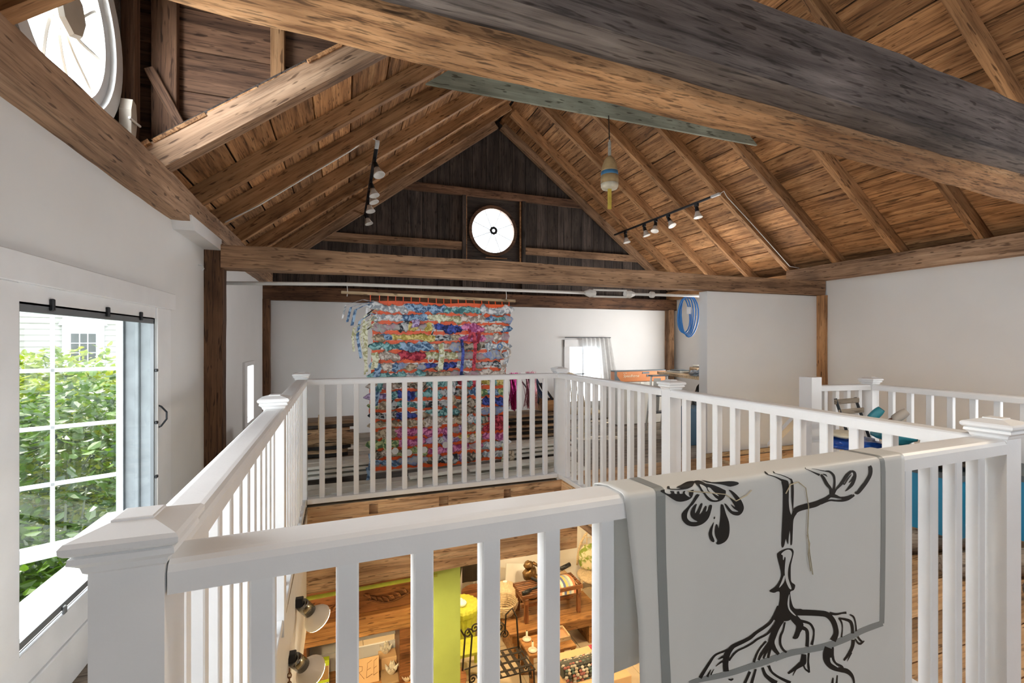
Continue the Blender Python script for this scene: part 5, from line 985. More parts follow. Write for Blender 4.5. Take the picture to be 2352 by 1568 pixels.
slabs(1.62, 2.42, 4.95, 8, 8, lambda k, n: 'topmost bark-edged wood slab in the right stack, under the tinsel' if k == n - 1 else 'bark-edged wood slab within the stack right of the rag hanging', gs2, z0=.06, dz=.056)
# big curved slab piece leaning on the left stack
t = thing('curved_slab', 'curved pale sawn slab lying over the left stack', 'slab', (-.25, 4.75, .30))
g = MB(); g.grid(18, 4, lambda u, v: (-.58 + .68 * u, 4.70 + .12 * v + .03 * math.sin(u * 4), .33 + .07 * math.sin(u * 3.0 - .4) + .05 * v)); ob = g.build('face', 'slab', t); mdf = ob.modifiers.new('t', 'SOLIDIFY'); mdf.thickness = .05
MB().box(-.22, -.185, 4.66, 4.70, .46, .62, .003).build('upright_stick', 'pine', t)
# tinsel and crate on the right stack
M['tinsel'] = paint('magenta_foil', (0.50, 0.03, 0.20), 0.22, 0.7, var=0.5, scale=60); M['tinsel2'] = paint('pink_foil', (0.75, 0.35, 0.42), 0.22, 0.7, var=0.4, scale=60)
for (nm, xc, mat, top, lab) in (('tinsel_garland', 1.78, 'tinsel', .96, 'magenta foil tinsel bunched on the right slab stack'), ('tinsel_garland', 1.97, 'tinsel2', .97, 'pink foil tinsel bunch beside the magenta one')):
    t = thing(nm, lab, 'tinsel', (xc, 4.9, .53)); mb = MB(); r = random.Random(2)
    for i in range(150):
        x = xc + r.gauss(0, .03); xe = xc + r.gauss(0, .032); y = 4.86 + r.gauss(0, .03); z1 = top - abs(r.gauss(0, .03))
        mb.tube([(x, y, z1), ((x + xe) / 2 + r.gauss(0, .01), y - .015, z1 * .5 + .27), (xe, y, .54 + r.random() * .05)], [.002, .004, .002], 3)
    mb.build('foil_strands', mat, t, kind='stuff'); MB().blob((xc, 4.88, .74), .045, .04, .20, .3, seed=xc).build('core', mat, t)
t = thing('stick_crate', 'small wooden crate full of dark blue sticks on the right slab stack', 'crate', (2.22, 4.92, .52))
for a in ((2.08, 2.095, 4.80, 5.02, .52, .66), (2.36, 2.375, 4.80, 5.02, .52, .66), (2.08, 2.375, 4.80, 4.815, .52, .64), (2.08, 2.375, 5.005, 5.02, .52, .64)): MB().box(*a, .002).build('crate_side', 'oak_furn', t)
M['navy'] = paint('navy_rods', (0.02, 0.05, 0.13), 0.4, var=0.4, scale=30)
r = random.Random(4)
for i in range(22):
    x = 2.11 + .24 * r.random(); MB().bar((x, 4.82 + .16 * r.random(), .55), (x - .10 - .1 * r.random(), 4.95 + .05 * r.random(), .80 + .1 * r.random()), .010, .016).build('stick', ['navy', 'grey_metal', 'iron'][i % 3], t)
# rattan chair with an arched back
M['rattan'] = paint('pale_rattan', (0.46, 0.36, 0.21), 0.6, var=0.2, scale=30)
def rattan_chair(name, lab, cx, cy, z, sc, rot, mat, cush=None):
    t = thing(name, lab, 'chair', (cx, cy, z)); R3 = Matrix.Translation((cx, cy, z)) @ Matrix.Rotation(rot, 4, 'Z') @ Matrix.Scale(sc, 4); P_ = lambda x, y, zz: R3 @ V((x, y, zz))
    arch = [P_(.24 * math.cos(a), .19 + .04 * math.sin(a), .42 + .46 * math.sin(a)) for a in [math.pi * k / 14 for k in range(15)]]
    MB().tube(arch, .014 * sc, 8).build('back_frame', mat, t, True)
    for k in range(7):
        x = -.18 + .06 * k; h = .46 * math.sqrt(max(0, 1 - (x / .24) ** 2)); MB().tube([P_(x, .19, .42), P_(x, .22, .42 + h)], .006 * sc, 5).build('back_cane', mat, t)
    for k in range(4): z_ = .5 + .09 * k; xx = .24 * math.sqrt(max(0, 1 - ((z_ - .42) / .46) ** 2)); MB().tube([P_(-xx, .205, z_), P_(xx, .205, z_)], .004 * sc, 5).build('back_weave', mat, t)
    MB().lathe([(0, .43), (.22, .425), (.24, .41), (.23, .39), (0, .385)], R3, 20).build('seat', mat, t, True)
    for (x, y) in ((-.2, -.17), (.2, -.17), (-.2, .17), (.2, .17)): MB().tube([P_(x * .9, y * .9, .4), P_(x * 1.05, y * 1.05, 0)], .013 * sc, 8).build('leg', mat, t)
    MB().tube([P_(.21 * math.cos(a), .18 * math.sin(a), .16) for a in [2 * math.pi * k / 16 for k in range(16)]], .008 * sc, 6, closed=True).build('leg_ring', mat, t)
    return t
rattan_chair('rattan_chair', 'small rattan chair with an arched back near the far window', 2.88, 5.35, 0, 1.0, .3, 'rattan')
# curtain
cu = thing('curtain', 'sheer white curtain pulled to the right over the far window', 'curtain', (3.95, 6.93, .35))
M['sheer'] = cloth('sheer_white', (.78, .78, .77), (.88, .88, .87), 20, sheer=.22)
MB().tube([(3.42, 6.93, 1.365), (4.28, 6.93, 1.365)], .009, 8).build('curtain_rod', 'grey_metal', cu)
MB().grid(60, 14, lambda u, v: (3.74 + .52 * u + .16 * v * u - .0 * v + .10 * v * (1 - u), 6.925 + .018 * math.sin(u * 40 + v * 2), 1.36 - 1.02 * v)).build('sheet', 'sheer', cu, True)
MB().grid(40, 10, lambda u, v: (4.18 + .10 * u + .20 * v, 6.94 + .014 * math.sin(u * 26), 1.36 - .95 * v)).build('side_fold', 'sheer', cu, True)
# carton with the saw-horse print, step ladder, table with odds and ends
def text(s, size, m4, mat, parent, name='lettering', shear=0.0, depth=.0006):
    cv = bpy.data.curves.new(name, 'FONT'); cv.body = s; cv.size = size; cv.extrude = depth; cv.shear = shear; cv.align_x = 'LEFT'
    to = bpy.data.objects.new(name, cv); COL.objects.link(to); dg = bpy.context.evaluated_depsgraph_get(); me = bpy.data.meshes.new_from_object(to.evaluated_get(dg)); bpy.data.objects.remove(to); bpy.data.curves.remove(cv)
    me.materials.clear(); me.materials.append(M[mat]); return put(name, me, m4, parent)
FRONT = lambda x, y, z: Matrix.Translation((x, y, z)) @ Matrix.Rotation(math.pi / 2, 4, 'X')
M['paper'] = paint('papers', (0.62, 0.60, 0.54), 0.7, var=0.08); M['orange_card'] = paint('orange_carton', (0.50, 0.15, 0.02), 0.5, var=0.08); M['dark_card'] = paint('dark_grey_carton', (0.07, 0.09, 0.10), 0.5); M['cream_card'] = paint('cream_print', (0.78, 0.62, 0.40), 0.5)
bxs = thing('sawhorse_carton', 'long orange and dark grey carton with cream lettering near the far window', 'carton', (4.4, 6.40, .66))
MB().box(3.99, 4.95, 6.34, 6.46, .665, .825, .003).build('carton', 'orange_card', bxs)
MB().prism([(3.985, .662), (4.11, .662), (4.03, .76), (4.03, .828), (3.985, .828)], Matrix(((1, 0, 0, 0), (0, 0, -1, 6.34), (0, 1, 0, 0), (0, 0, 0, 1))), .003).build('dark_corner', 'dark_card', bxs)
MB().box(3.99, 4.95, 6.335, 6.465, .826, .84).build('dark_top', 'dark_card', bxs)
text('Speedhorse', .062, FRONT(4.14, 6.336, .735), 'cream_card', bxs, shear=.25); text('ULTRA', .022, FRONT(4.14, 6.336, .792), 'cream_card', bxs)
MB().box(4.50, 4.63, 6.335, 6.34, .785, .812).box(4.58, 4.62, 6.335, 6.34, .735, .768).build('printed_patch', 'dark_card', bxs)
t = thing('plain_carton', 'large pale grey carton under the orange one', 'carton', (4.45, 6.45, 0)); MB().box(4.0, 4.9, 6.28, 6.55, 0.005, .66, .004).build('carton', 'paper', t); MB().box(4.42, 4.48, 6.276, 6.28, .3, .66).build('tape', 'siding', t)
sl = thing('step_ladder', 'folded grey metal step stool leaning by the table', 'step stool', (4.18, 5.62, 0))
M['steel'] = paint('brushed_steel', (0.55, 0.54, 0.50), 0.4, 0.6)
for dx in (0, .26):
    MB().bar((4.06 + dx, 5.52, 0), (4.14 + dx, 5.62, .80), .014, .03).build('front_leg', 'steel', sl); MB().bar((4.16 + dx, 5.78, 0), (4.14 + dx, 5.62, .80), .014, .03).build('rear_leg', 'steel', sl)
for z in (.28, .52): MB().box(4.09 + .06 * z, 4.36 + .06 * z, 5.53, 5.66, z, z + .025, .003).build('tread', 'grey_metal', sl)
MB().box(4.13, 4.42, 5.58, 5.68, .80, .82, .003).build('top_tread', 'grey_metal', sl); MB().grid(2, 6, lambda u, v: (4.13 + .12 * u, 5.55 + .05 * v, .78 - .5 * v)).build('side_plate', 'steel', sl)
tb = thing('work_table', 'pale pine work table behind the partition', 'table', (5.0, 5.5, 0))
MB().prism([(4.54, 6.02), (4.33, 4.86), (5.55, 4.62), (5.55, 6.02)], Matrix.Translation((0, 0, .80)), .04).build('table_top', 'pine', tb)
for (x, y) in ((4.62, 5.9), (4.5, 5.0), (5.45, 4.8), (5.45, 5.9)): MB().bar((x + .03, y, 0), (x, y, .80), .03, .03).build('leg', 'sash', tb)
M['paper'] = paint('papers', (0.62, 0.60, 0.54), 0.7, var=0.08); M['card'] = paint('cardboard', (0.42, 0.29, 0.16), 0.8, var=0.08)
tag(MB().box(4.58, 4.86, 5.55, 5.85, .84, .865, .002).build('picture_frame', 'paper'), 'flat pale framed print lying on the work table', 'frame')
tag(MB().box(4.62, 4.83, 5.60, 5.82, .866, .88, .002).build('magazine', 'dark_card'), 'dark magazine on top of the flat print', 'magazine')
tag(MB().box(4.62, 4.74, 5.25, 5.40, .84, .925, .003).build('card_box', 'card'), 'small brown cardboard box on the work table', 'box')
tag(MB().box(4.75, 5.05, 5.30, 5.55, .84, .93, .003).build('card_box', 'pine'), 'pale wooden box behind the cardboard box', 'box')
tag(MB().box(4.78, 5.02, 5.32, 5.52, .931, .955, .003).build('magazine', 'paper'), 'papers piled on the pale wooden box', 'papers')
M['foil'] = paint('clear_plastic', (0.42, 0.45, 0.48), 0.2, 0.2, var=0.4, scale=25)
o = MB().blob((4.47, 5.03, .875), .10, .16, .045, .9, 22, 12, 4, 3.5).build('plastic_wrap', 'foil'); tag(o, 'crumpled clear plastic wrap at the front of the work table', 'plastic wrap')
o = MB().blob((4.62, 5.10, .90), .06, .08, .05, .9, 18, 10, 9, 3.5).build('plant_twigs', 'navy'); tag(o, 'dark tangled bundle on the work table', 'bundle')
M['bin_bag'] = paint('black_plastic', (0.012, 0.018, 0.022), 0.25, var=0.2)
bg_ = thing('bin_bag', 'black plastic bag stuffed under the work table', 'bag', (4.75, 5.15, 0)); MB().blob((4.76, 5.15, .40), .26, .20, .38, .25, 24, 16, 3, 2.6).build('sack', 'bin_bag', bg_, True); MB().bar((4.58, 4.98, .62), (4.64, 4.955, .53), .03, .02).build('yellow_tag', 'buoy_yellow', bg_)
M['blue_bin'] = paint('slate_blue_plastic', (0.06, 0.13, 0.20), 0.4)
t = thing('storage_bin', 'slate blue storage bin beside the partition end', 'bin', (4.28, 4.95, 0)); MB().sqloft([(.13, 0), (.145, .42)], 4.22, 4.88).build('tub', 'blue_bin', t); MB().sqloft([(.15, .42), (.15, .45), (.13, .46)], 4.22, 4.88).build('lid', 'blue_bin', t)

# ------------------------------------------------------------------ chair and clutter by the stair guard
ch = thing('slatted_chair', 'weathered wood and black metal slatted folding chair by the stair guard', 'chair', (3.28, 2.35, 0))
M['grey_wood'] = wood('weathered_slats', (.20, .16, .12), (.32, .27, .21), (.40, .34, .27), rnd=.08, bump=.2, streak=.2, knots=False)
cx, cy = 3.42, 2.24
board('back_slat', (cx - .105, cy + .135, .866), (cx + .125, cy + .12, .872), .012, .036, 'grey_wood', ch); board('back_slat', (cx - .09, cy + .115, .795), (cx + .145, cy + .10, .802), .012, .036, 'grey_wood', ch)
for sx in (-.09, .115): MB().bar((cx + sx, cy + .14, .89), (cx + sx + .07, cy - .12, .02), .008, .018).build('frame_bar', 'black_metal', ch); MB().bar((cx + sx + .03, cy - .10, .60), (cx + sx - .02, cy + .16, .02), .008, .018).build('leg', 'black_metal', ch)
for k in range(5): board('seat_slat', (cx - .09, cy - .11 + .045 * k, .565), (cx + .15, cy - .12 + .045 * k, .565), .035, .015, 'grey_wood', ch)
cx, cy = 3.25, 2.30
M['blue_vinyl'] = paint('blue_vinyl', (0.015, 0.07, 0.33), 0.2, var=0.25, scale=20); M['white_bag'] = paint('white_plastic', (0.74, 0.75, 0.77), 0.35, var=0.05); M['teal'] = paint('teal_paint', (0.03, 0.22, 0.28), 0.4, var=0.15, scale=8); M['teal_bin'] = paint('teal_plastic', (0.02, 0.22, 0.38), 0.35)
o = MB().blob((cx + .06, cy - .06, .60), .20, .15, .045, .35, 26, 12, 7, 2.2).build('blue_pouch', 'blue_vinyl', None, True); tag(o, 'shiny blue vinyl pouch on the slatted chair seat', 'pouch')
o = MB().blob((cx + .00, cy - .02, .66), .13, .11, .02, .5, 20, 8, 3).build('cream_cloth', 'buoy_white', None, True); tag(o, 'cream cloth folded on the blue pouch', 'cloth')
o = MB().blob((cx + .10, cy - .17, .47), .24, .06, .095, .35, 26, 12, 5, 2.0).build('white_bag', 'white_bag', None, True); tag(o, 'white plastic bag slumped in front of the chair seat', 'bag')
def clog(lab, x, y, z, rot, mat, pitch=-.9):
    t = thing('clog', lab, 'shoe', (x, y, z), 'pair of clogs on the pile'); R3 = Matrix.Translation((x, y, z)) @ Matrix.Rotation(rot, 4, 'Z') @ Matrix.Rotation(pitch, 4, 'X') @ Matrix.Scale(.72, 4)
    mb = MB(); vs = []; fs = []; nu, nv = 14, 12
    for j in range(nv + 1):
        tt = j / nv; yy = -.12 + .24 * tt; wd = .042 * (math.sin(math.pi * min(1, .08 + tt * .92)) ** .45); hh = .05 * (1 - .45 * tt) * (math.sin(math.pi * min(1, .1 + tt * .88)) ** .4)
        for i in range(nu): a = 2 * math.pi * i / nu; vs.append(R3 @ V((wd * math.cos(a), yy, .03 + hh * math.sin(a) * (1 if math.sin(a) < 0 or tt < .55 else .35))))
    for j in range(nv):
        for i in range(nu): fs.append((j * nu + i, j * nu + (i + 1) % nu, (j + 1) * nu + (i + 1) % nu, (j + 1) * nu + i))
    mb.add(vs, fs).build('upper', mat, t, True)
    MB().lathe([(0, 0), (.028, 0), (.03, .004)], R3 @ Matrix.Translation((0, .05, .05)) @ Matrix.Scale(1.5, 4, (0, 1, 0)), 14).build('opening', 'mahog', t)
M['taupe'] = paint('taupe_leather', (0.36, 0.32, 0.28), 0.5)
clog('teal clog standing on its heel on the junk pile', 3.32, 2.11, .775, .5, 'teal'); clog('taupe clog beside the teal one on the junk pile', 3.43, 2.04, .77, .9, 'taupe', -.7)
o = MB().blob((3.42, 2.04, .685), .13, .12, .05, .4, 20, 10, 6).build('teal_cloth', 'teal', None, True); tag(o, 'crumpled teal cloth under the clogs', 'cloth')
jp = thing('net_pile', 'heap of dark netting and sticks on a crate behind the near railing', 'netting', (3.55, 1.85, .55)); r = random.Random(9)
for i in range(26): a = (3.35 + .4 * r.random(), 1.72 + .25 * r.random(), .58 + .08 * r.random()); MB().tube([a, (a[0] + .1 * r.gauss(0, 1), a[1] + .1 * r.gauss(0, 1), a[2] + .02), (a[0] + .2 * r.gauss(0, .6), a[1] + .1 * r.gauss(0, 1), a[2])], .006, 5).build('strand' if i % 4 else 'stick', 'black_metal' if i % 4 else 'oak_furn', jp)
MB().blob((3.55, 1.84, .585), .26, .20, .05, .5, 22, 10, 8, 3).build('net', 'iron', jp)
for (x, y, s_, lab) in ((3.50, 1.86, .19, 'teal plastic crate standing behind the near railing'), (3.86, 1.50, .19, 'second teal plastic crate nearer the right edge')):
    t = thing('plastic_crate', lab, 'crate', (x, y, .14)); MB().sqloft([(s_ * .9, .15), (s_, .50)], x, y, .1).build('tub', 'teal_bin', t); MB().sqloft([(s_ * 1.04, .495), (s_ * 1.04, .53)], x, y, .1).build('rim', 'dark_card', t)
def log(lab, p, q, r_, seed):
    p, q = V(p), V(q); m4, ln = frame(p, q); mb = MB(); vs = []; fs = []; N_, n = 14, 12
    for i in range(N_ + 1):
        x = -ln / 2 + ln * i / N_; rr_ = r_ * (.55 + .45 * min(1, 4 * min(i, N_ - i) / N_ + .3))
        for k in range(n): a = 2 * math.pi * k / n; d = 1 + .3 * noise.noise(V((x * 4 + seed, math.cos(a), math.sin(a)))); vs.append((x, rr_ * d * math.cos(a), rr_ * d * math.sin(a)))
    for i in range(N_):
        for k in range(n): fs.append((i * n + k, i * n + (k + 1) % n, (i + 1) * n + (k + 1) % n, (i + 1) * n + k))
    fs += [tuple(range(n - 1, -1, -1)), tuple(N_ * n + k for k in range(n))]
    me = bpy.data.meshes.new('driftwood_log'); me.from_pydata(vs, [], fs); me.update(); fix(me); me.shade_smooth(); me.materials.append(M['drift']); tag(put('driftwood_log', me, m4), lab, 'log', 'driftwood logs on the loft floor')
log('driftwood log lying under the first teal crate', (3.05, 1.95, .075), (3.85, 1.75, .075), .065, 1)
log('driftwood log in front of the teal crates, nearest the railing', (3.10, 1.62, .07), (3.9, 1.40, .07), .068, 5)
log('driftwood log partly hidden by the right newel post', (3.2, 1.30, .075), (4.05, 1.06, .075), .075, 9)
o = MB().blob((3.80, 1.08, .33), .16, .15, .17, .3, 22, 14, 2).build('teal_sack', 'teal', None, True); tag(o, 'dark teal stuffed sack at the right edge', 'sack')
M['moss'] = paint('mossy_green_cloth', (0.20, 0.22, 0.14), 0.8, var=0.2)
o = MB().blob((3.86, 1.10, .56), .17, .15, .09, .3, 22, 12, 11).build('green_cushion', 'moss', None, True); tag(o, 'mossy green cushion on top of the teal sack', 'cushion')
o = MB().blob((3.66, .98, .20), .2, .13, .05, .4, 22, 10, 13).build('blue_cloth', 'blue_vinyl', None, True); tag(o, 'dark blue cloth on the driftwood at the right edge', 'cloth')
# ------------------------------------------------------------------ the shop below
SHOP_E = 90
WARM = (1.0, 0.74, 0.40)
def shop_lamp(x, y, e, lab, z=-.52):
    t = thing('ceiling_lamp', lab, 'lamp', (x, y, z)); MB().lathe([(.02, .20), (.02, .09), (.10, .05), (.12, .0), (.115, .0), (.09, .04), (0, .06)], Matrix.Translation((x, y, z + .02)), 16).build('shade', 'grey_metal', t, True)
    l = bpy.data.lights.new('lamp_light', 'POINT'); l.energy = e; l.color = WARM; l.shadow_soft_size = .05; o = bpy.data.objects.new('lamp_light', l); COL.objects.link(o); o.location = (0, 0, -.03); o.parent = t
shop_lamp(2.6, 4.9, SHOP_E, 'grey metal ceiling lamp in the shop over the bench'); shop_lamp(1.2, 5.6, SHOP_E, 'grey metal ceiling lamp in the shop over the lime hamper'); shop_lamp(-.7, 3.2, SHOP_E * .45, 'grey metal ceiling lamp in the shop before the sideboard'); shop_lamp(4.9, 3.0, SHOP_E * 1.1, 'grey metal ceiling lamp in the shop under the stair opening', -1.5)
M['lime'] = paint('lime_green_paint', (0.40, 0.52, 0.13), 0.4, var=0.06); M['lime2'] = paint('lime_yellow_wicker', (0.46, 0.50, 0.05), 0.5, var=0.12, scale=20)
col = MB().box(.745, .985, 4.10, 4.19, LOW, -.67, .003).build('column_green', 'lime'); tag(col, 'flat lime green painted column under the back beam', 'column', kind='structure')
o = MB().tube([(-.30, 3.965, -.70), (.75, 3.965, -.685)], .016, 10).build('green_rod', 'lime2', None, True); tag(o, 'thin lime green rod running under the lower beam', 'rod')
# sideboard with carved header
hb = thing('sideboard', 'dark wooden sideboard with carved leaf header standing below the beams', 'sideboard', (.08, 4.75, LOW))
def hbx(name, *a, mat='mahog', ch=.004): return MB().box(*a, ch).build(name, mat, hb)
hbx('header', -.47, .62, 4.52, 4.60, -1.20, -.80); hbx('cornice', -.50, .65, 4.44, 4.62, -1.345, -1.20, mat='oak_furn', ch=.02); hbx('bead', -.49, .64, 4.46, 4.60, -1.385, -1.345, mat='oak_furn')
hbx('side_post', .50, .60, 4.54, 5.0, -1.95, -1.385); hbx('side_post', -.47, -.31, 4.54, 5.0, -1.95, -1.385)
hbx('counter', -.5, .66, 4.40, 5.02, -1.985, -1.945, mat='oak_furn'); hbx('body', -.47, .62, 4.46, 5.0, LOW + .06, -1.985); hbx('top_board', -.47, .62, 4.54, 5.0, -1.345, -1.32)
for x in (-.42, .10): d_ = hbx('door', x, x + .48, 4.445, 4.465, LOW + .12, -2.03); MB().lathe([(0, 0), (.015, .005), (.015, .015), (0, .02)], Matrix.Translation((x + .42, 4.44, -2.35)) @ Matrix.Rotation(math.pi / 2, 4, 'X'), 12).build('knob', 'iron', d_)
for (x0, x1, z0, z1) in ((-.31, .02, -1.60, -1.39), (.025, .5, -1.52, -1.39), (-.31, .10, -1.76, -1.605), (.105, .5, -1.70, -1.525), (-.31, .5, -1.945, -1.765)): hbx('reflection_board', x0, x1, 4.93, 4.95, z0, z1, mat='sash', ch=.002)  # white boards modelled in place of a mirror reflecting the ceiling
hbx('hanging_tag_board', .0, .26, 4.90, 4.92, -1.50, -1.40, mat='pine')
def leafcarve(cx, flip):
    for k in range(7):
        u = k / 6; x = cx + flip * (-.16 + .32 * u); z = -1.075 - .05 * math.sin(u * math.pi) ; MB().tube([(x, 4.51, z), (x + flip * .025, 4.505, z + .035), (x + flip * .06, 4.51, z + .05)], [.010, .014, .003], 6).build('carved_leaf', 'mahog', hb, True)
    MB().tube([(cx + flip * (-.18 + .36 * u / 9), 4.512, -1.08 - .055 * math.sin(u / 9 * math.pi)) for u in range(10)], .009, 6).build('carved_stem', 'mahog', hb, True)
leafcarve(-.14, 1); leafcarve(.40, -1)
MB().tube([(-.44 + .03 * math.cos(a), 4.44, -1.30 + .06 * math.sin(a)) for a in [.5 * k for k in range(12)]], .012, 6).build('scroll', 'mahog', hb)
sg = thing('free_sign', 'cardboard sign hand-lettered FREE on the sideboard', 'sign', (.18, 4.66, -1.94))
m4s = Matrix.Translation((.035, 4.64, -1.94)) @ Matrix.Rotation(math.radians(80), 4, 'X')
MB().prism([(0, 0), (.285, 0), (.285, .225), (0, .225)], m4s, .004).build('card', 'card', sg)
M['peach_card'] = paint('peach_card', (0.66, 0.44, 0.24), 0.8, var=0.04); bpy.data.objects['card'].data.materials[0] = M['peach_card']
def pen(strokes): 
    mb = MB()
    for st_ in strokes: mb.tube([m4s @ V((x, y, .005)) for x, y in st_], .0016, 4)
    return mb
for L_ in ([[(.02, .05), (.02, .18)], [(.02, .18), (.07, .19)], [(.02, .12), (.06, .125)]], [[(.092, .045), (.10, .165)], [(.10, .165), (.135, .155), (.13, .12), (.098, .108)], [(.105, .108), (.15, .045)]], [[(.17, .05), (.18, .175)], [(.18, .175), (.22, .195)], [(.175, .115), (.21, .13)], [(.17, .05), (.225, .075)]], [[(.235, .06), (.24, .185)], [(.24, .185), (.272, .205)], [(.238, .12), (.265, .135)], [(.235, .06), (.275, .08)]]): pen(L_).build('pen_letter', 'mahog', sg)
M['crystal'] = paint('pressed_glass', (0.72, 0.68, 0.58), 0.08, var=0.3, scale=40, spec=1.0)
def lotus(lab, x, y, z, s=1.0):
    t = thing('glass_lotus', lab, 'candle holder', (x, y, z), 'glass lotus candle holders')
    MB().lathe([(0, 0), (.022 * s, 0), (.03 * s, .012 * s), (.033 * s, .03 * s), (0, .03 * s)], Matrix.Translation((x, y, z)), 12).build('bowl', 'crystal', t)
    for k in range(8):
        a = 2 * math.pi * k / 8 + (.4 if k % 2 else 0); c, sn = math.cos(a), math.sin(a); r0, r1 = .026 * s, .062 * s
        MB().add([(x + r0 * c - .014 * s * sn, y + r0 * sn + .014 * s * c, z + .008), (x + r0 * c + .014 * s * sn, y + r0 * sn - .014 * s * c, z + .008), (x + (r0 + r1) * .55 * c + .022 * s * sn, y + (r0 + r1) * .55 * sn - .022 * s * c, z + .045 * s), (x + r1 * c, y + r1 * sn, z + .085 * s), (x + (r0 + r1) * .55 * c - .022 * s * sn, y + (r0 + r1) * .55 * sn + .022 * s * c, z + .045 * s), (x + r0 * .9 * c, y + r0 * .9 * sn, z + .05 * s)], [(0, 1, 2, 4), (4, 2, 3), (0, 4, 5), (1, 5, 2), (2, 5, 3), (4, 3, 5), (0, 5, 1)]).build('petal', 'crystal', t)
lotus('glass lotus modelled in place of a mirror reflection at the back of the niche', .40, 4.86, -1.83, 1.0); lotus('glass lotus candle holder at the front of the sideboard', .44, 4.68, -1.925, 1.05); lotus('glass lotus candle holder half hidden behind a baluster', .57, 4.55, -1.94, .9)  # the rear lotus stands for a reflection in the mirrored back
tag(MB().box(.33, .50, 4.78, 4.92, -1.944, -1.832, .004).build('card_box', 'peach_card'), 'small cardboard box carrying a glass lotus', 'box'); tag(MB().box(.34, .50, 4.56, 4.76, -1.944, -1.926, .003).build('card_tray', 'card'), 'flat brown card under the front glass lotus', 'card')
pk = thing('seed_packet', 'lime green and white plastic packet standing on the sideboard', 'packet', (-.2, 4.62, -1.945))
M['lime_film'] = paint('lime_film', (0.50, 0.66, 0.04), 0.25); M['kraft'] = paint('kraft_brown', (0.36, 0.22, 0.09), 0.5)
MB().box(-.305, -.125, 4.60, 4.66, -1.944, -1.62, .01).build('bag', 'white', pk); MB().box(-.307, -.123, 4.597, 4.663, -1.665, -1.615, .004).build('top_seal', 'lime_film', pk); MB().box(-.307, -.123, 4.597, 4.663, -1.815, -1.785, .004).build('band', 'lime_film', pk); MB().box(-.300, -.130, 4.596, 4.6, -1.785, -1.665).build('window_patch', 'kraft', pk)
MB().prism([(-.215, -1.865), (-.19, -1.825), (-.135, -1.815), (-.135, -1.855)], Matrix(((1, 0, 0, 0), (0, 0, -1, 4.597), (0, 1, 0, 0), (0, 0, 0, 1))), .002).build('logo_patch', 'navy', pk); text('Biofet', .026, FRONT(-.205, 4.593, -1.853), 'white', pk); text('black', .026, FRONT(-.225, 4.597, -1.895), 'navy', pk)
MB().box(-.18, -.155, 4.594, 4.597, -1.69, -1.672).build('small_patch', 'dark_card', pk)
# spot lamps clamped under the left edge
M['bulb_lit'] = paint('frosted_bulb', (0.8, 0.72, 0.6), 0.4); M['glow_rim'] = paint('lit_bulb_face', (1, .9, .7), 0.4, emit=(1.0, .85, .6, 6.0)); M['chrome'] = paint('bronze_chrome', (0.25, 0.24, 0.21), 0.18, 1.0)
def spot(lab, p, d):
    t = thing('spot_lamp', lab, 'lamp', p, 'spot lamps under the left edge of the opening'); p = V(p); d = V(d).normalized(); m4 = Matrix.Translation(p) @ d.to_track_quat('Z', 'Y').to_matrix().to_4x4()
    MB().lathe([(0, 0), (.035, 0), (.037, .01), (.037, .085), (0, .085)], m4, 20).build('lamp_holder', 'chrome', t, True)
    MB().lathe([(.033, .085), (.05, .11), (.078, .15), (.083, .165)], m4, 24).build('bulb', 'bulb_lit', t, True); MB().lathe([(.083, .165), (.08, .172), (0, .175)], m4, 24).build('bulb_face', 'glow_rim', t, True)
    MB().box(p.x - .05, p.x + .01, p.y - .02, p.y + .02, p.z - .01, p.z + .04, .004).build('clamp', 'black_metal', t)
    l = bpy.data.lights.new('spot_light', 'SPOT'); l.energy = 60; l.color = WARM; l.spot_size = 1.6; l.spot_blend = .6; l.shadow_soft_size = .05; o = bpy.data.objects.new('spot_light', l); COL.objects.link(o); o.parent = t; o.location = d * .2; o.rotation_euler = d.to_track_quat('-Z', 'Y').to_euler()
spot('upper spot lamp with a bronze holder at the left edge of the opening', (-.235, 3.06, -.27), (.55, .35, -.85)); spot('lower spot lamp with a bronze holder hanging by a chain', (-.245, 2.72, -.38), (.50, .45, -.85))
t = thing('lamp_chain', 'short rusty chain hanging beside the lower spot lamp', 'chain', (-.262, 2.66, -.52))
for k in range(7): MB().tube([(-.262 + (.009 * math.cos(a) if k % 2 else 0), 2.66 + (0 if k % 2 else .009 * math.cos(a)), -.40 - .022 * k + .015 * math.sin(a)) for a in [2 * math.pi * i / 8 for i in range(8)]], .003, 5, closed=True).build('link', 'mahog', t)
# lime wicker hamper
hx, hy = 1.46, 6.05
t = thing('wicker_hamper', 'lime yellow round wicker hamper with a flat lid', 'hamper', (hx, hy, LOW))
rib = lambda c, z: 1 + .035 * math.cos(c * 22)
MB().lathe([(.16, LOW), (.19, LOW + .2), (.21, LOW + .5)], Matrix.Translation((hx, hy, 0)), 88, wob=rib).build('basket', 'lime2', t); MB().lathe([(.215, LOW + .48), (.24, LOW + .50), (.245, LOW + .56), (.23, LOW + .59), (.20, LOW + .595)], Matrix.Translation((hx, hy, 0)), 88, wob=rib).build('rim', 'lime2', t)
MB().lathe([(.20, LOW + .594), (0, LOW + .594)], Matrix.Translation((hx, hy, 0)), 30).build('lid', 'buoy_white', t)
o = MB().lathe([(0, 0), (.06, 0), (.075, .03), (.06, .05), (.03, .06), (.02, .08), (.012, .09), (0, .095)], Matrix.Translation((hx - .01, hy - .05, LOW + .596)), 18).build('white_dish', 'white', None, True); tag(o, 'white lidded dish on the lime hamper', 'dish')
t = thing('low_table', 'pale green low table in front of the lime hamper', 'table', (1.35, 5.62, LOW)); MB().box(1.1, 1.60, 5.45, 5.75, LOW + .27, LOW + .31, .005).build('top', 'lime2', t)
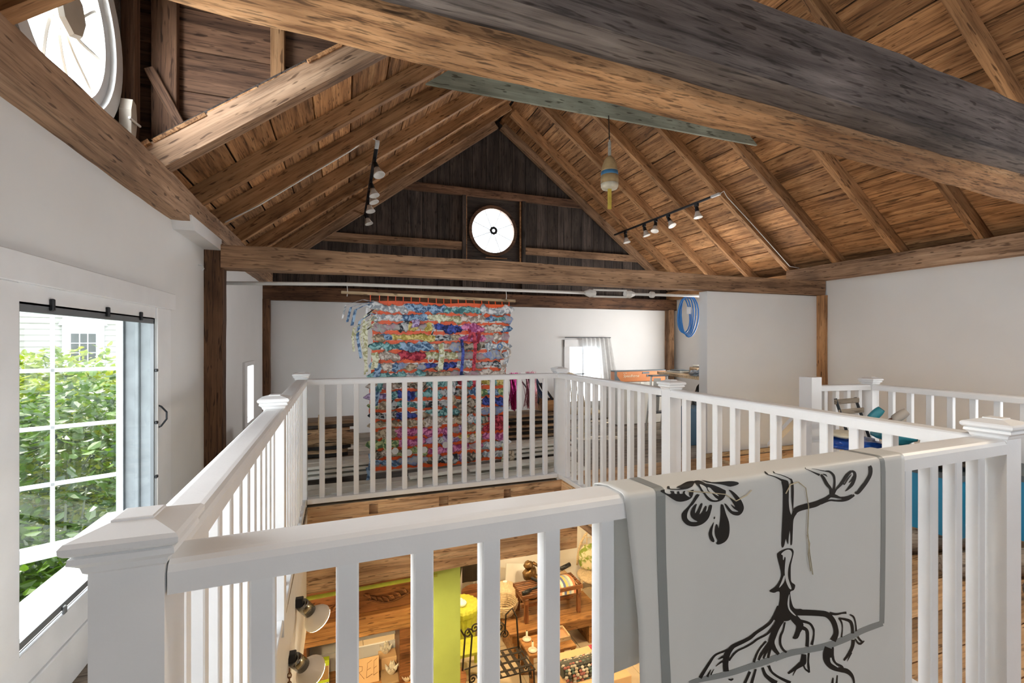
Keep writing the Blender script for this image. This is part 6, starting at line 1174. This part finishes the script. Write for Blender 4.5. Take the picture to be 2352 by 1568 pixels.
for (x, y) in ((1.13, 5.48), (1.57, 5.48), (1.13, 5.72), (1.57, 5.72)): MB().box(x - .015, x + .015, y - .015, y + .015, LOW, LOW + .27).build('leg', 'lime2', t)
o = MB().lathe([(.17, 0), (.19, .02), (.19, .38), (.21, .40), (.21, .43), (0, .44)], Matrix.Translation((1.05, 4.98, LOW)), 22).build('round_stool', 'mahog', None, True); tag(o, 'round dark wooden stool beside the green column', 'stool')
t = thing('dark_chair', 'dark bentwood chair behind the lime hamper', 'chair', (1.81, 6.72, LOW)); MB().tube([(1.58, 6.64, LOW), (1.58, 6.68, LOW + .55), (1.64, 6.72, LOW + .85), (1.81, 6.74, LOW + .95), (1.98, 6.72, LOW + .85), (2.04, 6.68, LOW + .55), (2.04, 6.64, LOW)], .018, 8).build('back_hoop', 'iron', t, True); MB().lathe([(0, .44), (.22, .44), (.22, .41), (0, .41)], Matrix.Translation((1.81, 6.54, LOW)), 18).build('seat', 'mahog', t)
MB().grid(8, 8, lambda u, v: (1.64 + .34 * u, 6.72 + .01 * math.sin(u * 9), LOW + .50 + .38 * v)).build('back_panel', 'iron', t)
for (x, y) in ((1.64, 6.40), (1.98, 6.40)): MB().tube([(x, y, LOW), (x, y + .02, LOW + .42)], .015, 8).build('leg', 'iron', t)
# wicker ball basket on a basket
M['wicker'] = paint('pale_wicker', (0.62, 0.50, 0.33), 0.6, var=0.2, scale=40)
def basket(lab, x, y, z, r0, r1, h, n=26):
    t = thing('wicker_basket', lab, 'basket', (x, y, z), 'pale wicker baskets'); 
    for k in range(8):
        f = k / 7; rr_ = r0 + (r1 - r0) * math.sin(f * math.pi / 2); MB().tube([(x + rr_ * (1 + .03 * math.cos(i * math.pi)) * math.cos(i * 2 * math.pi / n), y + rr_ * (1 + .03 * math.cos(i * math.pi)) * math.sin(i * 2 * math.pi / n), z + h * f + .01) for i in range(n)], .010, 5, closed=True).build('weave_ring', 'wicker', t)
    for i in range(0, n, 2): a = i * 2 * math.pi / n; MB().tube([(x + r0 * math.cos(a), y + r0 * math.sin(a), z), (x + r1 * math.cos(a), y + r1 * math.sin(a), z + h)], .006, 4).build('stake', 'wicker', t)
    MB().lathe([(0, .012), (r0, .012)], Matrix.Translation((x, y, z)), 20).build('base', 'wicker', t)
basket('open pale wicker basket under the domed one', 2.02, 5.95, -2.35, .12, .19, .16)
t = thing('wicker_dome', 'domed pale wicker cover behind the basket', 'wicker dome', (2.20, 6.40, LOW))
MB().lathe([(.22, LOW), (.23, LOW + .25), (.21, LOW + .42), (.15, LOW + .52), (.06, LOW + .57), (0, LOW + .575)], Matrix.Translation((2.20, 6.40, 0)), 26).build('dome', 'wicker', t, True); MB().lathe([(.03, LOW + .57), (.035, LOW + .585), (0, LOW + .60)], Matrix.Translation((2.20, 6.40, 0)), 12).build('knob', 'white', t)
for k in range(7): rr_ = .235 * math.cos(k * .2); MB().tube([(2.20 + rr_ * math.cos(i * .314), 6.40 + rr_ * math.sin(i * .314), LOW + .08 + .07 * k) for i in range(20)], .008, 5, closed=True).build('weave_ring', 'wicker', t)
o = MB().prism([(-.17, 0), (.17, 0), (.17, .34), (-.17, .34)], Matrix.Translation((2.47, 6.72, -2.47)) @ Matrix.Rotation(.18, 4, 'Y') @ Matrix.Rotation(1.25, 4, 'X'), .025).build('square_board', 'white'); tag(o, 'white square board leaning against the far shop wall', 'board')
t = thing('wall_cabinet_low', 'low pale cabinet against the far shop wall', 'cabinet', (2.6, 6.86, LOW)); MB().box(2.2, 3.4, 6.74, 6.98, LOW, -2.48, .005).build('body', 'pine', t); MB().box(2.18, 3.42, 6.72, 6.98, -2.48, -2.45, .005).build('top', 'pine', t)
M['bronze'] = paint('bronze_figure', (0.20, 0.12, 0.05), 0.35, 0.6, var=0.4, scale=20)
t = thing('bird_figure', 'bronze bird figure behind the slatted bench', 'figure', (2.72, 6.45, -2.3)); MB().blob((2.60, 6.45, -2.15), .10, .08, .11, .4, 20, 12, 3).build('body', 'bronze', t, True); MB().blob((2.57, 6.42, -2.0), .075, .06, .06, .3, 18, 10, 5).build('head', 'bronze', t, True); MB().tube([(2.64, 6.42, -1.98), (2.72, 6.40, -2.03), (2.74, 6.40, -2.10)], [.03, .02, .004], 8).build('beak', 'bronze', t, True)
MB().tube([(2.66, 6.45, -2.18), (2.80, 6.42, -2.28), (2.86, 6.40, -2.34)], [.05, .035, .01], 8).build('tail', 'bronze', t, True); MB().lathe([(.10, -2.48), (.12, -2.46), (.05, -2.44), (.04, -2.24)], Matrix.Translation((2.60, 6.45, 0)), 14).build('base', 'bronze', t); MB().box(2.45, 2.75, 6.3, 6.6, LOW, -2.48, .004).build('plinth', 'mahog', t)
# chest and slatted bench
ct = thing('low_chest', 'long low oak bench with scrolled feet in the shop', 'bench', (2.62, 5.85, LOW))
board('top', (1.95, 5.80, -2.37), (3.30, 5.80, -2.37), .62, .04, 'oak_furn', ct); MB().box(2.0, 3.25, 5.53, 5.56, -2.50, -2.39, .004).build('apron', 'oak_furn', ct)
for x in (2.05, 3.12): MB().prism([(-.02, 0), (.10, 0), (.12, .10), (.08, .2), (.12, .27), (.12, .36), (-.02, .36)], Matrix(((1, 0, 0, x), (0, 0, 1, 5.56), (0, 1, 0, LOW), (0, 0, 0, 1))), .45).build('foot', 'oak_furn', ct)
sb = thing('slatted_bench', 'small brown slatted bench standing on the long oak bench', 'bench', (2.62, 5.82, -2.35))
bx0, bx1, by0, by1, bz = 2.17, 3.05, 5.62, 6.0, -1.985
for k in range(9): y = by0 + .02 + (by1 - by0 - .04) * k / 8; board('slat', (bx0, y, bz - .025), (bx1, y, bz - .025), .024, .05, 'mahog', sb)
for x in (bx0 + .06, bx1 - .06):
    MB().box(x - .025, x + .025, by0, by1, bz - .12, bz - .05, .003).build('cross_rail', 'mahog', sb)
    for y in (by0 + .03, by1 - .03): board('leg', (x, y, -2.348), (x, y, bz - .05), .05, .05, 'mahog', sb, up=(0, 1, 0))
board('stretcher', (bx0 + .06, 5.81, -2.22), (bx1 - .06, 5.81, -2.22), .03, .05, 'mahog', sb)
t = thing('striped_cushion', 'striped fringed textile draped on the slatted bench', 'textile', (2.85, 5.78, -1.98))
stc = [(.62, .30, .16), (.66, .58, .44), (.10, .14, .28), (.62, .44, .14), (.30, .36, .40), (.66, .58, .44), (.5, .2, .1)]
for k in range(7):
    M['st%d' % k] = paint('textile_stripe_%d' % k, stc[k], .9, var=.12, scale=40); x0 = 2.70 + .035 * k
    MB().grid(2, 16, lambda u, v, x0=x0: (x0 + .035 * u, 5.95 - .34 * v if v < .95 else 5.627, -1.975 + .045 * math.sin(math.pi * min(1, v * 1.05)) - (.10 * max(0, v - .85) / .15))).build('stripe', 'st%d' % k, t, True)
for k in range(12): MB().tube([(2.945, 5.93 - .027 * k, -1.965 + .04 * math.sin(math.pi * k / 12)), (2.975, 5.925 - .027 * k, -1.975)], .003, 4).build('fringe', 'wicker', t)
t = thing('black_pipes', 'crossed black handled rods lying on the slatted bench', 'tool', (2.45, 5.75, -1.97))
MB().tube([(2.18, 5.64, -1.955), (2.30, 5.68, -1.95)], .026, 10).tube([(2.30, 5.68, -1.95), (2.62, 5.80, -1.945)], .014, 8).build('grip', 'black_metal', t, True); MB().tube([(2.42, 5.93, -1.935), (2.52, 5.72, -1.935)], .02, 10).tube([(2.52, 5.72, -1.935), (2.56, 5.63, -1.94)], .012, 8).build('grip', 'black_metal', t, True)
MB().tube([(2.86, 5.93, -1.88), (3.02, 5.97, -1.86)], .03, 10).build('grip', 'black_metal', t, True); MB().tube([(2.70, 5.85, -1.93), (2.88, 5.93, -1.885)], .014, 8).build('rod', 'chrome', t)
# wicker armchair with a leaf cushion
rattan_chair('wicker_armchair', 'pale wicker armchair behind the end of the slatted bench', 3.62, 6.25, LOW, 1.25, -.5, 'wicker')
M['leaf_cushion'] = cloth('leaf_print_cushion', (.70, .64, .45), (.22, .30, .05), 9)
o = MB().blob((3.56, 6.36, -2.0), .20, .07, .20, .15, 20, 12, 2).build('leaf_cushion', 'leaf_cushion', None, True); tag(o, 'cream cushion with green leaf print on the wicker armchair', 'cushion')
# wrought iron chair
ic = thing('iron_chair', 'wrought iron strap-seat chair with scrolled back in the shop', 'chair', (1.75, 5.0, LOW))
zs = LOW + .43
for k in range(5): MB().bar((1.60 + .085 * k, 4.78, zs), (1.56 + .09 * k, 5.18, zs), .035, .004).build('seat_strap', 'iron', ic)
for k in range(3): MB().bar((1.56, 4.86 + .12 * k, zs + .004), (1.98, 4.86 + .12 * k, zs + .004), .03, .004).build('seat_strap', 'iron', ic)
MB().tube([(1.55, 4.78, zs), (1.99, 4.78, zs), (1.96, 5.2, zs), (1.53, 5.2, zs)], .009, 6, closed=True).build('seat_frame', 'iron', ic)
for (x, y) in ((1.56, 4.79), (1.98, 4.79), (1.95, 5.19), (1.54, 5.19)): MB().tube([(x, y, zs), (x + .01, y, LOW + .2), (x + .03 * (1 if x > 1.7 else -1), y, LOW)], .010, 6).build('leg', 'iron', ic)
MB().tube([(1.54, 5.19, zs), (1.55, 5.25, LOW + .75), (1.60, 5.27, LOW + .86), (1.68, 5.27, LOW + .80), (1.69, 5.25, LOW + .6)], .010, 6).build('back_loop', 'iron', ic, True); MB().tube([(1.95, 5.19, zs), (1.95, 5.25, LOW + .75), (1.90, 5.27, LOW + .86), (1.82, 5.27, LOW + .80), (1.80, 5.25, LOW + .6)], .010, 6).build('back_loop', 'iron', ic, True)
def scroll(cx, cy, cz, r, turns, sgn=1, ax=0):
    p = []
    for i in range(26): a = turns * 2 * math.pi * i / 25; rr_ = r * (1 - i / 28); p.append((cx + (rr_ * math.cos(a) * sgn if ax == 0 else 0), cy + (rr_ * math.cos(a) * sgn if ax else 0), cz + rr_ * math.sin(a)))
    return p
for (x, z, s_) in ((1.68, LOW + .58, 1), (1.80, LOW + .58, -1), (1.74, LOW + .68, 1)): MB().tube(scroll(x, 5.25, z, .055, 1.6, s_), .007, 5).build('scroll', 'iron', ic)
for y in (4.9, 5.05): MB().tube(scroll(1.98, y, LOW + .30, .06, 1.5, 1, 1), .007, 5).build('side_scroll', 'iron', ic)
ic2 = thing('iron_stand', 'tall wrought iron plant stand beside the green column', 'plant stand', (1.36, 5.05, LOW))
for x in (1.25, 1.33, 1.47): MB().tube([(x, 5.05, LOW), (x - .02, 5.03, LOW + .4), (x + .015, 5.05, LOW + .78), (x - .03, 5.07, LOW + .86)], .010, 6).build('upright', 'iron', ic2)
for (x, z) in ((1.30, LOW + .82), (1.38, LOW + .86), (1.45, LOW + .62), (1.35, LOW + .30)): MB().tube(scroll(x, 5.04, z, .055, 1.5), .008, 5).build('scroll', 'iron', ic2)
MB().tube([(1.22 + .0 * k, 5.05, LOW + .42) for k in (0, 1)] + [(1.5, 5.05, LOW + .44)], .008, 5).build('cross_bar', 'iron', ic2)
M['candle'] = paint('white_candle_stick', (0.78, 0.72, 0.60), 0.5)
def candle(lab, x, y, z):
    t = thing('candle_stick', lab, 'candle stick', (x, y, z), 'white candle sticks'); MB().lathe([(0, 0), (.05, .0), (.055, .012), (.02, .02), (.012, .03), (.012, .10), (0, .105)], Matrix.Translation((x, y, z)), 16).build('holder', 'candle', t, True); MB().tube([(x, y, z + .10), (x, y, z + .115)], .006, 6).build('wick_hole', 'iron', t)
t = thing('side_table', 'small oak side table carrying a tray and candle sticks', 'table', (2.25, 5.1, LOW)); MB().box(2.02, 2.62, 5.0, 5.36, -2.36, -2.33, .004).build('top', 'oak_furn', t)
for (x, y) in ((2.05, 5.03), (2.59, 5.03), (2.05, 5.33), (2.59, 5.33)): MB().box(x - .02, x + .02, y - .02, y + .02, LOW, -2.36).build('leg', 'oak_furn', t)
candle('white candle stick at the back of the side table', 2.10, 5.30, -2.328); candle('white candle stick in the middle of the side table', 2.09, 5.09, -2.328); candle('white candle stick beside the wooden tray', 2.33, 5.08, -2.328)
t = thing('wooden_tray', 'square pale wooden tray with a pink base on the side table', 'tray', (2.48, 5.22, -2.328)); M['pink'] = paint('salmon_base', (0.60, 0.28, 0.16), .6)
MB().box(2.38, 2.60, 5.12, 5.34, -2.328, -2.318).build('base', 'pink', t)
for a in ((2.375, 2.39, 5.115, 5.345), (2.59, 2.605, 5.115, 5.345), (2.375, 2.605, 5.115, 5.13), (2.375, 2.605, 5.33, 5.345)): MB().box(*a, -2.328, -2.28, .002).build('side', 'pine', t)
# carton, rolled braided rug
t = thing('floor_carton', 'large flat brown carton under the rolled rug', 'carton', (2.55, 4.62, LOW)); MB().box(2.2, 2.95, 4.35, 4.95, LOW, -2.33, .004).build('carton', 'peach_card', t); MB().box(2.75, 2.95, 4.80, 4.951, -2.331, -2.326).build('red_patch', 'rag5', t)
t = thing('braided_rug', 'multicoloured braided rug rolled on the carton', 'rug', (2.5, 4.55, -2.33)); r = random.Random(6)
cl_ = [paint('braid_%d' % k, c, .9, var=.2, scale=50) for k, c in enumerate([(.07, .07, .06), (.45, .38, .28), (.32, .12, .10), (.10, .14, .12), (.55, .50, .42)])]
for k in range(15):
    a = math.pi * k / 14; yy = 4.60 - .13 * math.cos(a); zz = -2.325 + .12 * math.sin(a)
    for j in range(16):
        x = 2.24 + .04 * j + .006 * r.gauss(0, 1); MB().blob((x, yy, zz), .024, .016, .016, .2, 6, 4, k + j).build('braid_knot', cl_[r.randrange(5)], t, True)
MB().tube([(2.22, 4.60, -2.265), (2.88, 4.60, -2.265)], .075, 14).build('rug_core', cl_[0], t)
t = thing('white_box', 'white carton standing below the rug', 'carton', (2.28, 4.25, LOW)); MB().box(2.1, 2.75, 4.05, 4.32, LOW, -2.40, .004).build('carton', 'white', t); MB().box(2.3, 2.70, 4.045, 4.05, LOW + .1, -2.45).build('blue_label', 'blue_vinyl', t)
# ------------------------------------------------------------------ outside the left window
M['clap'] = paint('white_clapboard', (0.42, 0.40, 0.36), 0.7, var=0.06); M['roofing'] = paint('dark_shingle', (0.06, 0.06, 0.055), 0.9, var=0.3, scale=5); M['dark_pane'] = paint('dark_window_glass', (0.05, 0.055, 0.05), 0.1)
hc = V((-7.3, 16.4, 0)); ax = V((.94, .34, 0)).normalized(); nn_ = V((ax.y, -ax.x, 0))     # wall runs along ax, faces nn_
hs = thing('neighbour_house', 'white clapboard house with a small dormer window beyond the shrubs', 'house', (hc.x, hc.y, -3))
HM = Matrix((ax, nn_, V((0, 0, 1)))).transposed().to_4x4(); HM.translation = hc
def hbox(name, x0, x1, y0, y1, z0, z1, mat): return MB().obox(HM @ Matrix.Translation(((x0 + x1) / 2, (y0 + y1) / 2, (z0 + z1) / 2)), x1 - x0, y1 - y0, z1 - z0, .004).build(name, mat, hs)
hbox('wall', -5, 5, -.4, -.05, -3, 3.2, 'clap')
for k in range(26): MB().obox(HM @ Matrix.Translation((0, 0, -1.0 + .16 * k)) @ Matrix.Rotation(.12, 4, 'X'), 10, .02, .165).build('clapboard', 'clap', hs)
hw = hbox('window_frame', -.02, .86, .02, .09, .55, 1.75, 'sash'); hbox('pane', .16, .68, .09, .10, .72, 1.52, 'dark_pane')
for x in (.325, .495): hbox('muntin', x, x + .025, .10, .115, .72, 1.52, 'sash')
for z in (.97, 1.24): hbox('muntin', .16, .68, .10, .115, z, z + .025, 'sash')
MB().prism([(-.1, 1.75), (.94, 1.75), (.80, 2.05), (.42, 2.15), (.04, 2.05)], HM @ Matrix(((1, 0, 0, 0), (0, 0, 1, .02), (0, 1, 0, 0), (0, 0, 0, 1))), .08).build('window_hood', 'sash', hs); hbox('window_sill', -.1, .94, .02, .16, .50, .56, 'sash')
hbox('eave_board', 1.35, 2.6, .0, .35, 1.55, 1.72, 'kraft')
MB().prism([(-4.5, 2.6), (-1.9, .8), (-1.75, .95), (-4.4, 2.9)], HM @ Matrix(((1, 0, 0, 0), (0, 0, 1, .1), (0, 1, 0, 0), (0, 0, 0, 1))), .8).build('porch_roof', 'roofing', hs)
o = MB().box(-30, -1.25, -6, 40, -3.2, -3.05).build('ground_outside', paint('dry_grass', (0.10, 0.13, 0.04), .9, var=.3, scale=2)); tag(o, 'grass ground outside the window', 'ground', kind='structure')
def leafmat(name, c1, c2):
    m, N, L, b = _nt(name); N.remove(b); o = N['Material Output']; tc = N.new('ShaderNodeTexCoord'); n = N.new('ShaderNodeTexNoise'); n.inputs['Scale'].default_value = 3.5; n.inputs['Detail'].default_value = 4; L.new(tc.outputs['Object'], n.inputs['Vector'])
    r = N.new('ShaderNodeValToRGB'); r.color_ramp.elements[0].position = .35; r.color_ramp.elements[1].position = .65; r.color_ramp.elements[0].color = c1 + (1,); r.color_ramp.elements[1].color = c2 + (1,); L.new(n.outputs['Fac'], r.inputs[0])
    d = N.new('ShaderNodeBsdfDiffuse'); t = N.new('ShaderNodeBsdfTranslucent'); g = N.new('ShaderNodeBsdfGlossy'); g.inputs['Roughness'].default_value = .35; mx = N.new('ShaderNodeMixShader'); mx.inputs[0].default_value = .45; m2 = N.new('ShaderNodeMixShader'); m2.inputs[0].default_value = .06
    L.new(r.outputs[0], d.inputs[0]); L.new(r.outputs[0], t.inputs[0]); L.new(d.outputs[0], mx.inputs[1]); L.new(t.outputs[0], mx.inputs[2]); L.new(mx.outputs[0], m2.inputs[1]); L.new(g.outputs[0], m2.inputs[2]); L.new(m2.outputs[0], o.inputs[0]); return m
M['leaf_a'] = leafmat('leaf_mid_green', (.014, .05, .003), (.10, .19, .006)); M['leaf_b'] = leafmat('leaf_yellow_green', (.09, .17, .004), (.30, .34, .008))
def shrub(lab, c, rx, ry, rz, n, ls, seed, mat, grp='shrubs outside the window'):
    t = thing('shrub', lab, 'shrub', (c[0], c[1], -3.05), grp); r = random.Random(seed); vs = []; fs = []
    for i in range(n):
        a = r.uniform(0, 2 * math.pi); cz = r.uniform(-1, 1); q = math.sqrt(1 - cz * cz); k = r.uniform(.55, 1.0) ** .5; k *= 1 + .25 * noise.noise(V((q * math.cos(a) * 2, q * math.sin(a) * 2, cz * 2 + seed)))
        p = V((c[0] + rx * k * q * math.cos(a), c[1] + ry * k * q * math.sin(a), c[2] + rz * k * cz))
        u = V((r.gauss(0, 1), r.gauss(0, 1), r.gauss(-.3, .5))).normalized(); w_ = u.cross(V((r.gauss(0, .4), r.gauss(0, .4), 1))).normalized(); nrm = u.cross(w_); L_ = ls * r.uniform(.7, 1.4); W_ = L_ * .30; b0 = len(vs)
        vs += [p, p + u * L_ * .35 + w_ * W_ + nrm * L_ * .05, p + u * L_ * .75 + w_ * W_ * .7, p + u * L_ - nrm * L_ * .08, p + u * L_ * .75 - w_ * W_ * .7, p + u * L_ * .35 - w_ * W_ + nrm * L_ * .05]
        fs += [(b0, b0 + 1, b0 + 2, b0 + 3), (b0, b0 + 3, b0 + 4, b0 + 5)]
    mb = MB(); mb.add(vs, fs); org = V(WL[t.name]); me = bpy.data.meshes.new('foliage'); me.from_pydata([tuple(V(p) - org) for p in mb.v], [], mb.f); me.update(); me.materials.append(M[mat]); o = bpy.data.objects.new('foliage', me); COL.objects.link(o); o.parent = t; o['kind'] = 'stuff'
    for k in range(7): a = r.uniform(0, 6.28); MB().tube([(c[0], c[1], -3.05), (c[0] + rx * .3 * math.cos(a), c[1] + ry * .3 * math.sin(a), c[2] - rz * .4), (c[0] + rx * .8 * math.cos(a), c[1] + ry * .8 * math.sin(a), c[2] + rz * .5 * r.random())], [.03, .02, .006], 5).build('stem', 'moss', t)
shrub('broad sunlit shrub filling the lower window panes', (-3.1, 6.9, -.9), 1.5, 1.9, 1.75, 9000, .105, 1, 'leaf_a')
shrub('yellow-green shrub reaching up in front of the house', (-4.3, 9.2, -.25), 1.6, 1.8, 1.45, 7500, .115, 2, 'leaf_b')
shrub('dark green shrub low down at the left of the window', (-3.3, 5.2, -1.6), 1.2, 1.3, 1.55, 6500, .095, 3, 'leaf_a')
shrub('distant shrub against the house wall on the left', (-7.6, 12.5, .1), 1.5, 1.6, 1.5, 4500, .14, 4, 'leaf_b')
shrub('distant shrub below the house window', (-5.4, 12.6, -.7), 1.6, 1.4, 1.35, 4500, .14, 5, 'leaf_a')
